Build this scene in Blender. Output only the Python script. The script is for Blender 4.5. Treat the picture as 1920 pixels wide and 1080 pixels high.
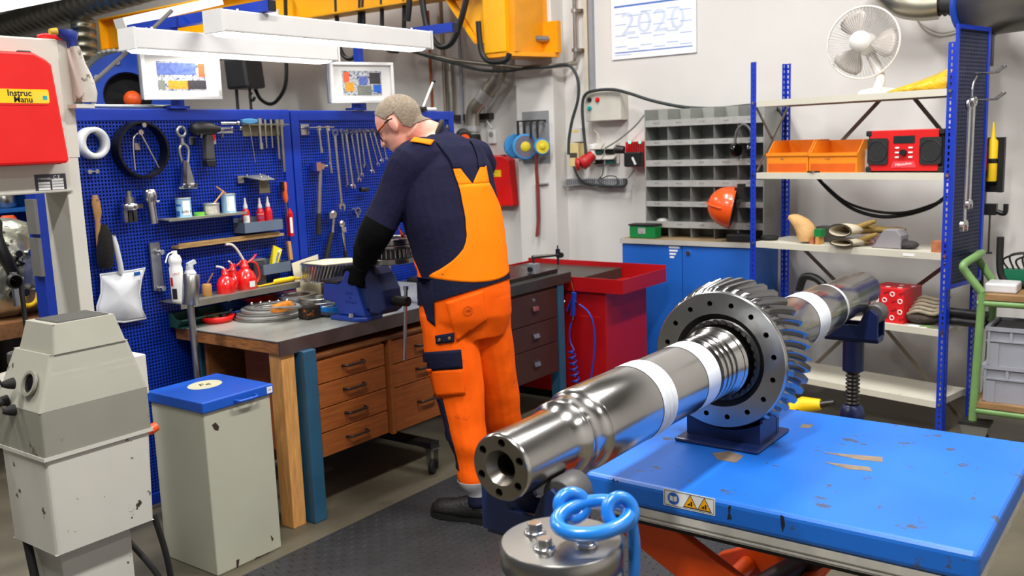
import bpy, bmesh, math, random
import numpy as np
from mathutils import Vector, Matrix, Euler
random.seed(7)
SC = bpy.context.scene
COL = SC.collection
for o in list(bpy.data.objects): bpy.data.objects.remove(o)

# ---------------------------------------------------------------- camera
FPX, PITCH, ROLL, YAW, EYE = 1757.0, math.radians(8.88), math.radians(-2.08), math.radians(36.73), 1.60
_fw = Vector((-math.sin(YAW)*math.cos(PITCH), math.cos(YAW)*math.cos(PITCH), -math.sin(PITCH)))
_rt = Vector((math.cos(YAW), math.sin(YAW), 0)); _up = _rt.cross(_fw)
_r2 = _rt*math.cos(ROLL) + _up*math.sin(ROLL); _u2 = -_rt*math.sin(ROLL) + _up*math.cos(ROLL)
CAM = Vector((0, 0, EYE))
cd = bpy.data.cameras.new('camera'); cam = bpy.data.objects.new('camera', cd); COL.objects.link(cam)
cd.sensor_width = 36.0; cd.lens = FPX/1920*36.0; cd.clip_start = .05; cd.clip_end = 100
cam.matrix_world = Matrix(((_r2.x, _u2.x, -_fw.x, CAM.x), (_r2.y, _u2.y, -_fw.y, CAM.y), (_r2.z, _u2.z, -_fw.z, CAM.z), (0, 0, 0, 1)))
cd.dof.use_dof = True; cd.dof.focus_distance = 2.9; cd.dof.aperture_fstop = 5.0
SC.camera = cam

# ---------------------------------------------------------------- light
w = bpy.data.worlds.new('hall_ambient'); SC.world = w; w.use_nodes = True
w.node_tree.nodes['Background'].inputs[0].default_value = (.93, .95, 1, 1)
w.node_tree.nodes['Background'].inputs[1].default_value = .13
def area(name, loc, size, energy, rot=(0, 0, 0), color=(1, .985, .96)):
    l = bpy.data.lights.new(name, 'AREA'); l.shape = 'RECTANGLE'; l.size, l.size_y = size; l.energy = energy; l.color = color
    o = bpy.data.objects.new(name, l); COL.objects.link(o); o.location = loc; o.rotation_euler = rot; return o
# rows of hall luminaires under the ceiling (their housings are built below)
HALL_LAMPS = [(-.6, .3), (-.6, 3.4), (-3.6, .3), (-3.2, 3.9), (1.6, 2.2), (-6.8, 1.0), (-7.0, 4.2)]
for i, (lx, ly) in enumerate(HALL_LAMPS):
    area('hall_lamp', (lx, ly, 4.07), (.26, 1.5), [140, 135, 100, 78, 40, 90, 70][i])
SC.view_settings.view_transform = 'Standard'; SC.view_settings.look = 'None'
SC.view_settings.exposure = 0.0; SC.view_settings.gamma = 1.0; SC.view_settings.use_curve_mapping = False

# ---------------------------------------------------------------- surveying: sight lines cut with a known plane of the room
def ray(x, y): return _fw*FPX + _r2*(x-960) + _u2*(540-y)
def onX(x, y, X): d = ray(x, y); return CAM + d*((X-CAM.x)/d.x)
def onY(x, y, Y): d = ray(x, y); return CAM + d*((Y-CAM.y)/d.y)
def onZ(x, y, Z): d = ray(x, y); return CAM + d*((Z-CAM.z)/d.z)
def at(x, y, d): return CAM + ray(x, y)*(d/FPX)

# ---------------------------------------------------------------- materials
def lin(c):
    f = lambda v: v/12.92 if v <= .04045 else ((v+.055)/1.055)**2.4
    return tuple(f(v/255) for v in c) + (1,)
MATS = {}
def mat(name, rgb, rough=.5, metal=0., var=.08, vscale=9., bump=0., bscale=60., spots=None, sscale=14., sthr=.68, emit=0., trans=0., stretch=None, rvar=.1, coat=0., alpha=1.):
    """procedural surface: base colour with tone variation, wear spots, fine relief"""
    if name in MATS: return MATS[name]
    m = bpy.data.materials.new(name); m.use_nodes = True; nt = m.node_tree; N = nt.nodes; L = nt.links
    b = N['Principled BSDF']; c = lin(rgb)
    b.inputs['Roughness'].default_value = rough; b.inputs['Metallic'].default_value = metal
    b.inputs['Coat Weight'].default_value = coat
    if trans: b.inputs['Transmission Weight'].default_value = trans
    if alpha < 1: b.inputs['Alpha'].default_value = alpha
    tc = N.new('ShaderNodeTexCoord'); mp = N.new('ShaderNodeMapping'); L.new(tc.outputs['Object'], mp.inputs[0])
    if stretch: mp.inputs['Scale'].default_value = stretch
    nz = N.new('ShaderNodeTexNoise'); nz.inputs['Scale'].default_value = vscale; nz.inputs['Detail'].default_value = 5
    L.new(mp.outputs[0], nz.inputs['Vector'])
    rp = N.new('ShaderNodeValToRGB'); rp.color_ramp.elements[0].position = .3; rp.color_ramp.elements[1].position = .7
    rp.color_ramp.elements[0].color = tuple(v*(1-var) for v in c[:3]) + (1,)
    rp.color_ramp.elements[1].color = tuple(min(1, v*(1+var)) for v in c[:3]) + (1,)
    L.new(nz.outputs['Fac'], rp.inputs[0]); out = rp.outputs[0]
    if spots is not None:
        n2 = N.new('ShaderNodeTexNoise'); n2.inputs['Scale'].default_value = sscale; n2.inputs['Detail'].default_value = 7; n2.inputs['Roughness'].default_value = .62
        L.new(mp.outputs[0], n2.inputs['Vector'])
        r2 = N.new('ShaderNodeValToRGB'); r2.color_ramp.elements[0].position = sthr; r2.color_ramp.elements[1].position = sthr+.03
        r2.color_ramp.elements[0].color = (0, 0, 0, 1); r2.color_ramp.elements[1].color = (1, 1, 1, 1)
        L.new(n2.outputs['Fac'], r2.inputs[0])
        mx = N.new('ShaderNodeMix'); mx.data_type = 'RGBA'; L.new(r2.outputs[0], mx.inputs[0]); L.new(out, mx.inputs[6])
        mx.inputs[7].default_value = lin(spots); out = mx.outputs[2]
    L.new(out, b.inputs['Base Color'])
    if rvar:
        mr = N.new('ShaderNodeMapRange'); mr.inputs[3].default_value = max(.02, rough-rvar); mr.inputs[4].default_value = min(1, rough+rvar)
        L.new(nz.outputs['Fac'], mr.inputs[0]); L.new(mr.outputs[0], b.inputs['Roughness'])
    if bump:
        nb = N.new('ShaderNodeTexNoise'); nb.inputs['Scale'].default_value = bscale; nb.inputs['Detail'].default_value = 3; L.new(mp.outputs[0], nb.inputs['Vector'])
        bp = N.new('ShaderNodeBump'); bp.inputs['Strength'].default_value = bump; bp.inputs['Distance'].default_value = .01
        L.new(nb.outputs['Fac'], bp.inputs['Height']); L.new(bp.outputs[0], b.inputs['Normal'])
    if emit:
        b.inputs['Emission Color'].default_value = c; b.inputs['Emission Strength'].default_value = emit
    MATS[name] = m; return m
def turned(name, rgb, rough=.24, axis=1, rings=260., var=.16):
    """turned steel: fine rings across the lathe axis (given axis of object space)"""
    m = mat(name, rgb, rough, 1.0, var, 3., rvar=.06); nt = m.node_tree; N = nt.nodes; L = nt.links; b = N['Principled BSDF']
    tc = N.new('ShaderNodeTexCoord'); sx = N.new('ShaderNodeSeparateXYZ'); L.new(tc.outputs['Object'], sx.inputs[0])
    cx = N.new('ShaderNodeCombineXYZ'); L.new(sx.outputs[axis], cx.inputs[0])
    nz = N.new('ShaderNodeTexNoise'); nz.inputs['Scale'].default_value = rings; nz.inputs['Detail'].default_value = 2; L.new(cx.outputs[0], nz.inputs['Vector'])
    bp = N.new('ShaderNodeBump'); bp.inputs['Strength'].default_value = .05; bp.inputs['Distance'].default_value = .001
    L.new(nz.outputs['Fac'], bp.inputs['Height']); L.new(bp.outputs[0], b.inputs['Normal']); return m
def wood(name, rgb, dark=.35, scale=(6, 1.2, 6), rough=.55):
    m = mat(name, rgb, rough, 0, dark, 7., bump=.12, bscale=40., stretch=scale); return m

# ---------------------------------------------------------------- mesh builder (world coordinates)
class MB:
    def __init__(s): s.v = []; s.f = []; s.m = []; s.sm = []; s.cur = 0
    def add(s, vs, fs, smooth=False, M=None):
        o = len(s.v)
        s.v += [tuple(M @ Vector(p)) if M else tuple(p) for p in vs]
        for f in fs: s.f.append(tuple(i+o for i in f)); s.m.append(s.cur); s.sm.append(smooth)
        return s
    def mi(s, i): s.cur = i; return s
    def box(s, c, d, M=None, rz=0.):
        x, y, z = (k/2 for k in d)
        R = Matrix.Translation(Vector(c)) @ Matrix.Rotation(rz, 4, 'Z')
        if M is not None: R = M @ R
        vs = [(-x, -y, -z), (x, -y, -z), (x, y, -z), (-x, y, -z), (-x, -y, z), (x, -y, z), (x, y, z), (-x, y, z)]
        return s.add(vs, [(0, 3, 2, 1), (4, 5, 6, 7), (0, 1, 5, 4), (1, 2, 6, 5), (2, 3, 7, 6), (3, 0, 4, 7)], False, R)
    def b2(s, x0, x1, y0, y1, z0, z1): return s.box(((x0+x1)/2, (y0+y1)/2, (z0+z1)/2), (abs(x1-x0), abs(y1-y0), abs(z1-z0)))
    def hexa(s, bot, top):
        vs = list(bot)+list(top); n = len(bot)
        fs = [tuple(range(n-1, -1, -1)), tuple(range(n, 2*n))] + [(i, (i+1) % n, n+(i+1) % n, n+i) for i in range(n)]
        return s.add(vs, fs)
    def beam(s, a, b, wx, wz, up=(0, 0, 1)):
        a, b = Vector(a), Vector(b); d = (b-a); L = d.length; d.normalize(); u = Vector(up)
        r = d.cross(u)
        if r.length < 1e-4: r = d.cross(Vector((1, 0, 0)))
        r.normalize(); u = r.cross(d)
        M = Matrix(((r.x, d.x, u.x, a.x), (r.y, d.y, u.y, a.y), (r.z, d.z, u.z, a.z), (0, 0, 0, 1)))
        return s.box((0, L/2, 0), (wx, L, wz), M)
    def lathe(s, prof, a=(0, 0, 0), d=(0, 0, 1), seg=24, smooth=True, closed=False, M=None, cap=True):
        """prof: list of (r, t) along axis d from a"""
        d = Vector(d).normalized(); a = Vector(a)
        u = d.cross(Vector((0, 0, 1)))
        if u.length < 1e-4: u = Vector((1, 0, 0))
        u.normalize(); w_ = d.cross(u); vs = []; fs = []; n = len(prof)
        for r, t in prof:
            for k in range(seg):
                an = 2*math.pi*k/seg; vs.append(a + d*t + (u*math.cos(an) + w_*math.sin(an))*r)
        for i in range(n-1 if not closed else n):
            j = (i+1) % n
            for k in range(seg):
                k2 = (k+1) % seg; fs.append((i*seg+k, i*seg+k2, j*seg+k2, j*seg+k))
        s.add(vs, fs, smooth, M)
        if not closed and cap:
            if prof[0][0] > 1e-5: s.add(vs[:seg], [tuple(range(seg-1, -1, -1))], False, M)
            if prof[-1][0] > 1e-5: s.add(vs[-seg:], [tuple(range(seg))], False, M)
        return s
    def cyl(s, a, b, r0, r1=None, seg=16, smooth=True):
        a, b = Vector(a), Vector(b); return s.lathe([(r0, 0), (r0 if r1 is None else r1, (b-a).length)], a, b-a, seg, smooth)
    def ring(s, c, d, ri, ro, h, seg=32, ch=0.):
        if ch: return s.lathe([(ri, ch), (ri+ch, 0), (ro-ch, 0), (ro, ch), (ro, h-ch), (ro-ch, h), (ri+ch, h), (ri, h-ch)], c, d, seg, False, True)
        return s.lathe([(ri, 0), (ro, 0), (ro, h), (ri, h)], c, d, seg, False, True)
    def tube(s, pts, r, seg=8, smooth=True, closed=False):
        P = [Vector(p) for p in pts]; n = len(P); vs = []; fs = []; pu = None
        for i, p in enumerate(P):
            t = (P[(i+1) % n]-P[i-1]) if closed else (P[min(i+1, n-1)]-P[max(i-1, 0)])
            t.normalize()
            if pu is None:
                pu = t.cross(Vector((0, 0, 1)))
                if pu.length < 1e-3: pu = t.cross(Vector((1, 0, 0)))
            u = (pu - t*pu.dot(t)).normalized(); pu = u; w_ = t.cross(u); rr = r[i] if isinstance(r, (list, tuple)) else r
            for k in range(seg):
                an = 2*math.pi*k/seg; vs.append(p + (u*math.cos(an) + w_*math.sin(an))*rr)
        for i in range(n if closed else n-1):
            j = (i+1) % n
            for k in range(seg):
                k2 = (k+1) % seg; fs.append((i*seg+k, i*seg+k2, j*seg+k2, j*seg+k))
        s.add(vs, fs, smooth)
        if not closed: s.add(vs[:seg], [tuple(range(seg-1, -1, -1))]); s.add(vs[-seg:], [tuple(range(seg))])
        return s
    def sph(s, c, r, seg=16, rings=10, M=None):
        r = (r, r, r) if not isinstance(r, (tuple, list)) else r
        vs = []; fs = []
        for i in range(rings+1):
            th = math.pi*i/rings
            for k in range(seg):
                an = 2*math.pi*k/seg; vs.append((c[0]+r[0]*math.sin(th)*math.cos(an), c[1]+r[1]*math.sin(th)*math.sin(an), c[2]+r[2]*math.cos(th)))
        for i in range(rings):
            for k in range(seg):
                k2 = (k+1) % seg; fs.append((i*seg+k, (i+1)*seg+k, (i+1)*seg+k2, i*seg+k2))
        return s.add(vs, fs, True, M)
    def prism(s, poly, M, h, smooth=False):
        """polygon (x, y) extruded 0..h along z of frame M"""
        n = len(poly); vs = [(p[0], p[1], 0) for p in poly] + [(p[0], p[1], h) for p in poly]
        fs = [tuple(range(n-1, -1, -1)), tuple(range(n, 2*n))] + [(i, (i+1) % n, n+(i+1) % n, n+i) for i in range(n)]
        return s.add(vs, fs, smooth, M)
    def loft(s, rings, smooth=True, cap=True, M=None):
        n = len(rings[0]); vs = [p for r in rings for p in r]; fs = []
        for i in range(len(rings)-1):
            for k in range(n):
                k2 = (k+1) % n; fs.append((i*n+k, i*n+k2, (i+1)*n+k2, (i+1)*n+k))
        s.add(vs, fs, smooth, M)
        if cap: s.add(rings[0], [tuple(range(n-1, -1, -1))], False, M); s.add(rings[-1], [tuple(range(n))], False, M)
        return s
    def torus(s, c, d, R, r, seg=32, ts=10, a0=0., a1=2*math.pi, sx=1., u=None):
        d = Vector(d).normalized(); c = Vector(c)
        if u is None:
            u = d.cross(Vector((0, 0, 1)))
            if u.length < 1e-4: u = Vector((1, 0, 0))
        u = (Vector(u) - d*Vector(u).dot(d)).normalized(); w_ = d.cross(u); full = abs(a1-a0) > 6.28
        n = seg if full else seg+1
        return s.tube([c + (u*math.cos(a0+(a1-a0)*i/seg)*sx + w_*math.sin(a0+(a1-a0)*i/seg))*R for i in range(n)], r, ts, True, full)
    def mesh(s, name, mats, origin=None, fix=True):
        me = bpy.data.meshes.new(name); o = Vector(origin) if origin is not None else Vector((0, 0, 0))
        me.from_pydata([tuple(Vector(p)-o) for p in s.v], [], s.f)
        for m_ in (mats if isinstance(mats, (list, tuple)) else [mats]): me.materials.append(m_)
        me.polygons.foreach_set('material_index', s.m); me.polygons.foreach_set('use_smooth', s.sm)
        if fix:
            bm = bmesh.new(); bm.from_mesh(me); bmesh.ops.recalc_face_normals(bm, faces=bm.faces); bm.to_mesh(me); bm.free()
        me.update(); return me
XF = {}
def put(o, label=None, cat=None, group=None, kind=None):
    if label: o['label'] = label
    if cat: o['category'] = cat
    if group: o['group'] = group
    if kind: o['kind'] = kind
    return o
def thing(name, label, cat, loc, group=None):
    o = bpy.data.objects.new(name, None); COL.objects.link(o); o.location = loc; o.empty_display_size = .05
    XF[o.name] = Vector(loc); return put(o, label, cat, group)
def part(name, mb, mats, parent, label=None, bevel=0., kind=None, fix=True, segs=2, auto=True):
    """mesh in world coordinates hung below its parent; sub-parts get the same origin as their part"""
    og = XF[parent.name]; me = mb.mesh(name, mats, og, fix)
    o = bpy.data.objects.new(name, me); COL.objects.link(o); o.parent = parent; XF[o.name] = og
    _bev(o, bevel, segs); return put(o, label, kind=kind)
def _bev(o, bevel, segs=2):
    if bevel:
        b = o.modifiers.new('edge', 'BEVEL'); b.width = bevel; b.segments = segs; b.limit_method = 'ANGLE'; b.angle_limit = math.radians(40); b.harden_normals = False
def solo(name, mb, mats, label, cat, group=None, bevel=0., kind=None, segs=2, fix=True):
    """a thing that is one mesh; origin at its base"""
    A = np.array([tuple(p) for p in mb.v]); lo, hi = A.min(0), A.max(0); og = Vector(((lo[0]+hi[0])/2, (lo[1]+hi[1])/2, lo[2]))
    o = bpy.data.objects.new(name, mb.mesh(name, mats, og, fix)); COL.objects.link(o); o.location = og; XF[o.name] = og
    _bev(o, bevel, segs); return put(o, label, cat, group, kind)
def struct(name, mb, mats, label=None, bevel=0.):
    return solo(name, mb, mats, label, None, kind='structure', bevel=bevel)
def copy_thing(src, loc, label=None, rz=None):
    c = src.copy(); COL.objects.link(c); c.location = loc; XF[c.name] = Vector(loc)
    if rz is not None: c.rotation_euler = (0, 0, rz)
    if label: c['label'] = label
    for ch in [o for o in bpy.data.objects if o.parent == src]:
        k = ch.copy(); COL.objects.link(k); k.parent = c
        for g in [o for o in bpy.data.objects if o.parent == ch]:
            k2 = g.copy(); COL.objects.link(k2); k2.parent = k
    return c
def frame(o, x, n):
    """matrix with origin o, x axis x, z axis n"""
    x = Vector(x).normalized(); n = Vector(n); n = (n - x*n.dot(x)).normalized(); y = n.cross(x); o = Vector(o)
    return Matrix(((x.x, y.x, n.x, o.x), (x.y, y.y, n.y, o.y), (x.z, y.z, n.z, o.z), (0, 0, 0, 1)))
def text(name, string, size, M, m, parent, depth=.0004, align='CENTER', sx=1., bold=0.):
    cu = bpy.data.curves.new('tmp', 'FONT'); cu.body = string; cu.size = size; cu.align_x = align; cu.align_y = 'CENTER'; cu.extrude = depth; cu.offset = bold
    cu.resolution_u = 2
    t = bpy.data.objects.new('tmp', cu); COL.objects.link(t)
    me = bpy.data.meshes.new_from_object(t.evaluated_get(bpy.context.evaluated_depsgraph_get())); bpy.data.objects.remove(t); bpy.data.curves.remove(cu)
    me.name = name; og = XF[parent.name]; me.transform(Matrix.Translation(-og) @ M @ Matrix.Diagonal((sx, 1, 1, 1))); me.materials.clear(); me.materials.append(m)
    o = bpy.data.objects.new(name, me); COL.objects.link(o); o.parent = parent; XF[o.name] = og; return o
def catmull(pts, n=8, closed=False):
    P = [Vector(p) for p in pts]; out = []; N = len(P)
    for i in range(N if closed else N-1):
        g = lambda k: P[k % N] if closed else P[max(0, min(N-1, k))]
        a, b, c, d = g(i-1), g(i), g(i+1), g(i+2)
        for j in range(n):
            t = j/n; out.append(.5*((2*b) + (c-a)*t + (2*a-5*b+4*c-d)*t*t + (3*b-a-3*c+d)*t**3))
    if not closed: out.append(P[-1])
    return out
def hexpoly(r, n=6, a=0.): return [(r*math.cos(a+2*math.pi*k/n), r*math.sin(a+2*math.pi*k/n)) for k in range(n)]
def rect(w_, h, cx=0., cy=0.): return [(cx-w_/2, cy-h/2), (cx+w_/2, cy-h/2), (cx+w_/2, cy+h/2), (cx-w_/2, cy+h/2)]
def rrect(w_, h, r, n=4, cx=0., cy=0.):
    out = []
    for sx, sy, a in ((1, -1, -90), (1, 1, 0), (-1, 1, 90), (-1, -1, 180)):
        for k in range(n+1):
            t = math.radians(a+90*k/n); out.append((cx+sx*(w_/2-r)+r*math.cos(t), cy+sy*(h/2-r)+r*math.sin(t)))
    return out
X, Y, Z = Vector((1, 0, 0)), Vector((0, 1, 0)), Vector((0, 0, 1))
# common stuffs
STEEL = mat('brushed_steel', (176, 174, 170), .3, 1., .14, 12.)
CHROME = mat('chrome_tool_steel', (205, 205, 205), .2, 1., .1, 20.)
DARKST = mat('dark_steel', (84, 82, 80), .42, 1., .2, 12.)
BLACK = mat('black_plastic', (22, 22, 23), .45, 0, .1)
BLACKR = mat('black_rubber', (20, 20, 20), .75, 0, .1)
WHITE = mat('white_plastic', (232, 231, 228), .45, 0, .03)
RED = mat('red_paint', (196, 14, 16), .32, 0, .08)
REDP = mat('red_plastic', (226, 20, 18), .4, 0, .05)
BLUE = mat('blue_panel_paint', (10, 54, 172), .42, 0, .06, spots=None)
BLUEB = mat('bright_blue_paint', (18, 100, 205), .4, 0, .08)
NAVYP = mat('dark_blue_paint', (22, 38, 84), .35, 0, .12)
ORANGE = mat('orange_paint', (228, 82, 14), .42, 0, .08)
YELLOW = mat('yellow_paint', (246, 172, 8), .4, 0, .05)
LABELY = mat('yellow_label', (248, 204, 10), .5, 0, .03)
LABELW = mat('white_label', (238, 238, 236), .55, 0, .02)
PRINT = mat('black_print', (18, 18, 20), .6, 0, 0.)
BEIGE = mat('beige_enamel', (204, 202, 190), .45, 0, .05)
GREYPL = mat('grey_plastic', (150, 152, 160), .5, 0, .06)
# ================================================================ ROOM
YW, XL = 5.95, -18.
FLOORM = mat('concrete_floor', (94, 88, 72), .55, 0, .2, 3.5, bump=.08, bscale=90, spots=(78, 74, 64), sscale=9, sthr=.64, coat=.1)
WALLM = mat('white_wall_paint', (217, 214, 210), .75, 0, .035, 2.5, bump=.1, bscale=140, spots=(190, 184, 178), sscale=11, sthr=.74)
CEILM = mat('grey_ceiling_sheet', (120, 118, 112), .8, 0, .08)
struct('floor', MB().b2(XL, 3.2, -2.5, YW+.2, -.12, 0), FLOORM)
struct('wall_back', MB().b2(XL, 3.2, YW, YW+.2, 0, 4.2), WALLM)
struct('wall_left', MB().b2(XL-.2, XL, -2.5, YW+.2, 0, 4.2), WALLM)
struct('wall_right', MB().b2(3.2, 3.4, -2.5, YW+.2, 0, 4.2), WALLM)
struct('ceiling', MB().b2(XL-.2, 3.4, -2.5, YW+.2, 4.2, 4.3), CEILM)
struct('trim_1', MB().b2(-4.22, -3.885, 5.79, YW, 0, 4.2), WALLM, 'white plastered pilaster on the back wall', bevel=.008)
for i, (lx, ly) in enumerate(HALL_LAMPS):
    t = thing('ceiling_luminaire', ['white ceiling luminaire above the open floor', 'white ceiling luminaire above the lift table', 'white ceiling luminaire above the press', 'white ceiling luminaire above the workbench', 'white ceiling luminaire at the right', 'white ceiling luminaire far left', 'white ceiling luminaire behind the pegboard'][i], 'lamp', (lx, ly, 4.09), 'hall ceiling luminaires')
    part('housing', MB().hexa([(lx-.15, ly-.8, 4.1), (lx+.15, ly-.8, 4.1), (lx+.15, ly+.8, 4.1), (lx-.15, ly+.8, 4.1)], [(lx-.06, ly-.8, 4.2), (lx+.06, ly-.8, 4.2), (lx+.06, ly+.8, 4.2), (lx-.06, ly+.8, 4.2)]), WHITE, t)
    for s in (-.07, .07): part('tube', MB().cyl((lx+s, ly-.76, 4.09), (lx+s, ly+.76, 4.09), .014, seg=10), mat('lit_tube', (255, 250, 240), .4, emit=9., var=0), t)

# rubber mat with raised lozenge studs
MATM = mat('black_rubber_mat', (44, 45, 47), .5, 0, .15, 6., bump=.05, bscale=200)
a = onZ(462, 1080, 0); b = onZ(850, 893, 0); mx0 = (a.x+b.x)/2
mat_t = thing('floor_mat', 'black rubber tread mat on the floor along the workbench', 'mat', (-2.1, 2.6, 0))
MX0, MX1, MY0, MY1 = mx0, -1.28, .7, 4.45
part('sheet', MB().b2(MX0, MX1, MY0, MY1, 0, .008), MATM, mat_t, bevel=.004)
q = MB(); p_ = .036; nx = int((MX1-MX0)/p_)-1; ny = int((MY1-MY0)/p_)-1
for i in range(nx):
    for j in range(ny):
        cx, cy = MX0+.03+i*p_, MY0+.03+j*p_
        l_, s_ = (.0145, .0042) if (i+j) % 2 else (.0042, .0145)
        q.add([(cx-l_, cy, .008), (cx, cy-s_, .008), (cx+l_, cy, .008), (cx, cy+s_, .008), (cx-l_*.6, cy, .0105), (cx+l_*.6, cy, .0105)], [(0, 1, 5, 4), (1, 2, 5), (2, 3, 4, 5), (3, 0, 4)])
part('stud', q, MATM, mat_t, kind='stuff', fix=False)

# ================================================================ LIFT TABLE
TZ = .70; TX0, TX1, TY0, TY1 = -1.325, -.340, 2.075, 2.93
TBL = mat('worn_blue_table_paint', (28, 108, 208), .4, 0, .09, 4., bump=.04, bscale=160, spots=(70, 78, 100), sscale=13., sthr=.62, rvar=.12)
ALU = mat('aluminium_strip', (206, 202, 192), .42, .25, .12, 14.)
lt = thing('lift_table', 'blue steel scissor lift table carrying the large gear', 'table', ((TX0+TX1)/2, (TY0+TY1)/2, 0))
part('tabletop', MB().b2(TX0, TX1, TY0, TY1, TZ-.068, TZ), TBL, lt, bevel=.014, segs=3)
q = MB(); e_ = .012
for k, (zt, zb, e) in enumerate(((TZ-.0685, TZ-.088, .004), (TZ-.089, TZ-.094, .009), (TZ-.095, TZ-.1, .006), (TZ-.101, TZ-.106, .009))):
    q.b2(TX0+e, TX1-e, TY0+e, TY0+e+.02, zb, zt).b2(TX0+e, TX1-e, TY1-e-.02, TY1-e, zb, zt).b2(TX0+e, TX0+e+.02, TY0+e+.021, TY1-e-.021, zb, zt).b2(TX1-e-.02, TX1-e, TY0+e+.021, TY1-e-.021, zb, zt)
part('toe_guard_strip', q, ALU, lt, 'ribbed aluminium guard strip')
# brown scrape marks left on the paint (thin film)
SCR = mat('scraped_primer', (128, 112, 96), .6, 0, .2, 30.)
for (pts) in ([(1540, 848), (1655, 857), (1655, 867), (1610, 862)], [(1543, 866), (1630, 876), (1636, 884), (1590, 880)], [(1505, 795), (1525, 797), (1518, 803), (1500, 802)], [(1335, 850), (1368, 846), (1395, 855), (1380, 868), (1345, 862)]):
    P = [onZ(x, y, TZ) for x, y in pts]; part('scrape_mark', MB().add([(p.x, p.y, TZ+.0006) for p in P], [tuple(range(len(P)))]), SCR, lt)
for (pts) in ([(1365, 950), (1371, 947), (1369, 962), (1373, 973), (1363, 974), (1366, 962)], [(1463, 965), (1470, 968), (1472, 985), (1467, 999), (1464, 982)], [(1148, 899), (1152, 897), (1151, 904)], [(1156, 901), (1159, 900), (1158, 905)]):
    P = [onY(x, y, TY0) for x, y in pts]; part('paint_chip', MB().add([(p.x, TY0-.0006, p.z) for p in P], [tuple(range(len(P)))]), mat('bare_primer', (24, 26, 34), .7, 0, .1), lt)
# warning label on the front skirt
lab = [onY(x, y, TY0) for x, y in ((1244, 914), (1341, 936), (1341, 968), (1244, 945))]
lx0, lx1 = lab[0].x, lab[1].x; lz0, lz1 = (lab[2].z+lab[3].z)/2, (lab[0].z+lab[1].z)/2; lw, lh = lx1-lx0, lz1-lz0
M = frame(((lx0+lx1)/2, TY0-.0005, (lz0+lz1)/2), X, -Y)
wl = part('warning_label', MB().prism(rrect(lw, lh, .002), M, .0008), LABELW, lt, 'white safety label with a blue disc and two yellow triangles')
q = MB()
for (w_, h_, cx, cy) in ((lw*.95, .0012, 0, lh*.43), (lw*.95, .0012, 0, -lh*.43), (.0012, lh*.86, -lw*.475, 0), (.0012, lh*.86, lw*.475, 0)): q.prism(rect(w_, h_, cx, cy), M @ Matrix.Translation((0, 0, .0008)), .0003)
part('label_border', q, PRINT, wl)
q = MB().prism([(lh*.36*math.cos(k*.2618)-lw*.3, lh*.36*math.sin(k*.2618)) for k in range(24)], M @ Matrix.Translation((0, 0, .0009)), .0004); part('blue_disc', q, mat('label_blue', (40, 104, 200), .5), wl)
q = MB()
for s in (-1, 1): q.prism([(-lw*.3+s*.001, lh*.12), (-lw*.3+s*lh*.22, lh*.17), (-lw*.3+s*lh*.22, -lh*.12), (-lw*.3+s*.001, -lh*.17)], M @ Matrix.Translation((0, 0, .0014)), .0003)
part('book_symbol', q, LABELW, wl)
for k, cx in enumerate((.03, .3)):
    tri = lambda s, cx=cx: [(cx*lw-s*lh*.4, -s*lh*.33), (cx*lw+s*lh*.4, -s*lh*.33), (cx*lw, s*lh*.4)]
    part('triangle_border', MB().prism(tri(1.12), M @ Matrix.Translation((0, 0, .0009)), .0003), PRINT, wl)
    part('warning_triangle', MB().prism(tri(.92), M @ Matrix.Translation((0, 0, .0013)), .0003), mat('label_amber', (250, 176, 10), .5), wl)
    q = MB(); q.prism(rect(lh*.1, lh*.26, cx*lw+lh*.08, -lh*.1), M @ Matrix.Translation((0, 0, .0017)), .0003).prism([(cx*lw-lh*.2, -lh*.2), (cx*lw, -lh*.22), (cx*lw-lh*.02, -lh*.05)], M @ Matrix.Translation((0, 0, .0017)), .0003)
    part('hazard_symbol', q, PRINT, wl)
# scissor mechanism
OR2 = mat('orange_scissor_paint', (226, 78, 10), .4, 0, .1, 5., spots=(40, 30, 24), sscale=10, sthr=.72)
for yy in (TY0+.1, TY1-.13):
    part('scissor_arm', MB().beam((TX0+.07, yy, TZ-.13), (TX1-.06, yy, .13), .035, .12, up=(0, 0, 1)), OR2, lt, bevel=.006)
    part('scissor_arm', MB().beam((TX0+.07, yy+.05, .13), (TX1-.06, yy+.05, TZ-.15), .035, .1, up=(0, 0, 1)), OR2, lt, bevel=.006)
part('pivot_tube', MB().cyl((TX0+.16, TY0+.05, .17), (TX0+.16, TY1-.05, .17), .028), OR2, lt)
part('pivot_tube', MB().cyl(((TX0+TX1)/2, TY0+.05, .35), ((TX0+TX1)/2, TY1-.05, .35), .024), OR2, lt)
part('hydraulic_ram', MB().cyl((TX0+.2, 2.5, .16), (-.72, 2.5, .5), .035).cyl((-.72, 2.5, .5), (-.6, 2.5, .59), .02), DARKST, lt)
part('base_frame', MB().b2(TX0+.02, TX1-.02, TY0+.04, TY0+.12, .02, .08).b2(TX0+.02, TX1-.02, TY1-.12, TY1-.04, .02, .08).b2(TX0+.02, TX0+.1, TY0+.121, TY1-.121, .02, .08).b2(TX1-.1, TX1-.02, TY0+.121, TY1-.121, .02, .08).b2(TX0+.02, TX0+.1, TY0+.04, TY1-.04, 0, .0195).b2(TX1-.1, TX1-.02, TY0+.04, TY1-.04, 0, .0195), TBL, lt, bevel=.005)
for yy in (TY0+.06, TY1-.14): part('upper_rail', MB().b2(TX0+.03, TX1-.03, yy, yy+.08, TZ-.14, TZ-.107), mat('black_grease', (26, 24, 22), .5), lt)
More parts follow.
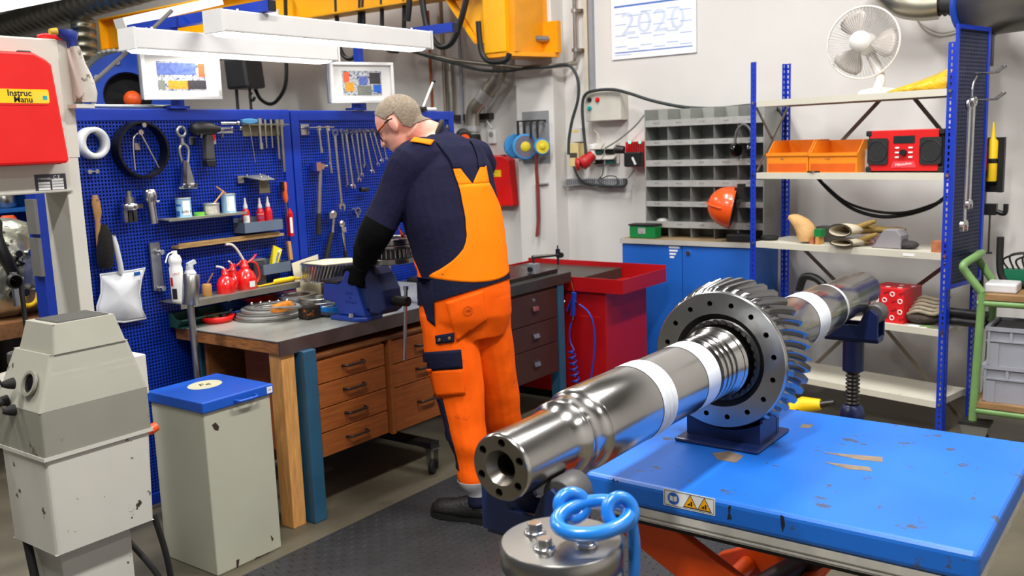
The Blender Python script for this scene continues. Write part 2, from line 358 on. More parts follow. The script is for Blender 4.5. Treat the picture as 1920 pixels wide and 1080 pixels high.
part('side_bracket', MB().hexa([(TX0+.03, TY0-.005, .1), (TX0+.16, TY0-.005, .1), (TX0+.16, TY0+.0, .1), (TX0+.03, TY0, .1)], [(TX0+.03, TY0-.005, .27), (TX0+.16, TY0-.005, .24), (TX0+.16, TY0, .24), (TX0+.03, TY0, .27)]), TBL, lt)

# ================================================================ SHAFT WITH RING GEAR
SX, SZ, SY = -1.10, .958, 1.413
SHAFT = turned('turned_shaft_steel', (186, 184, 182), .19, 1, 320.)
FACE = mat('machined_end_face', (150, 144, 136), .34, 1., .12, 10.)
GROUND = mat('ground_gear_steel', (186, 186, 186), .24, 1., .1, 8.)
DGEAR = mat('phosphated_gear_steel', (88, 86, 86), .38, 1., .15, 10.)
WBAND = mat('white_masking_film', (228, 232, 236), .42, 0, .04, 20., coat=.2)
def holed_ring(mb, M, ri, ro, rc, rh, n, depth, hole_mat=1, a0=0., seg=24):
    """annulus in the frame's xy plane with n round holes that have walls and bottoms"""
    for k in range(n):
        t0 = a0+2*math.pi*k/n; hw = math.pi/n; c = (rc*math.cos(t0), rc*math.sin(t0)); out = []; inn = []
        for j in range(seg):
            an = 2*math.pi*j/seg; d = (math.cos(an), math.sin(an)); lo, hi = 0., ro*2
            for _ in range(26):
                m_ = (lo+hi)/2; p = (c[0]+d[0]*m_, c[1]+d[1]*m_); r = math.hypot(*p); ph = (math.atan2(p[1], p[0])-t0+math.pi) % (2*math.pi)-math.pi
                if ri <= r <= ro and abs(ph) <= hw: lo = m_
                else: hi = m_
            out.append((c[0]+d[0]*lo, c[1]+d[1]*lo, 0)); inn.append((c[0]+d[0]*rh, c[1]+d[1]*rh, 0))
        # exact corners
        for r in (ri, ro):
            for s in (-1, 1):
                cp = (r*math.cos(t0+s*hw), r*math.sin(t0+s*hw)); j = min(range(seg), key=lambda j: math.hypot(out[j][0]-cp[0], out[j][1]-cp[1])); out[j] = (cp[0], cp[1], 0)
        low = [(p[0], p[1], -depth) for p in inn]; mb.cur = 0
        mb.add(out+inn, [(j, (j+1) % seg, seg+(j+1) % seg, seg+j) for j in range(seg)], False, M); mb.cur = hole_mat
        mb.add(inn+low, [(j, (j+1) % seg, seg+(j+1) % seg, seg+j) for j in range(seg)], True, M); mb.add(low, [tuple(range(seg))], False, M); mb.cur = 0
    return mb
sh = thing('gear_shaft', 'long polished steel shaft carrying a large toothed ring gear', 'gear shaft', (SX, 2.46, SZ-.22))
A0 = (SX, 0, SZ)
def prof(pts): return MB().lathe([(r, y) for r, y in pts], A0, (0, 1, 0), 72, cap=False)
part('journal', prof([(.0665, 1.4131), (.0695, 1.4165), (.0705, 1.424), (.0705, 1.585), (.072, 1.601), (.0765, 1.616), (.083, 1.626)]), SHAFT, sh)
part('collar', prof([(.083, 1.6262), (.0845, 1.63), (.0845, 1.636), (.082, 1.64), (.082, 1.675), (.084, 1.688), (.089, 1.698), (.0935, 1.702)]), SHAFT, sh)
part('bearing_seat', prof([(.0935, 1.7022), (.0945, 1.705), (.0945, 1.9335)]), SHAFT, sh)
part('white_band', prof([(.0955, 1.934), (.0955, 1.962), (.092, 1.964), (.092, 1.969), (.096, 1.971), (.096, 1.984), (.0925, 1.986), (.0925, 1.990), (.0955, 1.992), (.0955, 2.006)]), WBAND, sh, 'white film band with two grooves')
part('bearing_seat', prof([(.0925, 2.0062), (.0925, 2.186)]), SHAFT, sh)
part('white_band', prof([(.0935, 2.1862), (.0935, 2.262)]), WBAND, sh, 'wide white film band')
pr = [(.0925, 2.2622)]
for k in range(4):
    y0 = 2.285+k*.03; pr += [(.0925, y0), (.0905, y0+.0015), (.0905, y0+.003), (.094, y0+.0045)]
pr += [(.094, 2.398), (.100, 2.401), (.100, 2.409), (.096, 2.411), (.096, 2.417), (.103, 2.419), (.103, 2.429), (.099, 2.431), (.099, 2.50)]
part('grooved_seat', prof(pr), SHAFT, sh)
part('far_section', prof([(.10, 2.62), (.10, 2.70), (.0905, 2.71), (.0905, 3.06)]), SHAFT, sh)
part('white_band', prof([(.0915, 3.06), (.0915, 3.17)]), WBAND, sh, 'white film band beyond the gear')
part('far_section', prof([(.0895, 3.1702), (.0895, 3.36), (.087, 3.365)]), SHAFT, sh)
part('white_band', prof([(.0865, 3.3652), (.0865, 3.39), (.083, 3.392)]), WBAND, sh, 'narrow white groove band')
part('far_journal', prof([(.080, 3.392), (.080, 3.66), (.077, 3.665), (.071, 3.67), (.071, 3.845), (.068, 3.85), (.001, 3.851)]), SHAFT, sh)
M = frame((SX, 1.413, SZ), X, -Y)
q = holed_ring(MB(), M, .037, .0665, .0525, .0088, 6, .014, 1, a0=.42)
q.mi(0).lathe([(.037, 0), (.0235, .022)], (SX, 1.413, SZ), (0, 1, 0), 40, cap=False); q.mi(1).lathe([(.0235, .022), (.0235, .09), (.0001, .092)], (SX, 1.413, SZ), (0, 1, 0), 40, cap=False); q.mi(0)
q.lathe([(.0665, 0), (.0665, .002)], (SX, 1.413, SZ), (0, 1, 0), 40, cap=False)
part('end_face', q, [FACE, mat('shaded_bore', (52, 46, 42), .6, .5, .1)], sh, 'bored end face with a ring of tapped holes')  # bore and tapped holes: inside shade put into a dark colour
# ring gear
GY = 2.452
gr = part('ring_gear', MB().lathe([(.134, 0), (.196, 0)], (SX, GY+.0301, SZ), (0, 1, 0), 96, cap=False), GROUND, sh, 'bevel ring gear with a drilled flange')
q = holed_ring(MB(), frame((SX, GY, SZ), X, -Y), .136, .196, .166, .0078, 16, .022, 1, a0=.16, seg=28)
q.lathe([(.196, 0), (.199, .003), (.199, .028), (.194, .03)], (SX, GY, SZ), (0, 1, 0), 96, cap=False)
q.lathe([(.136, 0), (.136, .012), (.122, .014), (.122, .02)], (SX, GY, SZ), (0, 1, 0), 96, cap=False)
part('drilled_flange', q, [GROUND, mat('dark_hole', (16, 15, 14), .7)], gr)
part('dark_hub_ring', MB().lathe([(.1365, .004), (.1365, .02), (.119, .02), (.119, .006), (.100, .012), (.0995, .03)], (SX, GY, SZ), (0, 1, 0), 64, cap=False), DGEAR, gr)
nutm = None
for k in range(30):
    an = 2*math.pi*k/30
    if nutm is None:
        o = part('lock_tab', MB().box((.112, 0, 0), (.012, .012, .014), M=frame((SX, GY+.012, SZ), X, -Y)), DARKST, gr); nutm = o
        base = SX, GY, SZ
    else:
        o = nutm.copy(); COL.objects.link(o); o.parent = gr
        R = Matrix.Translation(Vector((SX, GY, SZ))-XF[gr.name]) @ Matrix.Rotation(an, 4, 'Y') @ Matrix.Translation(XF[gr.name]-Vector((SX, GY, SZ)))
        o.matrix_local = R
part('gear_blank', MB().lathe([(.17, .03), (.193, .03), (.203, .135), (.196, .15), (.16, .165), (.10, .17), (.10, .165)], (SX, GY, SZ), (0, 1, 0), 96, cap=False), mat('gear_root_steel', (120, 120, 122), .3, 1., .1), gr)
NT = 38; tooth0 = None
def tooth():
    vs = []; fs = []; n = 9
    for i in range(n):
        t = i/(n-1); y = .018+t*.118; rb = .190+.0155*t; rt = .2045+.0185*t
        if i == 0: rt -= .006
        ph = .15*t+.07*t*t; wb = .0165; wt = .0075
        for (r, dx) in ((rb, -wb), (rt-.003, -wt-.002), (rt, -wt+.001), (rt, wt-.001), (rt-.003, wt+.002), (rb, wb)):
            an = ph+dx/r; vs.append((SX+r*math.sin(an), GY+y, SZ+r*math.cos(an)))
    for i in range(n-1):
        for k in range(5): fs.append((i*6+k, i*6+k+1, i*6+7+k, i*6+6+k))
    fs += [tuple(range(6)), tuple(range(n*6-1, n*6-7, -1))]
    return MB().add(vs, fs, True)
for k in range(NT):
    if k == 0:
        tooth0 = o = part('tooth', tooth(), mat('gear_tooth_steel', (150, 150, 152), .22, 1., .12, 6.), gr)
        sm = o.modifiers.new('n', 'EDGE_SPLIT'); sm.split_angle = .7
    else:
        o = tooth0.copy(); COL.objects.link(o); o.parent = gr
        o.matrix_local = Matrix.Translation(Vector((SX, GY, SZ))-XF[gr.name]) @ Matrix.Rotation(2*math.pi*k/NT, 4, 'Y') @ Matrix.Translation(XF[gr.name]-Vector((SX, GY, SZ)))
# gear cradle on the table
cr = thing('gear_cradle', 'dark blue welded steel cradle holding the ring gear on the table', 'cradle', (SX, 2.57, TZ))
part('base_plate', MB().b2(SX-.135, SX+.125, 2.435, 2.69, TZ, TZ+.012), NAVYP, cr, bevel=.006)
def cradle_plate(y0, y1):
    n = 14; pts = [(-.12, TZ+.0125), (.11, TZ+.0125), (.11, SZ-.13)]
    for k in range(n+1):
        t = math.radians(-32-116*k/n); pts.append((.2155*math.cos(t), SZ+.2155*math.sin(t)))
    pts = [p for p in pts if -.13 < p[0] < .125] + [(-.12, SZ-.13)]
    return MB().prism([(p[0], p[1]) for p in pts], frame((SX, y1, 0), X, -Y), y1-y0)
for y0 in (2.492, 2.62): part('upright_plate', cradle_plate(y0, y0+.018), NAVYP, cr)
for xx in (SX-.119, SX+.097): part('gusset', MB().b2(xx, xx+.012, 2.511, 2.6195, TZ+.0125, TZ+.12), NAVYP, cr)

# ================================================================ ROLLER STANDS
ROLL = mat('grey_roller', (92, 90, 90), .5, .3, .06)
def roller_stand(name, label, yc, rs, jack):
    ys = yc; t = thing(name, label, 'roller stand', (SX, ys, 0))
    dz = .040+rs; zr = SZ-dz*.66; dx = dz*.752
    for s in (-1, 1):
        part('roller', MB().lathe([(.034, -.036), (.039, -.033), (.039, .033), (.034, .036)], (SX+s*dx, ys, zr), (0, 1, 0), 28), ROLL, t)
    for y0 in (ys-.052, ys+.038):
        part('bracket_plate', MB().prism([(-.105, zr-.1), (.105, zr-.1), (.105, zr+.0), (.075, zr+.022), (.05, zr+.0), (.03, zr-.045), (-.03, zr-.045), (-.05, zr+.0), (-.075, zr+.022), (-.105, zr)], frame((SX, y0+.014, 0), X, -Y), .014), NAVYP, t, bevel=.003)
    part('head_plate', MB().b2(SX-.105, SX+.105, ys-.0375, ys+.0375, zr-.115, zr-.09), NAVYP, t, bevel=.003)
    zh = zr-.115
    if jack:
        part('upper_tube', MB().cyl((SX, ys, zh-.0005), (SX, ys, zh-.125), .041, seg=24), NAVYP, t)
        pr = []; z = 0.
        for k in range(9): pr += [(.021, k*.016), (.028, k*.016+.004), (.028, k*.016+.008), (.021, k*.016+.012)]
        part('screw_spindle', MB().lathe(pr, (SX, ys, zh-.2655), (0, 0, 1), 20), DARKST, t)
        zb = zh-.266
        part('nut_collar', MB().lathe([(.03, 0), (.042, -.01), (.05, -.045), (.042, -.07)], (SX, ys, zb), (0, 0, 1), 24), NAVYP, t)
        part('stand_tube', MB().cyl((SX, ys, zb-.07), (SX, ys, .06), .036, seg=20), NAVYP, t)
        for k in range(3):
            an = math.radians(30+120*k); dxy = Vector((math.cos(an), math.sin(an), 0)); s_ = Vector((-dxy.y, dxy.x, 0))*.012; c0 = Vector((SX, ys, 0))
            part('leg', MB().hexa([c0+dxy*.03+s_+Z*(zb-.06), c0+dxy*.03-s_+Z*(zb-.06), c0+dxy*.03-s_+Z*(zb-.20), c0+dxy*.03+s_+Z*(zb-.20)], [c0+dxy*.27+s_+Z*.10, c0+dxy*.27-s_+Z*.10, c0+dxy*.27-s_, c0+dxy*.27+s_]), NAVYP, t)
    else:
        part('stand_tube', MB().cyl((SX, ys, zh-.0005), (SX, ys, .021), .04, seg=24), NAVYP, t)
        part('foot_plate', MB().b2(SX-.16, SX+.16, ys-.16, ys+.16, 0, .02), NAVYP, t, bevel=.004)
    return t
roller_stand('roller_stand', 'dark blue roller stand under the near end of the shaft', 1.53, .0705, False)
roller_stand('roller_stand', 'dark blue screw jack roller stand under the far end of the shaft', 3.74, .071, True)

# ================================================================ STEEL DRUM WITH LIFTING RING
dc = at(1052, 1012, 1.6); DR = .1055; DZ = dc.z
dm = thing('steel_roll', 'upright turned steel roll with four flanged bolts on its top', 'steel roll', (dc.x, dc.y, 0))
part('body', MB().lathe([(DR-.006, 0), (DR, .006), (DR, DZ-.045), (DR-.0015, DZ-.044), (DR-.0015, DZ-.041), (DR, DZ-.04), (DR, DZ-.004), (DR-.004, DZ)], (dc.x, dc.y, 0), Z, 72), turned('turned_roll_steel', (158, 156, 152), .3, 2, 300.), dm)
for (bx, by) in ((1003, 994), (1021, 1024), (1100, 1016), (1077, 961)):
    p = onZ(bx, by+6, DZ)
    o = part('bolt', MB().lathe([(.0195, 0), (.0195, .003), (.0175, .006), (.0135, .007)], p, Z, 24).prism(hexpoly(.0138, 6, .3), Matrix.Translation(p+Z*.007), .013), CHROME, dm, bevel=.0012)
LINK = mat('blue_enamelled_link', (24, 122, 214), .3, 0, .12, 20., coat=.5)
lk = thing('lifting_ring', 'bright blue forged lifting link lying on the steel roll', 'lifting ring', (dc.x+.03, dc.y+.03, DZ))
def oval(c, ax, up, a_, b_, n=40): return [Vector(c) + Vector(ax)*(a_*math.cos(2*math.pi*k/n)) + Vector(up)*(b_*math.sin(2*math.pi*k/n)) for k in range(n)]
c0 = at(1112, 970, 1.585); vr = _r2.copy(); vr.z = 0; vr.normalize(); vf = Vector((-vr.y, vr.x, 0))
ax1 = (vr*1.0+vf*.2+Z*.05).normalized(); up1 = (vf*.97+Z*.2-vr*.05).normalized()
part('link', MB().tube(oval(c0, ax1, up1, .063, .046), .0125, 14, True, True), LINK, lk)
for (px, py, aa, bb, tilt, dd) in ((1073, 948, .021, .024, .15, 1.62), (1163, 960, .024, .023, -.2, 1.585)):
    cc = at(px, py, dd); ax = (Z*.85+vr*tilt+vf*.35).normalized(); uu = (vr*.95+vf*.3).normalized(); uu = (uu-ax*uu.dot(ax)).normalized()
    part('shackle_loop', MB().tube(oval(cc, ax, uu, aa, bb), .0115, 12, True, True), LINK, lk)
p0 = at(1182, 972, 1.585); sl = [p0, p0+Z*-.05+vr*.006, p0+Z*-.12+vr*.004, p0+Z*-.2-vr*.002]
part('hanging_strap', MB().tube(catmull(sl, 5), .0105, 8), LINK, lk)
# ================================================================ WORKBENCH
BZ = .82; BX0, BX1, BY0, BY1 = -3.762, -3.035, 2.45, 3.93
OAK = wood('oak_veneer', (144, 78, 28), .22, (1.5, 1.2, 14)); OAKD = wood('dark_oiled_wood', (120, 72, 34), .35, (1.5, 1.5, 14))
PINE = wood('pine_post', (204, 148, 84), .2, (12, 12, 1.5)); STTOP = mat('worn_steel_sheet', (168, 170, 162), .3, .35, .12, 5., spots=(128, 124, 112), sscale=8, sthr=.62)
TEAL = mat('petrol_blue_paint', (38, 84, 112), .42, 0, .12, spots=(150, 150, 150), sscale=16, sthr=.76)
DEDGE = mat('dark_steel_edge', (112, 104, 104), .4, .8, .15)
wb = thing('workbench', 'long wooden workbench with a steel sheet top against the pegboard', 'workbench', (-3.4, 3.2, 0))
part('worktop', MB().b2(BX0, BX1-.004, BY0+.004, BY1, BZ-.058, BZ-.004), wood('laminated_bench_core', (150, 96, 46), .45, (3, 3, 30)), wb, bevel=.003)
part('steel_sheet', MB().b2(BX0, BX1, BY0, BY1, BZ-.0038, BZ), STTOP, wb)
part('steel_edge', MB().b2(BX1-.0035, BX1+.004, BY0, BY1, BZ-.062, BZ), DEDGE, wb)
part('leg', MB().b2(-3.085, -3.005, BY0+.1, BY0+.17, 0, BZ-.059), TEAL, wb, bevel=.004)
part('leg', MB().b2(-3.74, -3.67, BY0+.06, BY0+.13, 0, BZ-.059), TEAL, wb, bevel=.004)
part('leg', MB().b2(-3.085, -3.02, BY1-.12, BY1-.05, 0, BZ-.059), TEAL, wb, bevel=.004)
part('support_post', MB().b2(-3.125, -3.045, BY0+.015, BY0+.085, 0, BZ-.059), PINE, wb, 'light wooden post propping the bench corner', bevel=.003)
part('back_board', MB().b2(-3.62, -3.60, BY0+.05, BY1, .1, BZ-.06), OAKD, wb)
DXF = -3.02
def pedestal(name, label, y0, y1, rows, zb, ztop, m, handle, lock=False, front=DXF, depth=.45):
    t = thing(name, label, 'drawer unit', (front-depth/2, (y0+y1)/2, zb))
    part('carcass', MB().b2(front-depth, front-.02, y0, y0+.018, zb, ztop).b2(front-depth, front-.02, y1-.018, y1, zb, ztop).b2(front-depth, front-.02, y0+.0185, y1-.0185, zb, zb+.015).b2(front-depth, front-.02, y0+.0185, y1-.0185, ztop-.014, ztop).b2(front-depth, front-depth+.012, y0+.0185, y1-.0185, zb+.016, ztop-.015), m, t)
    part('side_stile', MB().b2(front-.0195, front-.001, y0, y0+.024, zb-.004, ztop), m, t)
    zs = zb
    for (z0, z1) in rows:
        d = part('drawer', MB().b2(front-.0195, front, y0+.027, y1-.004, z0+.002, z1-.002), m, t, bevel=.003)
        ym = (y0+y1)/2+.01; zm = (z0+z1)/2+.005
        if handle == 'bow':
            hw = .06; part('handle', MB().tube(catmull([(front, ym-hw, zm), (front+.024, ym-hw+.006, zm), (front+.028, ym-hw+.02, zm), (front+.028, ym+hw-.02, zm), (front+.024, ym+hw-.006, zm), (front, ym+hw, zm)], 4), .0062, 8), mat('dark_bronze_handle', (54, 44, 40), .4, .5), d)
        else:
            part('handle', MB().hexa([(front, ym-.028, zm-.012), (front+.02, ym-.028, zm-.014), (front+.02, ym+.028, zm-.014), (front, ym+.028, zm-.012)], [(front, ym-.028, zm+.012), (front+.012, ym-.028, zm+.01), (front+.012, ym+.028, zm+.01), (front, ym+.028, zm+.012)]), CHROME, d)
            if lock: part('lock', MB().cyl((front, ym, zm+.045), (front+.004, ym, zm+.045), .01), CHROME, d); lock = False
    return t
zz = [onX(592, y, DXF).z for y in (679, 724, 771, 818, 865)]
pedestal('drawer_unit', 'oak drawer unit with four drawers under the bench, nearer the blue bin', 2.605, 3.045, [(zz[i+1], zz[i]) for i in range(4)], zz[4], zz[0]+.012, OAK, 'bow')
r2 = [onX(727, y, DXF+.0).z for y in (640, 687, 733, 817)]
pedestal('drawer_unit', 'oak drawer unit with three drawers behind the worker', 3.07, 3.53, [(r2[1], zz[0]), (r2[2], r2[1]), (r2[3], r2[2])], r2[3], zz[0]+.012, OAK, 'bow')
part('top_board', MB().b2(DXF-.46, DXF+.002, 2.59, 3.55, zz[0]+.014, zz[0]+.026), OAKD, wb)
# caster trolley below the bench
q = thing('caster', 'chrome forked swivel caster under the bench', 'caster', (-3.0, 3.27, 0))
cp = onX(811, 862, -2.98)
q2 = Vector((-2.98, cp.y, 0)); q.location = q2; XF[q.name] = q2
part('wheel', MB().lathe([(.03, -.012), (.036, -.009), (.036, .009), (.03, .012)], q2+Z*.0365, (1, .3, 0), 24), BLACKR, q)
part('fork', MB().beam(q2+Vector((.018, .006, .03)), q2+Vector((.02, .006, .13)), .004, .03).beam(q2+Vector((-.018, -.006, .03)), q2+Vector((-.02, -.006, .13)), .004, .03).b2(q2.x-.03, q2.x+.03, q2.y-.03, q2.y+.03, .131, .137), CHROME, q)
part('frame_rail', MB().b2(q2.x-.32, q2.x+.02, q2.y-.03, q2.y+.03, .1375, .165), BLACK, q)
# second bench with brown drawers
W2 = mat('dark_brown_laminate', (62, 34, 28), .4, 0, .15, 8.)
b2t = thing('workbench', 'dark bench end with brown drawers behind the worker', 'workbench', (-3.35, 4.29, 0))
B2Y0, B2Y1 = 3.935, 4.66
part('worktop', MB().b2(BX0, BX1+.004, B2Y0, B2Y1, BZ-.062, BZ), mat('grey_bench_plate', (82, 82, 80), .36, .7, .15), b2t, bevel=.004)
part('raised_plate', MB().b2(BX0+.05, -3.09, B2Y0+.02, B2Y1-.055, BZ+.0005, BZ+.022), mat('oiled_iron_plate', (92, 88, 82), .3, .9, .2), b2t, 'raised oiled iron plate', bevel=.003)
part('leg', MB().b2(-3.1, -3.04, 4.52, 4.585, 0, BZ-.063), TEAL, b2t)
part('leg', MB().b2(-3.72, -3.66, 4.52, 4.585, 0, BZ-.063), TEAL, b2t)
rr = [onX(1010, y, -3.0).z for y in (552, 608, 655, 715)]
pedestal('drawer_unit', 'dark brown drawer unit with chrome pulls behind the worker', 4.0, 4.5, [(rr[1], .745), (rr[2], rr[1]), (rr[3], rr[2])], rr[3], .75, W2, 'pull', True, front=-3.03)
# magnetic base with test indicator
mbp = onZ(1001, 513, BZ+.022)
mb_ = thing('magnetic_stand', 'magnetic base with a jointed indicator arm on the bench end', 'magnetic stand', mbp)
part('base', MB().box(mbp+Z*.03, (.055, .055, .06)), mat('grey_magnet_body', (150, 152, 158), .4, .4), mb_, bevel=.003)
part('switch_knob', MB().cyl(mbp+Vector((-.0, -.028, .03)), mbp+Vector((0, -.045, .03)), .014), BLACK, mb_)
e1 = mbp+Z*.061; ey = mbp.y; tip = onY(1046, 478, mbp.y+.07)
part('arm', MB().cyl(e1, e1+Z*.03, .007).sph(e1+Z*.035, .012).tube([e1+Z*.035, tip], [.012, .007], 10), DARKST, mb_)
part('clamp', MB().sph(tip, .014).box(tip+Z*.012, (.018, .02, .045)).cyl(tip+Z*.03, tip+Z*.055, .004), BLACK, mb_)
part('indicator', MB().cyl(tip+Vector((.02, -.008, 0)), tip+Vector((.02, .008, 0)), .016).cyl(tip+Z*-.01, tip+Z*-.055, .007).cyl(tip+Z*-.055, tip+Z*-.08, .0018), DARKST, mb_)

# ================================================================ PEGBOARD
XP = -3.787; PBL = mat('pegboard_blue_enamel', (6, 50, 164), .4, 0, .05)
PBK = mat('pegboard_dark_back', (6, 10, 34), .8, 0, .05)
def pegpanel(label, y0, y1, z0, z1):
    t = thing('tool_pegboard', label, 'pegboard', (XP, (y0+y1)/2, z0), 'blue tool pegboards'); mg, pt, hs = .052, .0152, .0084
    part('frame', MB().b2(XP-.03, XP+.006, y0, y0+mg, z0, z1).b2(XP-.03, XP+.006, y1-mg, y1, z0, z1).b2(XP-.03, XP+.006, y0+mg, y1-mg, z1-mg, z1).b2(XP-.03, XP+.006, y0+mg, y1-mg, z0, z0+mg), PBL, t, bevel=.003)
    ny = int((y1-y0-2*mg)/pt); nz = int((z1-z0-2*mg)/pt); py, pz = (y1-y0-2*mg)/ny, (z1-z0-2*mg)/nz
    J, K = np.meshgrid(np.arange(ny), np.arange(nz), indexing='ij'); cy = (y0+mg+(J+.5)*py).ravel(); cz = (z0+mg+(K+.5)*pz).ravel(); n = len(cy)
    V = np.zeros((n, 8, 3)); V[:, :, 0] = XP
    for i, (a_, b_) in enumerate(((-1, -1), (1, -1), (1, 1), (-1, 1))):
        V[:, i, 1] = cy+a_*py/2; V[:, i, 2] = cz+b_*pz/2; V[:, 4+i, 1] = cy+a_*hs/2; V[:, 4+i, 2] = cz+b_*hs/2
    base = (np.arange(n)*8)[:, None, None]; fq = np.array([(0, 1, 5, 4), (1, 2, 6, 5), (2, 3, 7, 6), (3, 0, 4, 7)])[None]
    q = MB(); q.v = V.reshape(-1, 3).tolist(); q.f = (base+fq).reshape(-1, 4).tolist(); q.m = [0]*len(q.f); q.sm = [False]*len(q.f)
    part('perforated_sheet', q, PBL, t, fix=False, kind='stuff')
    part('back_sheet', MB().b2(XP-.024, XP-.01, y0+mg, y1-mg, z0+mg, z1-mg), PBK, t)
    part('foot', MB().b2(XP-.05, XP-.01, y0, y0+.04, 0, z0).b2(XP-.05, XP-.01, y1-.04, y1, 0, z0), PBL, t)
    return t
pegpanel('blue perforated pegboard with the dustpan and hand brush', 1.93, 3.230, .02, 1.80)  # lower part added down to the floor to block light under the bench
pegpanel('blue perforated pegboard with the row of wrenches', 3.238, 4.53, .02, 1.797)
def pg(px, py, off=0.): return onX(px, py, XP+off)
def seen(px, py, off=.03): return pg(px, py, off)
PEG = CHROME
def pegpin(mb, p, L=.05): mb.cyl((XP, p.y, p.z), (XP+L, p.y, p.z), .004, seg=8); return mb
# --- tools, left panel
def vadd(p, x=0, y=0, z=0): return Vector((p.x+x, p.y+y, p.z+z))
c = seen(178, 268, .05); t = thing('pipe_collar', 'white plastic collar ring hanging on the pegboard', 'ring', c)
part('ring', MB().lathe([(.044, 0), (.062, 0), (.066, .006), (.066, .05), (.060, .056), (.044, .056)], (XP+.004, c.y, c.z), X, 40, True, True), mat('white_nylon', (214, 216, 216), .5, 0, .05), t)
part('hook', pegpin(MB(), vadd(c, z=.045), .07), CHROME, t)
c = seen(166, 322, .03); q = MB()
for s in (0, .032): q.cyl((XP, c.y+s, c.z), (XP+.035, c.y+s, c.z), .005).cyl((XP+.035, c.y+s, c.z), (XP+.042, c.y+s, c.z), .01, seg=6)
q.cyl((XP+.03, c.y, c.z), (XP+.03, c.y+.032, c.z), .003); solo('hook_bolt', q, CHROME, 'pair of short chrome bolts on the pegboard', 'bolt')
c = seen(265, 281, .04); t = thing('steel_hoop', 'large black steel hoop hanging on the pegboard', 'hoop', c)
part('hoop', MB().lathe([(.112, 0), (.122, 0), (.122, .06), (.112, .06)], (XP+.006, c.y, c.z), X, 56, False, True), mat('blued_steel', (52, 52, 54), .35, .9, .1), t)
part('clip', MB().cyl((XP, c.y, c.z+.105), (XP+.075, c.y, c.z+.105), .006).cyl((XP+.075, c.y, c.z+.105), (XP+.082, c.y, c.z+.105), .011, seg=6), CHROME, t)
t = thing('internal_caliper', 'open steel calipers hanging inside the black hoop', 'calipers', vadd(c, z=.02))
tp = Vector((XP+.05, c.y-.005, c.z+.075)); part('leg', MB().tube(catmull([tp, tp+Vector((0, -.035, -.03)), tp+Vector((0, -.04, -.16))], 6), .0045, 8), CHROME, t)
part('leg', MB().tube(catmull([tp, tp+Vector((0, .03, -.06)), tp+Vector((0, .075, -.155))], 6), .0045, 8), CHROME, t)
part('pivot', MB().cyl((XP, tp.y, tp.z), (XP+.06, tp.y, tp.z), .012), CHROME, t); part('wall_clip', MB().box((XP+.012, tp.y, tp.z-.06), (.02, .025, .03)), CHROME, t)
c = seen(340, 247, .04); t = thing('hoist_hook', 'galvanised shackle and snatch block hanging on the pegboard', 'shackle', c); GALV = mat('galvanised_steel', (170, 172, 172), .38, .9, .12)
part('eye_ring', MB().torus(c, X, .021, .0075, 24, 8), GALV, t)
part('stem', MB().cyl(vadd(c, z=-.028), vadd(c, z=-.055), .009).cyl(vadd(c, z=-.05), vadd(c, z=-.058), .014), GALV, t)
s_ = vadd(c, y=.005, z=-.085); part('bow', MB().tube(catmull([vadd(s_, y=-.014, z=-.055), vadd(s_, y=-.02, z=-.03), vadd(s_, y=-.022, z=.01), vadd(s_, z=.03), vadd(s_, y=.022, z=.01), vadd(s_, y=.02, z=-.03), vadd(s_, y=.014, z=-.055)], 5), .0065, 8), GALV, t)
part('cheek_plate', MB().prism([(-.012, 0), (.012, 0), (.036, -.105), (.03, -.125), (-.03, -.125), (-.034, -.105)], frame(vadd(s_, x=-.004, y=.004, z=-.045), Y, X), .008), GALV, t)
part('cheek_bar', MB().beam(vadd(s_, x=.012, y=-.008, z=-.045), vadd(s_, x=.012, y=-.022, z=-.16), .008, .02), CHROME, t)
part('pin', MB().cyl(vadd(s_, x=-.01, y=-.02, z=-.158), vadd(s_, x=.026, y=-.02, z=-.158), .011).cyl(vadd(s_, x=-.01, y=.032, z=-.158), vadd(s_, x=.022, y=.032, z=-.158), .011).cyl(vadd(s_, y=-.045, z=-.165), vadd(s_, y=.05, z=-.168), .006), CHROME, t)
part('hook', pegpin(MB(), vadd(c, z=.02), .06), CHROME, t)
c = seen(385, 242, .055); t = thing('impact_driver', 'black cordless impact driver hanging on the pegboard', 'power drill', c)
part('motor_housing', MB().lathe([(.012, -.075), (.026, -.07), (.032, -.045), (.032, .01), (.028, .04), (.018, .055), (.014, .075)], c, Vector((0, 1, 0)), 20), BLACK, t)
hb = vadd(c, y=.012, z=-.025); part('grip', MB().hexa([vadd(hb, -.016, -.02, 0), vadd(hb, .016, -.02, 0), vadd(hb, .016, .02, 0), vadd(hb, -.016, .02, 0)], [vadd(hb, -.018, -.03, -.115), vadd(hb, .018, -.03, -.115), vadd(hb, .018, .018, -.115), vadd(hb, -.018, .018, -.115)]), mat('grey_rubber_grip', (64, 62, 62), .6), t, bevel=.006)
part('grip_trim', MB().hexa([vadd(hb, -.0185, .012, 0), vadd(hb, .0185, .012, 0), vadd(hb, .0185, .028, -.002), vadd(hb, -.0185, .028, -.002)], [vadd(hb, -.0185, .014, -.03), vadd(hb, .0185, .014, -.03), vadd(hb, .0185, .022, -.03), vadd(hb, -.0185, .022, -.03)]), RED, t)
part('battery', MB().hexa([vadd(hb, -.02, -.034, -.1155), vadd(hb, .02, -.034, -.1155), vadd(hb, .02, .02, -.1155), vadd(hb, -.02, .02, -.1155)], [vadd(hb, -.02, -.03, -.145), vadd(hb, .02, -.03, -.145), vadd(hb, .02, .016, -.15), vadd(hb, -.02, .016, -.15)]), BLACK, t, bevel=.004)
q = MB()
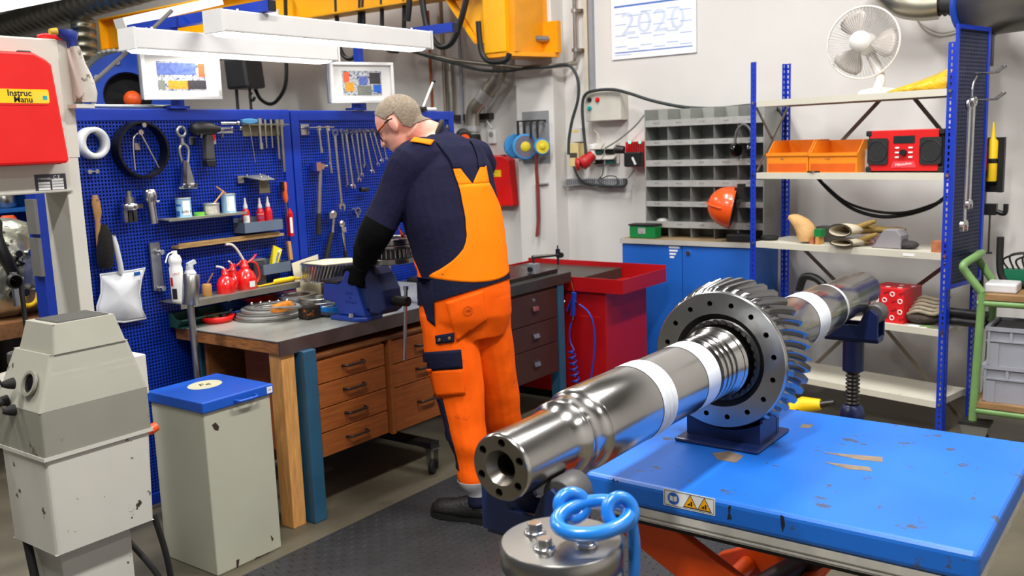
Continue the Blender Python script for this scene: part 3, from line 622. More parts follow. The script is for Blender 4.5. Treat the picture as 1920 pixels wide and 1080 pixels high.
for s in (-.04, .075): q.b2(XP, XP+.004, c.y+s-.015, c.y+s+.015, c.z-.07, c.z-.03).cyl((XP, c.y+s, c.z-.035), (XP+.075, c.y+s, c.z-.035), .0045, seg=8).cyl((XP+.075, c.y+s, c.z-.035), (XP+.08, c.y+s, c.z-.02), .006, seg=8)
part('hook', q, CHROME, t)
# chrome double hooks right of the driver
q = MB(); c = seen(420, 244, .03)
for s in (0, .05): q.cyl((XP, c.y+s, c.z), (XP+.09, c.y+s, c.z), .0035, seg=8).sph((XP+.09, c.y+s, c.z+.008), .007, 8, 6)
q.b2(XP, XP+.004, c.y-.02, c.y+.07, c.z-.014, c.z+.014); solo('pegboard_hook', q, CHROME, 'chrome double hook beside the impact driver', 'hook')
# T handle key
c = seen(467, 227, .05); t = thing('t_handle_key', 'light blue T-handle hex key on the pegboard', 'hex key', vadd(c, z=-.1))
part('handle', MB().prism([(-.045, -.008), (-.012, -.014), (.012, -.014), (.045, -.008), (.045, .008), (.012, .012), (-.012, .012), (-.045, .008)], frame(vadd(c, -.009), Y, X), .018), mat('light_blue_handle', (96, 170, 224), .4), t, bevel=.004)
part('blade', MB().cyl(vadd(c, y=0, z=-.014), vadd(c, y=.018, z=-.20), .0025, seg=6), CHROME, t)
c = seen(430, 231, .05); solo('ratchet_bar', MB().cyl(vadd(c, y=-.05), vadd(c, y=.045), .007).cyl(vadd(c, y=.04), vadd(c, y=.052), .012), CHROME, 'short chrome ratchet bar resting on the double hook', 'tool')
# tool holder strip with hex keys
a, b = seen(453, 232, .0), seen(531, 243, .0)
solo('tool_holder_strip', MB().b2(XP, XP+.004, a.y, b.y, b.z-.03, a.z).b2(XP+.004, XP+.05, a.y, b.y, (a.z+b.z)/2+.006, (a.z+b.z)/2+.011), mat('drab_zinc', (146, 140, 112), .45, .6), 'drab zinc holder strip carrying long hex keys', 'holder')
for i, (px, yt, yb, r) in enumerate(((485, 222, 280, .008), (496, 224, 277, .004), (507, 224, 277, .004), (518, 224, 298, .007), (526, 224, 322, .009))):
    u0 = seen(px, yt, .03); u1 = seen(px+[1, 3, 4, 3, 4][i], yb, .03)
    q = MB().cyl(u0, vadd(u0, z=-.035), r*1.8, seg=12).cyl(vadd(u0, z=-.035), Vector((XP+.03, u0.y, u1.z)), r, seg=8)
    if i == 0: q.cyl(Vector((XP+.03, u0.y, u1.z+.03)), Vector((XP+.03, u0.y, u1.z)), r*1.5, seg=10)
    solo('socket_bit', q, [CHROME, STEEL][i > 2], ['steel socket bit with a thick tip, first in the holder strip', 'thin short socket bit, second in the holder strip', 'thin short socket bit, third in the holder strip', 'long steel hex bit, fourth in the holder strip', 'longest steel hex bit, last in the holder strip'][i], 'tool', 'hex keys in the holder strip')
# folded sheet bracket
c = seen(480, 330, .05); t = thing('sheet_bracket', 'bent zinc sheet bracket with rivets on the pegboard', 'bracket', vadd(c, z=-.05)); ZN = mat('zinc_sheet', (176, 176, 160), .4, .7, .12)
part('top_plate', MB().hexa([vadd(c, -.045, -.055, .0), vadd(c, .07, -.02, -.022), vadd(c, .07, .055, -.022), vadd(c, -.045, .085, .0)], [vadd(c, -.045, -.055, .004), vadd(c, .07, -.02, -.018), vadd(c, .07, .055, -.018), vadd(c, -.045, .085, .004)]), ZN, t)
part('leg_plate', MB().hexa([vadd(c, .02, -.005, -.085), vadd(c, .024, -.005, -.085), vadd(c, .024, .06, -.085), vadd(c, .02, .06, -.085)], [vadd(c, .02, .0, -.014), vadd(c, .024, .0, -.014), vadd(c, .024, .055, -.014), vadd(c, .02, .055, -.014)]), mat('brown_zinc', (120, 112, 92), .5, .5), t)
part('wall_clip', MB().b2(XP, XP+.02, c.y-.085, c.y-.05, c.z-.03, c.z+.005), CHROME, t)
for (dx, dy) in ((-.03, -.03), (-.03, .05), (.04, 0.), (.04, .04)): part('rivet', MB().sph(vadd(c, dx, dy, -.0012-.19*(dx)*.9+.002), .005, 8, 6), CHROME, t)
# screwdriver
c = seen(532, 352, .03); t = thing('screwdriver', 'orange and black handled screwdriver hanging on the pegboard', 'screwdriver', vadd(c, z=-.1))
part('handle', MB().tube([vadd(c, z=.03), vadd(c, z=.02), vadd(c, y=.004, z=-.02), vadd(c, y=.006, z=-.055), vadd(c, y=.008, z=-.075)], [.012, .017, .012, .014, .007], 12), mat('orange_grip', (238, 96, 26), .45), t)
part('grip', MB().tube([vadd(c, x=.004, y=-.01, z=.03), vadd(c, x=.004, y=-.01, z=-.015)], [.012, .009], 10), BLACK, t)
part('blade', MB().cyl(vadd(c, y=.008, z=-.075), vadd(c, y=.012, z=-.145), .004, seg=8), CHROME, t)
c = seen(543, 400, .03); t = thing('sealant_stick', 'red and white sealant stick clipped to the pegboard edge', 'tube', vadd(c, z=-.11))
part('body', MB().hexa([vadd(c, -.012, -.014, -.115), vadd(c, .012, -.014, -.115), vadd(c, .012, .01, -.115), vadd(c, -.012, .01, -.115)], [vadd(c, -.012, -.013, 0), vadd(c, .012, -.013, 0), vadd(c, .012, .011, 0), vadd(c, -.012, .011, 0)]), RED, t)
part('cap', MB().hexa([vadd(c, -.012, -.013, .0005), vadd(c, .012, -.013, .0005), vadd(c, .012, .011, .0005), vadd(c, -.012, .011, .0005)], [vadd(c, -.002, -.002, .026), vadd(c, .002, -.002, .026), vadd(c, .002, .002, .026), vadd(c, -.002, .002, .026)]), RED, t)
part('label', MB().b2(c.x+.0121, c.x+.0126, c.y-.012, c.y+.004, c.z-.1, c.z-.02), LABELW, t)
c = seen(543, 480, .03); solo('wooden_stick', MB().beam(vadd(c, y=.006, z=-.02), vadd(c, y=.0, z=.075), .014, .018), PINE, 'short wooden stick below the red sealant stick', 'stick')
# hand brush
c = seen(179, 367, .03); t = thing('hand_brush', 'wooden handled hand brush with dark bristles on the pegboard', 'brush', vadd(c, z=-.3)); BW = wood('brush_beech', (172, 126, 76), .2, (10, 10, 2))
def bp(px, py): p = seen(px, py, .03); return p
hp = [bp(178, 366), bp(180, 380), bp(183, 400), bp(183, 415), bp(186, 440), bp(187, 470), bp(190, 495)]
part('handle', MB().tube(hp, [.010, .017, .016, .010, .014, .012, .006], 12), BW, t)
br = thing
q = MB(); b0 = [bp(194, 424), bp(202, 440), bp(205, 470), bp(200, 500)]
q.tube([vadd(p, x=.006) for p in (bp(192, 421), bp(194, 440), bp(196, 470), bp(196, 497), bp(195, 504))], [.014, .030, .036, .032, .016], 14)
part('bristle_block', q, mat('dark_bristle', (18, 15, 12), .95, 0, .4, 120., bump=.9, bscale=240), t)
part('hook', pegpin(MB(), vadd(hp[0], z=-.02), .05), CHROME, t)
# dustpan
WH2 = mat('white_enamel_steel', (214, 216, 218), .4, 0, .05, spots=(150, 150, 150), sscale=26, sthr=.8)
t = thing('dustpan', 'white metal dustpan hanging on the pegboard', 'dustpan', seen(228, 600, .03))
ol = [(211, 512), (252, 507), (271, 502), (264, 525), (261, 550), (265, 580), (273, 597), (232, 604), (183, 600), (182, 575), (190, 550), (190, 525), (188, 515)]
P = [seen(x, y, .03) for x, y in ol]; cen = seen(228, 560, .075)
n = len(P); fr5 = (0, .12, .35, .65, .97); vs = [P[i].lerp(Vector((P[i].x, cen.y, cen.z)), f)+X*(.04*math.sin(min(1, f*1.3)*math.pi/2)) for f in fr5 for i in range(n)]
o = part('pan', MB().add(vs, [(r*n+i, r*n+(i+1) % n, (r+1)*n+(i+1) % n, (r+1)*n+i) for r in range(4) for i in range(n)]+[tuple(4*n+i for i in range(n))], True), WH2, t); sd = o.modifiers.new('thick', 'SOLIDIFY'); sd.thickness = .003
part('rim', MB().tube([vadd(p, x=.001) for p in P[:7]]+[vadd(p, x=.001) for p in P[6:]], .0045, 8, True, True), WH2, t)
part('handle', MB().tube([seen(212, 441, .045), seen(217, 460, .05), seen(225, 495, .052), seen(228, 512, .045)], [.009, .012, .012, .012], 12), WH2, t)
part('sticker', MB().prism(rect(.03, .015), frame(seen(257, 513, .052), Y+Z*.05, X), .001), mat('blue_sticker', (20, 84, 160), .4), t)
part('barcode_sticker', MB().prism(rect(.028, .016), frame(seen(257, 522, .056), Y+Z*.05, X), .0008), LABELW, t)
part('hook', pegpin(MB(), vadd(seen(211, 443, .04), z=.006), .06), CHROME, t)
# flat bar with bolts
a, b = seen(289, 455, .02), seen(297, 544, .02); t = thing('flat_steel_bar', 'flat steel bar held by two bolts on the pegboard', 'steel bar', vadd(b))
part('bar', MB().hexa([(XP+.012, a.y-.024, a.z), (XP+.024, a.y-.024, a.z), (XP+.024, a.y+.024, a.z), (XP+.012, a.y+.024, a.z)][::-1], [(XP+.012, b.y-.022, b.z), (XP+.024, b.y-.022, b.z), (XP+.024, b.y+.028, b.z), (XP+.012, b.y+.028, b.z)][::-1]), mat('satin_aluminium', (172, 174, 178), .36, .9), t)
for (px, py) in ((294, 472), (297, 540)):
    p = seen(px, py, .02); part('bolt', MB().cyl((XP+.0245, p.y, p.z), (XP+.05, p.y, p.z), .007).cyl((XP+.05, p.y, p.z), (XP+.062, p.y, p.z), .0125, seg=6).cyl((XP+.027, p.y, p.z), (XP+.032, p.y, p.z), .014, seg=16), CHROME, t)
# cutter head and reamer
c = seen(243, 385, .05); t = thing('cutter_head', 'steel cutter head with blades hanging on the pegboard', 'tool head', vadd(c, z=-.06))
part('shank', MB().cyl(vadd(c, z=.062), vadd(c, z=.035), .012).cyl(vadd(c, z=.035), vadd(c, z=.008), .022, seg=6), STEEL, t)
part('disc', MB().lathe([(.03, .008), (.036, .003), (.036, -.016), (.03, -.02)], c, Z, 24).box(vadd(c, y=.04, z=-.006), (.03, .03, .02)), CHROME, t)
for k, (dy, dz) in enumerate(((-.03, -.045), (-.008, -.048), (.014, -.046))): part('blade', MB().box(vadd(c, x=.005, y=dy, z=dz), (.02, .016, .052)), DARKST if k % 2 else CHROME, t)
c = seen(283, 370, .045); t = thing('expansion_sleeve', 'polished steel stepped sleeve hanging on the pegboard', 'sleeve', vadd(c, z=-.12))
part('head', MB().lathe([(.022, .024), (.027, .02), (.030, .0), (.030, -.012), (.026, -.03)], vadd(c, y=-.004, z=.012), Z, 28), CHROME, t)
part('barrel', MB().cyl(vadd(c, y=-.003, z=-.0185), vadd(c, y=.003, z=-.115), .0195, seg=24), CHROME, t)
part('set_screw', MB().cyl(vadd(c, y=.022, z=-.02), vadd(c, y=.038, z=-.02), .005, seg=8), CHROME, t)
# --- shelf with paint tins
def pshelf(name, label, pxl, pxr, depth, th=.006, m=None, lip=.02, offz=0.):
    a, b = pg(*pxl, off=depth), pg(*pxr, off=depth); z = (a.z+b.z)/2+offz
    return solo(name, MB().b2(XP+.001, XP+depth, a.y, b.y, z-th, z).b2(XP+depth-.003, XP+depth, a.y, b.y, z-th-lip+.001, z-th), m or ZN, label, 'shelf'), z, a.y, b.y
sh1, s1z, s1a, s1b = pshelf('wall_shelf', 'narrow steel shelf holding paint tins on the pegboard', (317, 409), (463, 399), .10, lip=.006)
TIN = mat('tin_plate', (190, 188, 180), .35, .8)
def tin(px, r, h, label, band, x=.05, kind=0):
    p = pg(px, 400, x); c = Vector((p.x, p.y, s1z)); t = thing('paint_tin', label, 'tin', c)
    part('can', MB().lathe([(r, 0), (r, h-.004), (r+.002, h)], c, Z, 28), band, t)
    part('lid', MB().lathe([(r+.002, h+.0003), (r+.003, h+.003), (r-.002, h+.005), (r-.006, h+.001), (.001, h+.001)], c, Z, 28), TIN, t)
    return t, c
LBL = mat('pale_blue_tin_label', (150, 196, 226), .45, 0, .06, 40.)
t, c = tin(345, .034, .083, 'pale blue paint tin at the left end of the tin shelf', LBL)
vw = (Vector((CAM.x, CAM.y, 0))-Vector((c.x, c.y, 0))).normalized(); vr_ = Vector((-vw.y, vw.x, 0))
def wrap(t, c, r, z0, z1, a0, a1, m, name='label'):
    n = 8; vs = []; fs = []; b_ = math.atan2(vw.y, vw.x)
    for i in range(n+1):
        an = b_+a0+(a1-a0)*i/n; vs += [(c.x+r*math.cos(an), c.y+r*math.sin(an), c.z+z0), (c.x+r*math.cos(an), c.y+r*math.sin(an), c.z+z1)]
    for i in range(n): fs.append((2*i, 2*i+2, 2*i+3, 2*i+1))
    return part(name, MB().add(vs, fs, True), m, t)
wrap(t, c, .0346, .01, .075, -.1, .95, LABELW); wrap(t, c, .0346, .005, .03, -1.2, -.5, mat('tin_blue', (36, 96, 196), .45)); wrap(t, c, .0346, .05, .06, -1.2, -.3, mat('tin_blue', (36, 96, 196), .45))
text('lettering', 'A/W P', .016, frame(c+vw*.036+vr_*.012+Z*.025, vr_, vw), PRINT, t)
t, c = tin(430, .033, .085, 'pale blue paint tin at the right end of the tin shelf', LBL, .035); wrap(t, c, .0336, .008, .078, -.3, .9, LABELW)
part('stirring_stick', MB().tube([vadd(c, -.01, .01, .08), vadd(c, .0, -.06, .125)], .004, 6), PINE, t)
t, c = tin(397, .036, .048, 'low grey tin in the middle of the tin shelf', mat('grey_tin', (176, 174, 164), .45, .3, .15, 60.), .055); wrap(t, c, .0366, .006, .04, -.8, .7, mat('worn_label', (196, 192, 178), .6, 0, .2, 90.))
part('stirring_stick', MB().tube([vadd(c, .0, .012, .045), vadd(c, .01, .07, .105)], .004, 6), PINE, t)
p = pg(374, 405, .06); solo('tape_roll', MB().ring((p.x, p.y, s1z), Z, .012, .024, .016, 28), mat('green_tape', (112, 196, 70), .5), 'green tape roll between the tins', 'tape')
# --- grey bins
GBIN = mat('blue_grey_bin', (96, 110, 130), .5, 0, .05)
def openbin(name, label, y0, y1, z0, h, d, m, x0=XP+.002, cat='bin'):
    t = thing(name, label, cat, (x0+d/2, (y0+y1)/2, z0)); k = .003
    part('tray', MB().b2(x0, x0+d, y0, y1, z0, z0+k).b2(x0, x0+k, y0, y1, z0+k, z0+h+.02).b2(x0+d-k, x0+d, y0, y1, z0+k, z0+h).b2(x0+k, x0+d-k, y0, y0+k, z0+k, z0+h).b2(x0+k, x0+d-k, y1-k, y1, z0+k, z0+h), m, t); return t
a, b = pg(460, 437, .09), pg(531, 430, .09); bz = (a.z+b.z)/2
openbin('storage_bin', 'blue grey bin on the pegboard holding threadlocker bottles', a.y, b.y, bz, .05, .088, GBIN)
def bottle(px, top, label, first=False):
    p = pg(px, 400, .045); c = Vector((p.x, p.y, bz+.0035)); t = thing('threadlocker_bottle', label, 'bottle', c, 'threadlocker bottles'); H = pg(px, top, .045).z-c.z; q_ = H/.155
    part('bottle', MB().lathe([(.017, 0), (.019, .004), (.019, .085*q_), (.014, .1*q_), (.009, .106*q_)], c, Z, 20), mat('red_bottle', (206, 24, 30), .35), t)
    part('nozzle', MB().lathe([(.0105, .1062*q_), (.0105, .118*q_), (.006, .13*q_), (.004, H)], c, Z, 14), mat('natural_cap', (216, 208, 200), .45), t)
    wrap(t, c, .0194, .02, .075*q_, -.9, .9, mat('loctite_label', (214, 34, 40), .4) if not first else LABELW); return t, c
bottle(461, 371, 'threadlocker bottle with a white label in the grey bin', True)
t, c = bottle(488, 371, 'threadlocker bottle printed 243 in the grey bin'); text('lettering', 'LOCTITE', .009, frame(c+vw*.0203+Z*.078, vr_, vw), LABELW, t, sx=.8); text('lettering', '243', .016, frame(c+vw*.0203+Z*.06, vr_, vw), mat('label_blue', (40, 104, 200), .5), t)
bottle(503, 368, 'red threadlocker bottle at the right of the grey bin')
# wooden gutter
a, b = pg(335, 462, .06), pg(532, 440, .06); z_ = (a.z+b.z)/2
solo('wooden_ledge', MB().b2(XP+.002, XP+.062, a.y, b.y, z_-.008, z_+.004).b2(XP+.056, XP+.064, a.y, b.y-.03, z_+.004, z_+.016), wood('weathered_plywood', (170, 136, 86), .35, (8, 1.2, 8)), 'weathered plywood ledge fixed to the pegboard', 'ledge')
# --- long lower shelf with oil cans
a, b = pg(376, 558, .17), pg(563, 532, .17); OZ = (a.z+b.z)/2+.0; OY0, OY1 = 2.40, b.y
solo('wall_shelf', MB().b2(XP+.002, XP+.17, OY0, OY1, OZ-.005, OZ).b2(XP+.166, XP+.17, OY0, OY1, OZ-.028, OZ-.005), mat('galvanised_shelf', (150, 148, 138), .4, .7, .12), 'galvanised steel shelf with the red oil cans', 'shelf')
def onshelf(px, d): p = pg(px, 520, d); return Vector((p.x, p.y, OZ))
# oil cans
OILR = mat('red_oil_can_enamel', (222, 20, 16), .25, 0, .04, coat=.6)
def oilcan(px, d, sc, label, spout):
    c = onshelf(px, d); t = thing('oil_can', label, 'oil can', c, 'red oil cans'); k = sc
    part('body', MB().lathe([(.044*k, 0), (.046*k, .004*k), (.046*k, .045*k), (.044*k, .05*k), (.036*k, .07*k), (.022*k, .085*k), (.016*k, .088*k)], c, Z, 32), OILR, t)
    part('neck', MB().lathe([(.018*k, .0885*k), (.018*k, .1*k), (.015*k, .102*k), (.015*k, .115*k), (.008*k, .125*k)], c, Z, 20), OILR, t)
    e = c+Z*.12*k
    part('spout', MB().tube(catmull([e+Vector(s)*k for s in spout], 5), [.006*k, .0052*k, .005*k]+[.0045*k]*40, 8) if False else MB().tube(catmull([e+Vector(s)*k for s in spout], 5), .0052*k, 8), mat('cream_spout', (228, 222, 208), .4), t)
    part('lever', MB().tube(catmull([e+Vector((0, .012, -.012))*k, e+Vector((.0, .04, .0))*k, e+Vector((.0, .065, .02))*k], 4), .005*k, 8).tube(catmull([e+Vector((0, .03, -.006))*k, e+Vector((.0, .062, -.02))*k, e+Vector((.0, .075, -.07))*k, e+Vector((.0, .06, -.1))*k], 5), .0045*k, 8), OILR, t)
    return t, c
t, c = oilcan(460, .09, 1.12, 'red oil can with the longest curved spout', [(0, 0, 0), (0, -.03, .05), (0, -.055, .075), (0, -.085, .08)]); wrap(t, c, .0521, .012, .04, .3, .9, LABELW)
oilcan(422, .11, .92, 'red oil can with a white nozzle at the left of the three', [(0, 0, 0), (0, -.01, .01), (0, -.045, .022)])
oilcan(437, .05, 1.0, 'red oil can standing behind the other two', [(0, 0, 0), (0, -.01, .012), (.02, -.03, .02)])
# white spray bottle + spray can
c = onshelf(331, .10); t = thing('lubricant_bottle', 'tall white bottle with red print at the shelf end', 'bottle', c)
part('body', MB().lathe([(.026, 0), (.029, .004), (.029, .15), (.024, .162), (.027, .172), (.029, .185), (.022, .205), (.013, .21)], c, Z, 24), WHITE, t); part('cap', MB().cyl(c+Z*.21, c+Z*.226, .012), WHITE, t)
part('feed_tube', MB().tube(catmull([c+Z*.22, c+Vector((.0, -.03, .215)), c+Vector((.01, -.055, .18))], 5), .003, 8), WHITE, t)
wrap(t, c, .0294, .012, .06, -.9, -.1, PRINT, 'print_patch'); wrap(t, c, .0294, .07, .11, -1.1, -.6, RED, 'print_patch')
text('lettering', 'LM-T', .014, frame(c+vw*.0302+Z*.125, vr_, vw), RED, t)
c = onshelf(357, .085); t = thing('spray_can', 'white and blue spray can with a grey nozzle', 'spray can', c)
part('body', MB().lathe([(.027, 0), (.0275, .003), (.0275, .115), (.02, .128)], c, Z, 24), WHITE, t); wrap(t, c, .0279, .09, .112, -1.5, 1.5, mat('tin_blue', (36, 96, 196), .45))
part('nozzle', MB().cyl(c+Z*.128, c+Z*.148, .017).beam(c+Vector((0, -.01, .152)), c+Vector((0, .03, .165)), .018, .018), mat('pale_grey_plastic', (200, 204, 206), .4), t)
c = onshelf(386, .10); t = thing('amber_jar', 'small amber jar with a brush in it', 'jar', c)
part('jar', MB().lathe([(.02, 0), (.022, .003), (.022, .05), (.019, .056)], c, Z, 20), mat('amber_wax', (178, 130, 66), .4), t); part('brush_stick', MB().tube([c+Z*.05, c+Vector((0, .04, .1))], .004, 6), OAKD, t)
c = onshelf(484, .035); t = thing('clear_canister', 'smoked square canister behind the oil cans', 'canister', c)
part('body', MB().b2(c.x-.02, c.x+.02, c.y-.036, c.y+.036, c.z, c.z+.115), mat('smoked_plastic', (70, 70, 74), .2, 0, .05), t, bevel=.006); part('lid', MB().b2(c.x-.022, c.x+.022, c.y-.038, c.y+.038, c.z+.1155, c.z+.128), mat('grey_lid', (120, 120, 124), .4), t, bevel=.004)
a = onshelf(513, .12); b = onshelf(553, .12); t = thing('air_gun', 'yellow ribbed handle lying on the shelf end', 'tool', a)
pr = [(.006, 0)]
n_ = 14; L_ = (b-a).length
for k in range(n_): pr += [(.0125, L_*(.05+.85*k/n_)), (.0105, L_*(.05+.85*(k+.5)/n_))]
pr += [(.010, L_*.93), (.006, L_)]
part('handle', MB().lathe(pr, a+Z*.014, b-a, 16), LABELY, t); part('tip', MB().cyl(b+Z*.012, b+Z*.012+Vector((.02, .05, 0)), .006), LABELY, t); part('blade', MB().beam(a+Z*.008, a+Z*.006-Vector((0, .1, 0)), .016, .004), LABELY, t)
# bin with sealant tube
a, b = pg(495, 516, .08), pg(546, 508, .08); bz2 = (a.z+b.z)/2
openbin('storage_bin', 'blue grey bin on the pegboard holding a yellow sealant tube', a.y, b.y, bz2, .05, .078, GBIN)
c = Vector((XP+.045, (a.y+b.y)/2-.01, bz2+.01)); t = thing('sealant_tube', 'yellow and white sealant tube sticking out of the bin', 'tube', c)
e = c+Vector((.0, .05, .115)); dn = (e-c).normalized(); M = frame((c+e)/2+X*.012, dn, X)
part('body', MB().hexa([c+Vector((-.014, -.012, 0)), c+Vector((.014, -.012, 0)), c+Vector((.014, .014, -.004)), c+Vector((-.014, .014, -.004))], [e+Vector((-.003, -.026, .012)), e+Vector((.003, -.026, .012)), e+Vector((.003, .026, -.014)), e+Vector((-.003, .026, -.014))]), mat('tube_yellow', (240, 222, 30), .4), t)
part('label_stripe', MB().prism([(-.06, -.006), (.05, -.012), (.05, .0), (-.06, .008)], M @ Matrix.Rotation(.0, 4, 'Z') @ Matrix.Translation((0, 0, -.0015)), .003), LABELW, t)
text('lettering', 'HYLOMAR', .0175, M @ Matrix.Translation((-.004, -.003, .004)), PRINT, t, sx=1.)
# card leaning on the pegboard
P = [(547, 494), (596, 477), (604, 545), (560, 553)]; P3 = [onX(x, y, XP+(.03 if y < 500 else .1)) for x, y in P]; P3[2].z = P3[3].z = BZ+.001
solo('cardboard_sheet', MB().hexa(P3, [p-X*.004 for p in P3]), mat('buff_card', (210, 200, 168), .7, 0, .05), 'buff cardboard sheet leaning behind the helical gear', 'cardboard')
# --- right panel: rails, sockets and wrenches
q = MB(); a = seen(562, 233, 0); q.b2(XP, XP+.006, a.y, a.y+.055, a.z-.055, a.z)
for s in (.01, .04): q.cyl((XP, a.y+s, a.z-.02), (XP+.06, a.y+s, a.z-.02), .004, seg=8)
q.cyl((XP+.06, a.y+.01, a.z-.02), (XP+.06, a.y+.18, a.z-.018), .004, seg=8); solo('pegboard_hook', q, CHROME, 'chrome hook rail at the top left of the wrench panel', 'hook')
for i, (px, yt, yb) in enumerate(((597, 236, 287), (613, 236, 325))):
    u0, u1 = seen(px, yt, .05), seen(px+[1, 2][i], yb, .05); e = Vector((XP+.05, u0.y+.008, u1.z))
    solo('extension_bar', MB().cyl(u0, vadd(u0, z=-.024), .0135, seg=14).cyl(vadd(u0, z=-.024), e, .0075, seg=10).cyl(vadd(e, z=.028), e, .0105, seg=10), CHROME, ['short chrome extension bar at the left of the wrenches', 'long chrome extension bar beside the biggest wrench'][i], 'tool', 'extension bars')
def wrench(pts, w, ro, label, off=.045):
    """combination wrench: ring end on top, open jaw below"""
    P = [seen(x, y, off) for x, y in pts]; top, bot = P[0], P[-1]; d = (bot-top).normalized(); s = d.cross(X).normalized(); t = thing('combination_wrench', label, 'wrench', vadd(bot, z=-ro), 'combination wrenches on the pegboard')
    part('ring_end', MB().lathe([(ro*.55, -.006), (ro, -.006), (ro, .007), (ro*.55, .007)], top, X+d*.25, 20, False, True), CHROME, t)
    q = MB(); a = top+d*ro*.85; b = bot-d*ro*.7; n = 6
    rings = [[a.lerp(b, i/n)+s*w*k[0]*(1.15 if i in (0, n) else 1)+X*k[1] for k in ((-1, -.003), (-.6, -.005), (.6, -.005), (1, -.003), (1, .003), (.6, .005), (-.6, .005), (-1, .003))] for i in range(n+1)]
    q.loft(rings, True); part('shank', q, CHROME, t)
    j = [(math.cos(math.radians(an))*ro*1.1, math.sin(math.radians(an))*ro*1.1) for an in range(-235, 56, 24)]
    jaw = j + [(ro*.52, ro*.75), (ro*.5, -ro*.05), (0, -ro*.3), (-ro*.5, -ro*.05), (-ro*.52, ro*.75)]
    part('open_jaw', MB().prism(jaw, frame(bot-X*.005, -(s*math.cos(.26)+d*math.sin(.26)), X) if False else Matrix(((X.x, 0, 0, 0),)*4) if False else frame(bot-X*.005, (s*math.cos(.26)-d*math.sin(.26))*(1 if s.cross(d).dot(X) > 0 else -1), X), .010), CHROME, t)
wl_ = ['biggest combination wrench', 'second largest wrench, behind its neighbour', 'third wrench of the row', 'fourth wrench of the row', 'fifth wrench, partly behind its neighbours', 'sixth wrench of the row', 'seventh wrench of the row', 'eighth wrench, hanging askew', 'ninth wrench near the worker', 'last wrench beside the worker']
wd = [([(627, 249), (632, 300), (641, 388)], .0085, .021), ([(640, 246), (648, 300), (652, 350)], .0062, .013), ([(648, 248), (655, 300), (662, 350)], .0066, .0145), ([(658, 249), (666, 300), (673, 338)], .006, .0135), ([(668, 247), (673, 290), (678, 328)], .005, .011), ([(676, 247), (681, 290), (684, 312)], .0055, .0125), ([(683, 247), (692, 290), (698, 322)], .0055, .0125), ([(692, 246), (701, 285), (708, 308)], .0048, .011), ([(700, 246), (710, 280), (716, 302)], .0046, .0105), ([(714, 246), (721, 280), (724, 298)], .0044, .010)]
for i, (p_, w_, r_) in enumerate(wd): wrench(p_, w_, r_, wl_[i]+' on the right pegboard', .06 if i % 2 == 0 else .035)
q = MB(); a, b = seen(632, 244, 0), seen(735, 242, 0)
q.cyl((XP+.012, a.y, a.z), (XP+.012, b.y, b.z), .005, seg=8)
for k in range(10): y_ = a.y+(b.y-a.y)*k/9; q.cyl((XP, y_, a.z), (XP+.075, y_, a.z), .0035, seg=8)
solo('wrench_rack', q, STEEL, 'steel pin rail the wrenches hang from', 'rack')
# breaker bar, torque wrench, ratchet
u0, u1, u2 = seen(600, 312, .05), seen(598, 400, .05), seen(597, 440, .05); t = thing('breaker_bar', 'long steel breaker bar with a black grip on the pegboard', 'breaker bar', u2)
part('head', MB().cyl(vadd(u0, x=-.02), vadd(u0, x=.02), .016, seg=14).box(vadd(u0, y=-.03), (.05, .03, .045)).cyl(vadd(u0, y=-.03), vadd(u0, y=.05), .007), CHROME, t)
part('shaft', MB().cyl(vadd(u0, z=-.012), u1, .011, seg=14), mat('warm_steel', (168, 156, 160), .35, .8), t); part('grip', MB().cyl(u1, u2, .013, .0145, seg=14), BLACKR, t)
u0, u1, u2, u3 = seen(624, 402, .05), seen(622, 436, .05), seen(615, 470, .05), seen(611, 492, .05); t = thing('torque_wrench', 'torque wrench with a black and green grip on the pegboard', 'torque wrench', u3)
part('head', MB().lathe([(.014, -.014), (.022, -.008), (.022, .012), (.014, .016)], u0, X, 18).box(vadd(u0, y=-.028, z=-.004), (.04, .028, .03)), CHROME, t)
part('shaft', MB().beam(vadd(u0, z=-.014), u1, .016, .014), CHROME, t); part('grip', MB().tube([u1, u2, u3], [.014, .014, .013], 12), BLACKR, t); part('grip_ring', MB().tube([u3, vadd(u3, y=-.004, z=-.028)], .0135, 12), mat('green_grip', (20, 140, 70), .5), t)
u0, u1, u2 = seen(640, 420, .05), seen(647, 470, .05), seen(650, 488, .05); t = thing('ratchet', 'chrome ratchet with a flex head on the pegboard', 'ratchet', u2)
part('head', MB().lathe([(.012, -.016), (.02, -.012), (.02, .012), (.012, .016)], u0, X, 18).box(vadd(u0, z=-.03, y=.003), (.03, .032, .03)), CHROME, t); part('shaft', MB().tube([vadd(u0, z=-.045, y=.005), u1], [.009, .007], 10), CHROME, t); part('grip', MB().tube([u1, u2], [.011, .012], 10), BLACKR, t)
u0 = seen(683, 355, .05); solo('swivel_socket', MB().cyl(vadd(u0, y=-.03), vadd(u0, y=-.004), .014).cyl(vadd(u0, y=-.004), vadd(u0, y=.03), .009).box(vadd(u0, y=.01, z=-.006), (.02, .02, .02)), DARKST, 'dark swivel socket on the pegboard beside the worker', 'socket')
u0 = seen(668, 396, .05); solo('pipe_clamp', MB().ring(vadd(u0, x=-.015), X, .014, .021, .03, 20).box(vadd(u0, y=-.005, z=-.026), (.03, .016, .014)).cyl((XP, u0.y, u0.z), (XP+.07, u0.y, u0.z), .004), CHROME, 'chrome pipe clamp on the pegboard above the worker arm', 'clamp')
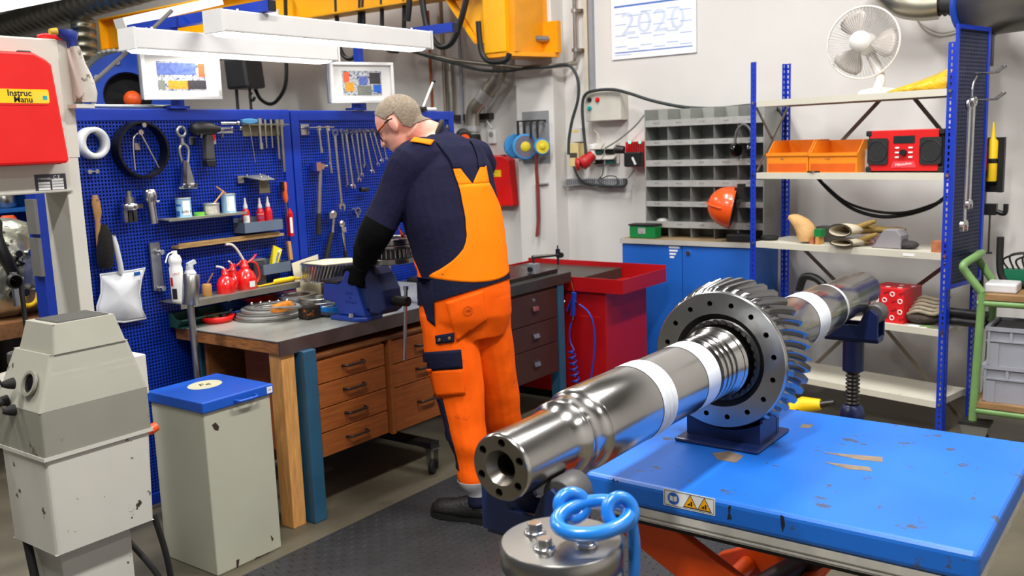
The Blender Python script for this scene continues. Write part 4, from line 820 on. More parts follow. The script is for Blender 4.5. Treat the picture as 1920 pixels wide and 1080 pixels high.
# items at the far top of the panel behind the worker
u0 = seen(826, 215, .08); t = thing('grinder_hose', 'black hose end lined orange beyond the pegboard', 'hose', onX(866, 250, XP+.1))
c = onX(868, 254, XP+.05); part('hose_end', MB().lathe([(.03, 0), (.045, 0), (.05, .06), (.045, .12), (.03, .12), (.03, .06)], c, Vector((.6, -.6, -.15)), 24, True, True), BLACKR, t); part('lining', MB().lathe([(.0295, .004), (.0295, .119)], c, Vector((.6, -.6, -.15)), 24), mat('orange_lining', (236, 84, 24), .5), t); part('hook', MB().cyl((XP-.01, 4.52, c.z), c, .008), STEEL, t)
for k, px in enumerate((815, 828, 838)):
    u0 = seen(px, 243, .04); solo('drill_chuck', MB().lathe([(.012, -.03), (.016, -.02), (.016, .012), (.010, .03)], u0, Z, 14).cyl((XP, u0.y, u0.z), (XP+.03, u0.y, u0.z), .004), DARKST, ['dark drill chuck on the pegboard nearest the worker neck', 'dark drill chuck, middle of three behind the worker', 'dark drill chuck at the panel edge behind the worker'][k], 'chuck', 'chucks behind the worker')
c = onX(802, 211, XP+.01); t = thing('lever_handle', 'chrome lever with a black ball knob above the pegboard', 'lever', vadd(c))
k0, k1 = onX(793, 204, XP), onX(813, 152, XP)
part('lever', MB().tube([k0, k1], [.011, .007], 10), CHROME, t); part('knob', MB().sph(k1, .0135, 14, 10), BLACK, t); part('pivot', MB().cyl(vadd(k0, x=-.02), vadd(k0, x=.02), .014), BLACK, t); part('mount', MB().b2(XP-.02, XP+.02, k0.y-.03, k0.y+.02, 1.7985, k0.z-.006), BLACK, t)
a = onX(797, 210, XP); solo('fluorescent_tube_cover', MB().cyl((XP-.005, a.y, 1.809), (XP-.005, a.y+.10, 1.809), .011, seg=10), LABELW, 'short white strip lying on the pegboard top', 'strip')

# ================================================================ THINGS ON THE BENCH
def onb(px, py, z=BZ): return onZ(px, py, z)
# stack of thrust discs
ca = onb(511, 597)
for i, (ri, ro, z, h, dx, dy) in enumerate(((.07, .158, 0, .010, 0, 0), (.075, .156, .0105, .012, .004, .003), (.05, .150, .023, .008, -.004, .01), (.05, .138, .0315, .014, .002, .014), (.075, .118, .046, .009, .004, .012))):
    solo('thrust_disc', MB().ring((ca.x-.055+dx*2, ca.y+.02+dy, BZ+.0005+z), Z, ri, ro, h, 64, .0015), [mat('satin_disc', (128, 126, 124), .42, .6, .12), mat('satin_disc_light', (168, 167, 165), .38, .6, .1)][i % 2], ['large flat steel disc at the bottom of the disc stack', 'large flat steel disc, second from the bottom of the stack', 'thin steel disc in the middle of the stack', 'thick steel disc, second from the top of the stack', 'small steel ring on top of the disc stack'][i], 'steel disc', 'steel discs stacked on the bench')
# loose nuts and wax on the discs
for k, (px, py) in enumerate(((452, 581), (470, 584), (487, 590), (497, 588), (505, 592))):
    p = onZ(px, py, BZ+.055)+Vector((-.10+.1, .0, 0)); p = Vector((ca.x-.12+.022*k, ca.y-.02+.035*k, BZ+.056))
    solo('ball_roller', MB().sph(p+Z*.0085, .0085, 12, 8), CHROME, 'steel ball lying on the disc stack', 'steel ball', 'steel balls on the discs')
AMB = mat('orange_brown_foam', (206, 122, 22), .8, 0, .25, 40., bump=.6, bscale=120)
p = Vector((ca.x-.02, ca.y+.14, BZ+.0465)); 
p = onZ(533, 583, BZ+.05); solo('foam_pad', MB().hexa([p+Vector((-.03, -.06, 0)), p+Vector((.02, -.06, 0)), p+Vector((.02, .06, 0)), p+Vector((-.03, .06, 0))], [p+Vector((-.025, -.05, .035)), p+Vector((.01, -.05, .035)), p+Vector((.01, .04, .042)), p+Vector((-.025, .04, .042))]), AMB, 'orange foam pad on the bench behind the discs', 'foam pad', bevel=.006)
p = onb(596, 598); t = thing('grease_brush', 'dark greasy bristle block with orange stains on the bench', 'brush', vadd(p, x=-.05))
part('bristles', MB().b2(p.x-.08, p.x-.01, p.y-.05, p.y+.035, BZ+.001, BZ+.062), mat('greasy_bristles', (34, 24, 14), .9, 0, .4, 60., bump=.9, bscale=200, spots=(190, 104, 16), sscale=22, sthr=.6), t, bevel=.008)
part('handle', MB().tube([(p.x-.05, p.y-.05, BZ+.06), (p.x-.09, p.y-.24, BZ+.085)], [.008, .003], 8), STEEL, t)
part('tray', MB().b2(p.x-.10, p.x+.03, p.y+.038, p.y+.10, BZ+.001, BZ+.012).b2(p.x-.10, p.x-.09, p.y+.038, p.y+.10, BZ+.013, BZ+.04), DARKST, t)
# flanged bearing rings
c = onb(534, 586); c = Vector((c.x-.05, c.y+.12, BZ+.0005))
t = thing('flanged_sleeve', 'wide flanged steel sleeve standing behind the disc stack', 'sleeve', c)
part('sleeve', MB().lathe([(.068, 0), (.088, 0), (.088, .052), (.105, .056), (.105, .066), (.098, .068), (.072, .068), (.068, .062)], c, Z, 56, False, True), mat('ground_disc', (196, 196, 194), .3, 1., .1), t)
c2 = onb(604, 588); c2 = Vector((c2.x-.10, c2.y+.06, BZ+.0005))
for i, (ri, ro, z, h) in enumerate(((.04, .098, 0, .03), (.042, .092, .0302, .014), (.046, .085, .0444, .02))):
    solo('bearing_race', MB().ring((c2.x, c2.y, BZ+.0005+z), Z, ri, ro, h, 48, .002), STEEL, ['widest bearing race at the bottom beside the vise', 'middle bearing race beside the vise', 'top bearing race beside the vise'][i], 'bearing race', 'bearing races beside the vise')
# red dish with parts
c = onb(408, 603); c = Vector((c.x, c.y, BZ+.0005)); t = thing('red_dish', 'red plastic dish with small parts on the bench corner', 'dish', c)
part('dish', MB().lathe([(.001, .002), (.06, .002), (.075, .03), (.08, .03), (.068, .0), (.001, 0)], c, Z, 32), REDP, t)
for k, (dx, dy) in enumerate(((-.03, .0), (.005, .03), (.02, -.025), (-.012, -.035))): solo('brass_bush', MB().ring(c+Vector((dx, dy, .0024)), Z, .008, .018, .03, 18, .001), [mat('old_brass', (120, 96, 48), .4, .8), DARKST][k % 2], ['brass bush at the back of the red dish', 'dark bush at the right of the red dish', 'brass bush at the front of the red dish', 'dark bush at the left of the red dish'][k], 'bush', 'bushes in the red dish')
p = onb(428, 590); p = Vector((p.x, p.y+.01, BZ+.0005)); t = thing('grease_nipple', 'small chrome valve fitting standing by the red dish', 'fitting', p)
part('body', MB().lathe([(.014, 0), (.022, .01), (.026, .022), (.02, .032), (.014, .036), (.014, .06), (.017, .062), (.017, .074), (.01, .076)], p, Z, 24), CHROME, t); part('side_port', MB().cyl(p+Vector((0, .01, .03)), p+Vector((.01, .05, .042)), .007).cyl(p+Vector((.008, .044, .04)), p+Vector((.011, .056, .0435)), .011, seg=6), CHROME, t)
# sight bins below the shelf
def sightbin(label, y0, y1, m, x0=XP+.02, d=.14, z0=BZ+.0005, h=.062):
    t = thing('sight_bin', label, 'bin', (x0+d/2, (y0+y1)/2, z0), 'sight bins under the shelf'); k = .003; f = x0+d
    part('tray', MB().b2(x0, f, y0, y1, z0, z0+k).b2(x0, x0+k, y0, y1, z0+k, z0+h).hexa([(f-.045, y0+k, z0+k), (f-.042, y0+k, z0+k), (f-.042, y1-k, z0+k), (f-.045, y1-k, z0+k)], [(f-.003, y0+k, z0+h*.55), (f, y0+k, z0+h*.55), (f, y1-k, z0+h*.55), (f-.003, y1-k, z0+h*.55)])
         .prism([(0, 0), (d-.04, 0), (d, h*.55), (d-.05, h*.6), (d-.075, h), (0, h)], frame((x0, y0+k, z0+k), X, -Y), k).prism([(0, 0), (d-.04, 0), (d, h*.55), (d-.05, h*.6), (d-.075, h), (0, h)], frame((x0, y1, z0+k), X, -Y), k), m, t)
    part('rim', MB().b2(f-.006, f+.003, y0, y1, z0+h*.55, z0+h*.55+.006), m, t); return t
GRN = mat('dark_green_bin', (30, 66, 56), .45); ORB = mat('orange_bin', (236, 110, 20), .42)
for i, (y0, y1, m_, lb) in enumerate(((2.43, 2.56, GRN, 'dark green sight bin at the bench corner'), (2.565, 2.69, GRN, 'dark green sight bin beside the blue one'), (2.695, 2.82, mat('blue_bin', (44, 76, 150), .45), 'blue sight bin under the shelf'), (2.825, 2.95, REDP, 'red sight bin under the shelf'), (2.955, 3.08, ORB, 'orange sight bin under the shelf, left of two'), (3.085, 3.20, ORB, 'orange sight bin under the shelf, right of two'))): sightbin(lb, y0, y1, m_, d=.10 if i < 2 else .13)
# helical gear standing on its hub, card on top
gc = onZ(642, 516, BZ+.16); gc = Vector((gc.x-.12, gc.y+.07, BZ)); hg = thing('helical_gear', 'steel helical gear wheel lying on its hub on the bench', 'gear', gc)
part('hub', MB().lathe([(.08, .0005), (.08, .12), (.1, .13)], gc, Z, 40), STEEL, hg); part('blank', MB().lathe([(.085, .1301), (.163, .1301), (.163, .212), (.085, .212)], gc, Z, 72, False, True), DGEAR, hg)
HT = 64; ht0 = None
for k in range(HT):
    if k == 0:
        vs = []; n = 3
        for i in range(n):
            t_ = i/(n-1); ph = .16*t_
            for (r, dx) in ((.162, -.006), (.177, -.0026), (.177, .0026), (.162, .006)): an = ph+dx/r; vs.append((gc.x+r*math.cos(an), gc.y+r*math.sin(an), gc.z+.1301+.0819*t_))
        fs = [(i*4+j, i*4+j+1, i*4+5+j, i*4+4+j) for i in range(n-1) for j in range(3)]+[(0, 1, 2, 3), (11, 10, 9, 8)]
        ht0 = part('tooth', MB().add(vs, fs), CHROME, hg)
    else:
        o = ht0.copy(); COL.objects.link(o); o.parent = hg; o.matrix_local = Matrix.Rotation(2*math.pi*k/HT, 4, 'Z')
cc = gc+Z*.2128
solo('cardboard_sheet', MB().prism([(-.11, -.12), (.06, -.13), (.12, .03), (-.02, .13), (-.12, .05)], Matrix.Translation(cc), .003), mat('buff_card', (210, 200, 168), .7, 0, .05), 'pale cardboard piece lying on the helical gear', 'cardboard')
# blue tape roll ring under the vise anvil
p = onb(632, 588); solo('tape_roll', MB().ring((p.x-.05, p.y+.02, BZ+.0005), Z, .05, .062, .03, 40), mat('light_blue_band', (20, 120, 205), .45), 'light blue band ring behind the vise', 'ring')

# ================================================================ VISE
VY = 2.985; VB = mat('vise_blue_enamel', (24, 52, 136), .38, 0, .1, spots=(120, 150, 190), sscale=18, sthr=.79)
vx0, vx1 = onY(617, 560, VY).x, onY(772, 570, VY).x
vz = BZ+.0005; v = thing('bench_vise', 'blue cast iron bench vise bolted to the bench front', 'vise', (-3.15, VY, BZ))
xf = -3.085   # fixed jaw
part('base', MB().prism([(-.13, -.085), (.03, -.085), (.075, -.05), (.075, .05), (.03, .085), (-.13, .085)], Matrix.Translation((xf, VY, vz)), .02), VB, v, bevel=.005)
part('fixed_body', MB().prism([(-.20, .085), (-.19, .165), (-.085, .165), (-.06, .185), (-.035, .245), (.015, .255), (.02, .16), (.06, .05), (.07, .0205), (-.10, .0205), (-.12, .075)], frame((xf, VY+.06, vz), X, -Y), .12), VB, v, bevel=.008)
part('anvil', MB().b2(xf-.205, xf-.088, VY-.062, VY+.062, vz+.1655, vz+.178), DARKST, v, bevel=.002)
part('bolt', MB().cyl((xf+.0, VY-.073, vz+.02), (xf+.0, VY-.073, vz+.026), .016).prism(hexpoly(.012), Matrix.Translation((xf, VY-.073, vz+.026)), .012), CHROME, v)
part('slide', MB().b2(xf+.022, xf+.16, VY-.038, VY+.038, vz+.055, vz+.15), NAVYP, v, bevel=.004)
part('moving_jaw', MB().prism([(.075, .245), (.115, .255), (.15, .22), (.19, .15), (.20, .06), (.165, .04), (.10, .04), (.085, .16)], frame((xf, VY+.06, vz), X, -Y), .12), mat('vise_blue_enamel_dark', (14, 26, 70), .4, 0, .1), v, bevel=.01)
part('jaw_plate', MB().b2(xf+.0155, xf+.026, VY-.062, VY+.062, vz+.2, vz+.252), DARKST, v); part('jaw_plate', MB().b2(xf+.062, xf+.0745, VY-.062, VY+.062, vz+.2, vz+.252), DARKST, v)
part('spindle', MB().cyl((xf+.20, VY, vz+.10), (xf+.285, VY, vz+.10), .022, seg=20), mat('black_oxide', (46, 40, 40), .4, .6), v)
hb = Vector((xf+.268, VY, vz+.10)); hx = onX(757, 685, hb.x).z
part('handle_bar', MB().cyl(hb+Vector((0, .008, .05)), hb+Vector((.004, -.03, -.245)), .0085, seg=14).cyl(hb+Vector((0, .008, .05)), hb+Vector((0, .009, .066)), .012).cyl(hb+Vector((.004, -.03, -.245)), hb+Vector((.004, -.031, -.258)), .011), CHROME, v)
text('cast_lettering', 'MADE', .018, frame((xf-.02, VY-.0602, vz+.125), X, -Y), VB, v, depth=.0015); text('cast_lettering', 'IN', .016, frame((xf-.015, VY-.0602, vz+.105), X, -Y), VB, v, depth=.0015); text('cast_lettering', 'ENGLAND', .017, frame((xf-.012, VY-.0602, vz+.085), X, -Y), VB, v, depth=.0015)
# bearing clamped in the vise
bc = Vector((xf+.11, VY+.07, vz+.2585)); bt = thing('roller_bearing', 'large steel roller bearing resting on the vise jaws', 'bearing', bc)
part('lower_ring', MB().ring(bc, Z, .085, .128, .026, 56, .003), STEEL, bt); part('cage', MB().ring(bc+Z*.0262, Z, .09, .118, .042, 48), DARKST, bt)
r0 = None
for k in range(36):
    if r0 is None: r0 = part('roller', MB().cyl(bc+Vector((.12, 0, .029)), bc+Vector((.116, 0, .066)), .0068, seg=10), CHROME, bt)
    else: o = r0.copy(); COL.objects.link(o); o.parent = bt; o.matrix_local = Matrix.Rotation(2*math.pi*k/36, 4, 'Z')
part('upper_ring', MB().ring(bc+Z*.0684, Z, .085, .124, .014, 56, .003).ring(bc+Z*.083, Z, .09, .118, .03, 56, .003), STEEL, bt)
# more bushes behind: chrome cup cluster beyond the bearing
for k, (px, py) in enumerate(((738, 440), (748, 437))):
    p = onX(px, py, XP+.35); p = Vector((XP+.2, p.y+.03*k, BZ)); 
    solo('steel_spigot', MB().lathe([(.035, 0), (.035, .18), (.02, .2), (.02, .3), (.026, .302), (.026, .33), (.018, .332)], p, Z, 24), STEEL, ['tall steel spigot behind the bearing, nearer the pegboard wrenches', 'tall steel spigot behind the bearing, next to the worker'][k], 'spigot')
# drift bar leaning at the bench corner
c = onb(358, 600); hx_ = Vector((-3.42, 2.30, 0)); top = onX(359, 514, -3.44); bot = onX(357, 571, -3.44); foot = onX(352, 700, -3.40)
t = thing('drift_bar', 'steel drift bar with a thick cylindrical head at the bench corner', 'drift bar', Vector((top.x+.01, top.y-.02, 0)))
part('head', MB().lathe([(.032, 0), (.0345, .003), (.0345, (top-bot).length-.003), (.032, (top-bot).length)], bot, top-bot, 32), STEEL, t)
d_ = (bot-top).normalized(); fl = bot+d_*(bot.z/-d_.z); part('rod', MB().cyl(bot, Vector((bot.x+.012, bot.y+.0, .0)), .0145, seg=18), STEEL, t)
# ================================================================ WASTE BIN
BNM = mat('grey_green_enamel', (182, 182, 164), .45, 0, .06, 2.5, spots=(60, 44, 36), sscale=7, sthr=.785)
bn = thing('waste_bin', 'tall grey steel bin with a blue lid beside the workbench', 'bin', (-3.10, 2.16, 0)); bx0, bx1, by0, by1 = -3.285, -2.945, 2.005, 2.315; bh = .645
part('body', MB().b2(bx0, bx1, by0, by1, 0, bh), BNM, bn, bevel=.006)
part('lid', MB().b2(bx0-.008, bx1+.012, by0-.01, by1+.01, bh+.0005, bh+.042), mat('blue_lid_paint', (22, 84, 190), .38, 0, .08, spots=(90, 110, 150), sscale=18, sthr=.74), bn, 'blue steel lid', bevel=.005)
lc = Vector(((bx0+bx1)/2, (by0+by1)/2, bh+.0425)); pp = onZ(384, 721, bh+.043)
part('oval_label', MB().prism([(.10*math.cos(k*.1745)*.62, .075*math.sin(k*.1745)) for k in range(36)], Matrix.Translation((pp.x, pp.y, bh+.0422)) @ Matrix.Rotation(.35, 4, 'Z'), .0006), mat('cream_label', (214, 210, 176), .5), bn)
text('lettering', 'Fe', .05, Matrix.Translation((pp.x, pp.y, bh+.043)) @ Matrix.Rotation(math.radians(70), 4, 'Z'), PRINT, bn)
part('lid_handle', MB().tube(catmull([(bx1+.012, 2.14, bh+.018), (bx1+.03, 2.145, bh+.016), (bx1+.034, 2.16, bh+.015), (bx1+.034, 2.215, bh+.015), (bx1+.03, 2.23, bh+.016), (bx1+.012, 2.235, bh+.018)], 4), .006, 8), mat('blue_lid_paint', (22, 84, 190), .38), bn)
part('maker_plate', MB().b2(bx1+.0121, bx1+.013, 2.292, 2.318, bh+.008, bh+.034), LABELW, bn); text('emblem', '<>', .014, frame((bx1+.0131, 2.305, bh+.021), Y, X), PRINT, bn)
for poly in ([(397, 797), (404, 792), (411, 800), (409, 808), (402, 806)], [(507, 1003), (513, 1010), (510, 1016)], [(443, 1050), (449, 1048), (447, 1065), (451, 1074), (444, 1072)], [(480, 1045), (492, 1041), (505, 1035), (508, 1046), (494, 1052), (478, 1062)]):
    P = [onX(x, y, bx1) for x, y in poly]; part('paint_chip', MB().add([(bx1+.0006, p.y, max(p.z, .002)) for p in P], [tuple(range(len(P)))]), mat('rust_chip', (54, 36, 28), .8), bn)

# ================================================================ HYDRAULIC UNIT IN THE FOREGROUND
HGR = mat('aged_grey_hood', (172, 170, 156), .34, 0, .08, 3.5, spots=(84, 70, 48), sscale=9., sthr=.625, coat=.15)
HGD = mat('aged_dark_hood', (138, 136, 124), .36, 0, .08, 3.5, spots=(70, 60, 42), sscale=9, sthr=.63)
TNK = mat('scuffed_white_tank', (200, 197, 188), .42, 0, .04, 4., spots=(60, 54, 46), sscale=17, sthr=.648)
hu = thing('hydraulic_unit', 'grey hooded hydraulic power unit on a white tank at the left', 'machine', (-2.52, 1.3, 0))
def rectring(x0, x1, y0, y1, z): return [(x0, y0, z), (x1, y0, z), (x1, y1, z), (x0, y1, z)]
part('tank', MB().loft([rectring(-2.645, -2.41, 1.155, 1.447, .55), rectring(-2.645, -2.405, 1.152, 1.458, .815)], False), TNK, hu, bevel=.012, segs=3)
part('tank_rim', MB().loft([rectring(-2.65, -2.398, 1.146, 1.464, .8155), rectring(-2.65, -2.398, 1.146, 1.464, .826)], False), TNK, hu, bevel=.003)
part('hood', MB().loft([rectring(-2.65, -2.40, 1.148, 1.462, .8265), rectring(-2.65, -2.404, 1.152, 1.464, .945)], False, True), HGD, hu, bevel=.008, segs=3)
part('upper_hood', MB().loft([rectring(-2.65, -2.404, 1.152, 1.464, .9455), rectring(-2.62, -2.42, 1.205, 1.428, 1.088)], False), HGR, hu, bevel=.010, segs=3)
part('cap', MB().loft([rectring(-2.605, -2.415, 1.212, 1.420, 1.0885), rectring(-2.58, -2.43, 1.226, 1.402, 1.165)], False), HGR, hu, bevel=.008, segs=3)
part('rubber_pad', MB().loft([rectring(-2.565, -2.442, 1.245, 1.392, 1.1655), rectring(-2.563, -2.444, 1.247, 1.39, 1.168)], False), mat('dark_pad', (70, 70, 66), .8, 0, .1, 80, bump=.4, bscale=300), hu)
g = onY(75, 700, 1.17); nrm = Vector((0, -1, .37)).normalized(); gp = Vector((-2.475, 1.168, 1.014)); part('gauge_bezel', MB().ring(gp-nrm*.004, nrm, .026, .034, .008, 32), HGD, hu); part('gauge_glass', MB().lathe([(.026, .001), (.0001, .001)], gp-nrm*.004, nrm, 28), mat('gauge_dark', (26, 24, 30), .2), hu); part('gauge_dial', MB().lathe([(.016, .002), (.0001, .002)], gp-nrm*.003+Vector((.006, 0, -.006)), nrm, 28), mat('gauge_dial', (180, 176, 196), .4), hu)
part('support_column', MB().b2(-2.62, -2.46, 1.19, 1.40, .03, .5495), TNK, hu, bevel=.006)
part('base_plate', MB().b2(-2.75, -2.42, 1.12, 1.62, 0, .0295), mat('dirty_base', (120, 118, 110), .6, 0, .2, 6., spots=(50, 46, 40), sscale=8, sthr=.6), hu)
kp = onX(284, 811, -2.42); kp = Vector((-2.44, 1.466, kp.z)); part('filler_cap', MB().cyl(kp, kp+Vector((.0, .012, .002)), .013).cyl(kp+Vector((0, .012, .002)), kp+Vector((.0, .034, .008)), .016, .014, seg=12), mat('orange_cap', (232, 84, 34), .4), hu)
part('valve_block', MB().b2(-2.60, -2.49, 1.4645, 1.52, .90, 1.02), TNK, hu, bevel=.003)
part('hose', MB().tube(catmull([(-2.56, 1.40, .52), (-2.44, 1.46, .36), (-2.40, 1.49, .2), (-2.44, 1.53, .1), (-2.47, 1.50, .20), (-2.45, 1.47, .42), (-2.43, 1.462, .56), (-2.415, 1.465, .68)][:4]+[(-2.50, 1.56, .045)], 7), .009, 10), BLACKR, hu)
part('hose', MB().tube(catmull([(-2.425, 1.455, .56), (-2.42, 1.48, .42), (-2.43, 1.50, .25), (-2.47, 1.53, .13), (-2.54, 1.5, .06), (-2.6, 1.45, .04)], 7), .009, 10), BLACKR, hu)
part('hose', MB().tube(catmull([(-2.60, 1.17, .55), (-2.56, 1.165, .4), (-2.52, 1.16, .2), (-2.50, 1.16, .045)], 6), .012, 10), BLACKR, hu)
# control levers on the left face
for k, (px, py) in enumerate(((20, 720), (8, 752), (22, 770))):
    p = onY(px, py, 1.145); b_ = Vector((p.x, 1.152, p.z)); part('lever_boot', MB().lathe([(.016, 0), (.013, .014), (.007, .03)], b_, Vector((0, -1, .1)), 14), BLACKR, hu)
    part('lever', MB().tube([b_+Vector((0, -.03, .004)), b_+Vector([(-.02, -.05, .06), (-.06, -.05, .0), (.006, -.04, .03)][k])], .004, 8), CHROME if k else BLACK, hu); part('lever_knob', MB().sph(b_+Vector([(-.02, -.05, .06), (-.06, -.05, .0), (.006, -.04, .03)][k]), .011, 12, 8), BLACK, hu)
# perforated press upright at the far left
pu = thing('press_upright', 'white perforated press upright at the left picture edge', 'press upright', (-2.72, 1.09, 0)); PWH = mat('press_cream', (206, 203, 192), .45, 0, .05, 4., spots=(140, 134, 120), sscale=10, sthr=.72)
part('channel', MB().b2(-2.80, -2.66, 1.06, 1.10, 0, .98), PWH, pu, bevel=.004)
for k, z_ in enumerate((.28, .42, .56, .70)):
    part('pin_hole', MB().ring((-2.715, 1.0595, z_), Vector((0, -1, 0)), .016, .02, .002, 24).lathe([(.016, .0008), (.0001, .0008)], (-2.715, 1.0595, z_), Vector((0, -1, 0)), 24), mat('dark_hole', (16, 15, 14), .7), pu)
part('locating_pin', MB().cyl((-2.715, 1.058, .49), (-2.715, 1.01, .49), .018), DARKST, pu)

# ================================================================ PRESS FRAME WITH RED CASE
PXF = -3.13; pf = thing('hydraulic_press', 'cream hydraulic press frame behind the grey power unit', 'press', (PXF-.08, 1.5, 0))
c0 = onX(150, 320, PXF); c1 = onX(128, 320, PXF); PYR = c0.y+.0
zc = onX(60, 364, PXF).z; ztop = onX(135, 76, PXF).z
part('column', MB().b2(PXF-.16, PXF, PYR-.052, PYR, 0, zc+.3), PWH, pf, bevel=.004)
part('column', MB().b2(PXF-.16, PXF, .55, .62, 0, zc+.3), PWH, pf, bevel=.004)
part('crosshead', MB().b2(PXF-.15, PXF+.012, .50, PYR-.036, zc, ztop), PWH, pf, bevel=.006)
part('crosshead_side', MB().b2(PXF-.14, PXF+.002, PYR-.0355, PYR+.004, onX(140, 295, PXF).z, ztop-.005), PWH, pf)
part('bed', MB().b2(PXF-.2, PXF+.02, .621, PYR-.121, .78, .86), DARKST, pf)
pl = [onX(x, y, PXF+.013) for x, y in ((64, 327), (122, 322), (125, 355), (67, 361))]; M = frame((PXF+.0125, (pl[0].y+pl[1].y)/2, (pl[0].z+pl[2].z)/2), Y, X); pw, ph = pl[1].y-pl[0].y, pl[0].z-pl[2].z
npx = part('rating_plate', MB().prism(rect(pw, ph*.95), M, .001), mat('anthracite_plate', (58, 60, 70), .4, .3), pf, 'dark rating plate with white fields')
for r in range(-1, 3):
    for s in (-1, 1)[r < 0:]: part('plate_field', MB().prism(rect(pw*.38, ph*.14, s*pw*.22, -ph*(.05+.17*r)), M @ Matrix.Translation((0, 0, .001)), .0003), LABELW, npx)
text('ce_mark', 'C E', ph*.28, M @ Matrix.Translation((pw*.2, ph*.28, .0014)), LABELW, npx); text('lettering', 'STENH\u00d8J', ph*.17, M @ Matrix.Translation((-pw*.2, ph*.2, .0014)), LABELW, npx, sx=1.1)
# red instruction case
def manual_case(name, label, P, W_, H_, D_, yaxis, nrm, rot=0.):
    """red plastic document case; P centre on the mounting face"""
    t = thing(name, label, 'case', P); M = frame(P, yaxis, nrm)
    body = [(-W_/2+.012, -H_/2), (W_/2-.006, -H_/2), (W_/2, -H_/2+.012), (W_/2-.028*W_/.33, H_/2-.035), (W_/2-.05*W_/.33, H_/2-.018), (W_*.22, H_/2), (-W_*.2, H_/2), (-W_/2+.03, H_/2-.015), (-W_/2+.01, H_/2-.035), (-W_/2, -H_/2+.012)]
    part('shell', MB().prism(body, M @ Matrix.Translation((0, 0, .001)), D_*.6), REDP, t, bevel=.006)
    inner = [(x*.985, y*.985) for x, y in body]; part('lid', MB().prism(inner, M @ Matrix.Translation((0, 0, .0012+D_*.6)), D_*.4), REDP, t, bevel=.008)
    part('latch', MB().prism(rect(W_*.14, .022, W_*.18, H_/2-.006), M @ Matrix.Translation((0, 0, D_*.45)), D_*.2), BLACK, t, bevel=.003)
    part('panel_ridge', MB().prism(rrect(W_*.72, H_*.3, .012, 4, -W_*.03, H_*.18), M @ Matrix.Translation((0, 0, D_+.0012)), .0015), REDP, t)
    return t, M @ Matrix.Translation((0, 0, D_+.003))
cy = onX(62, 208, PXF+.012); cw, chh = .295, .40
cA, cB = onX(133, 306, PXF+.10), onX(110, 100, PXF+.10); cbl = onX(0, 318, PXF+.10)
P = Vector((PXF+.0122, cA.y-cw/2, (cA.z+cB.z)/2)); t, MM = manual_case('manual_case', 'red plastic manual case hanging on the press crosshead', P, cw, (cB.z-cA.z)*1.01, .085, Y, X)
l0, l1 = onX(0, 166, PXF+.10), onX(93, 192, PXF+.10); inv = MM.inverted(); a = inv @ Vector((PXF+.1, onX(0, 180, PXF+.1).y, l0.z)); b = inv @ Vector((PXF+.1, l1.y, onX(93, 194, PXF+.10).z))
xr, xl_ = b.x, b.x-.205; yc_, hh = (a.y+b.y)/2, abs(a.y-b.y)
ly = part('sticker', MB().prism(rrect(xr-xl_, hh, .006, 3, (xr+xl_)/2, yc_), MM, .0006), LABELY, t, 'yellow sticker reading Instruction Manual')
text('lettering', 'Instruc', hh*.62, MM @ Matrix.Translation((xr-.056, yc_+hh*.2, .0008)), PRINT, ly, align='RIGHT', bold=.0005); text('lettering', 'Manu', hh*.62, MM @ Matrix.Translation((xr-.054, yc_-hh*.25, .0008)), PRINT, ly, align='RIGHT', bold=.0005)
part('small_tag', MB().prism(rect(.05, hh*.75, xr-.026, yc_-hh*.06), MM @ Matrix.Translation((0, 0, .0007)), .0003), mat('pale_yellow_tag', (240, 208, 60), .5), ly); part('tag_patch', MB().prism(rect(.014, hh*.28, xr-.014, yc_-hh*.1), MM @ Matrix.Translation((0, 0, .0011)), .0003), mat('teal_print', (30, 160, 170), .5), ly)
# spray bottle hung on the press column
c = onX(158, 130, PXF+.03); t = thing('spray_bottle', 'grimy white spray bottle with a blue trigger on the press top', 'spray bottle', onX(158, 195, PXF+.03))
def sb(px, py, o=.03): return onX(px, py, PXF+o)
part('body', MB().loft([[sb(x0, y0, .03)+X*dx+(sb(x1, y0, .03)-sb(x0, y0, .03))*k for (k, dx) in ((0, -.01), (.15, .03), (.5, .042), (.85, .03), (1, -.01), (.5, -.04))] for (x0, x1, y0) in ((141, 178, 192), (139, 180, 175), (137, 174, 155), (135, 167, 140), (132, 155, 120), (129, 146, 95), (129, 141, 88))]), mat('grimy_white_plastic', (196, 190, 180), .5, 0, .1, 6., spots=(110, 96, 80), sscale=14, sthr=.56), t)
part('trigger_head', MB().loft([[sb(x0, y0, .03)+X*dx+(sb(x1, y0, .03)-sb(x0, y0, .03))*k for (k, dx) in ((0, -.008), (.2, .012), (.8, .012), (1, -.008), (.5, -.012))] for (x0, x1, y0) in ((128, 141, 90), (127, 144, 78), (112, 148, 70), (104, 149, 62), (104, 138, 55))]), mat('blue_trigger', (24, 44, 128), .4), t)
part('nozzle', MB().cyl(sb(106, 59), sb(93, 59), .012, .009), mat('yellow_nozzle', (196, 160, 40), .5), t); part('holder', MB().b2(PXF+.003, PXF+.06, sb(150, 195).y-.03, sb(150, 195).y+.035, sb(150, 203).z, sb(150, 196).z), PWH, t)
p = onX(90, 68, PXF-.04); solo('red_cover', MB().b2(PXF-.06, PXF-.01, p.y-.03, p.y+.035, ztop+.0005, ztop+.02), REDP, 'small red cover on top of the press', 'cover', bevel=.005)

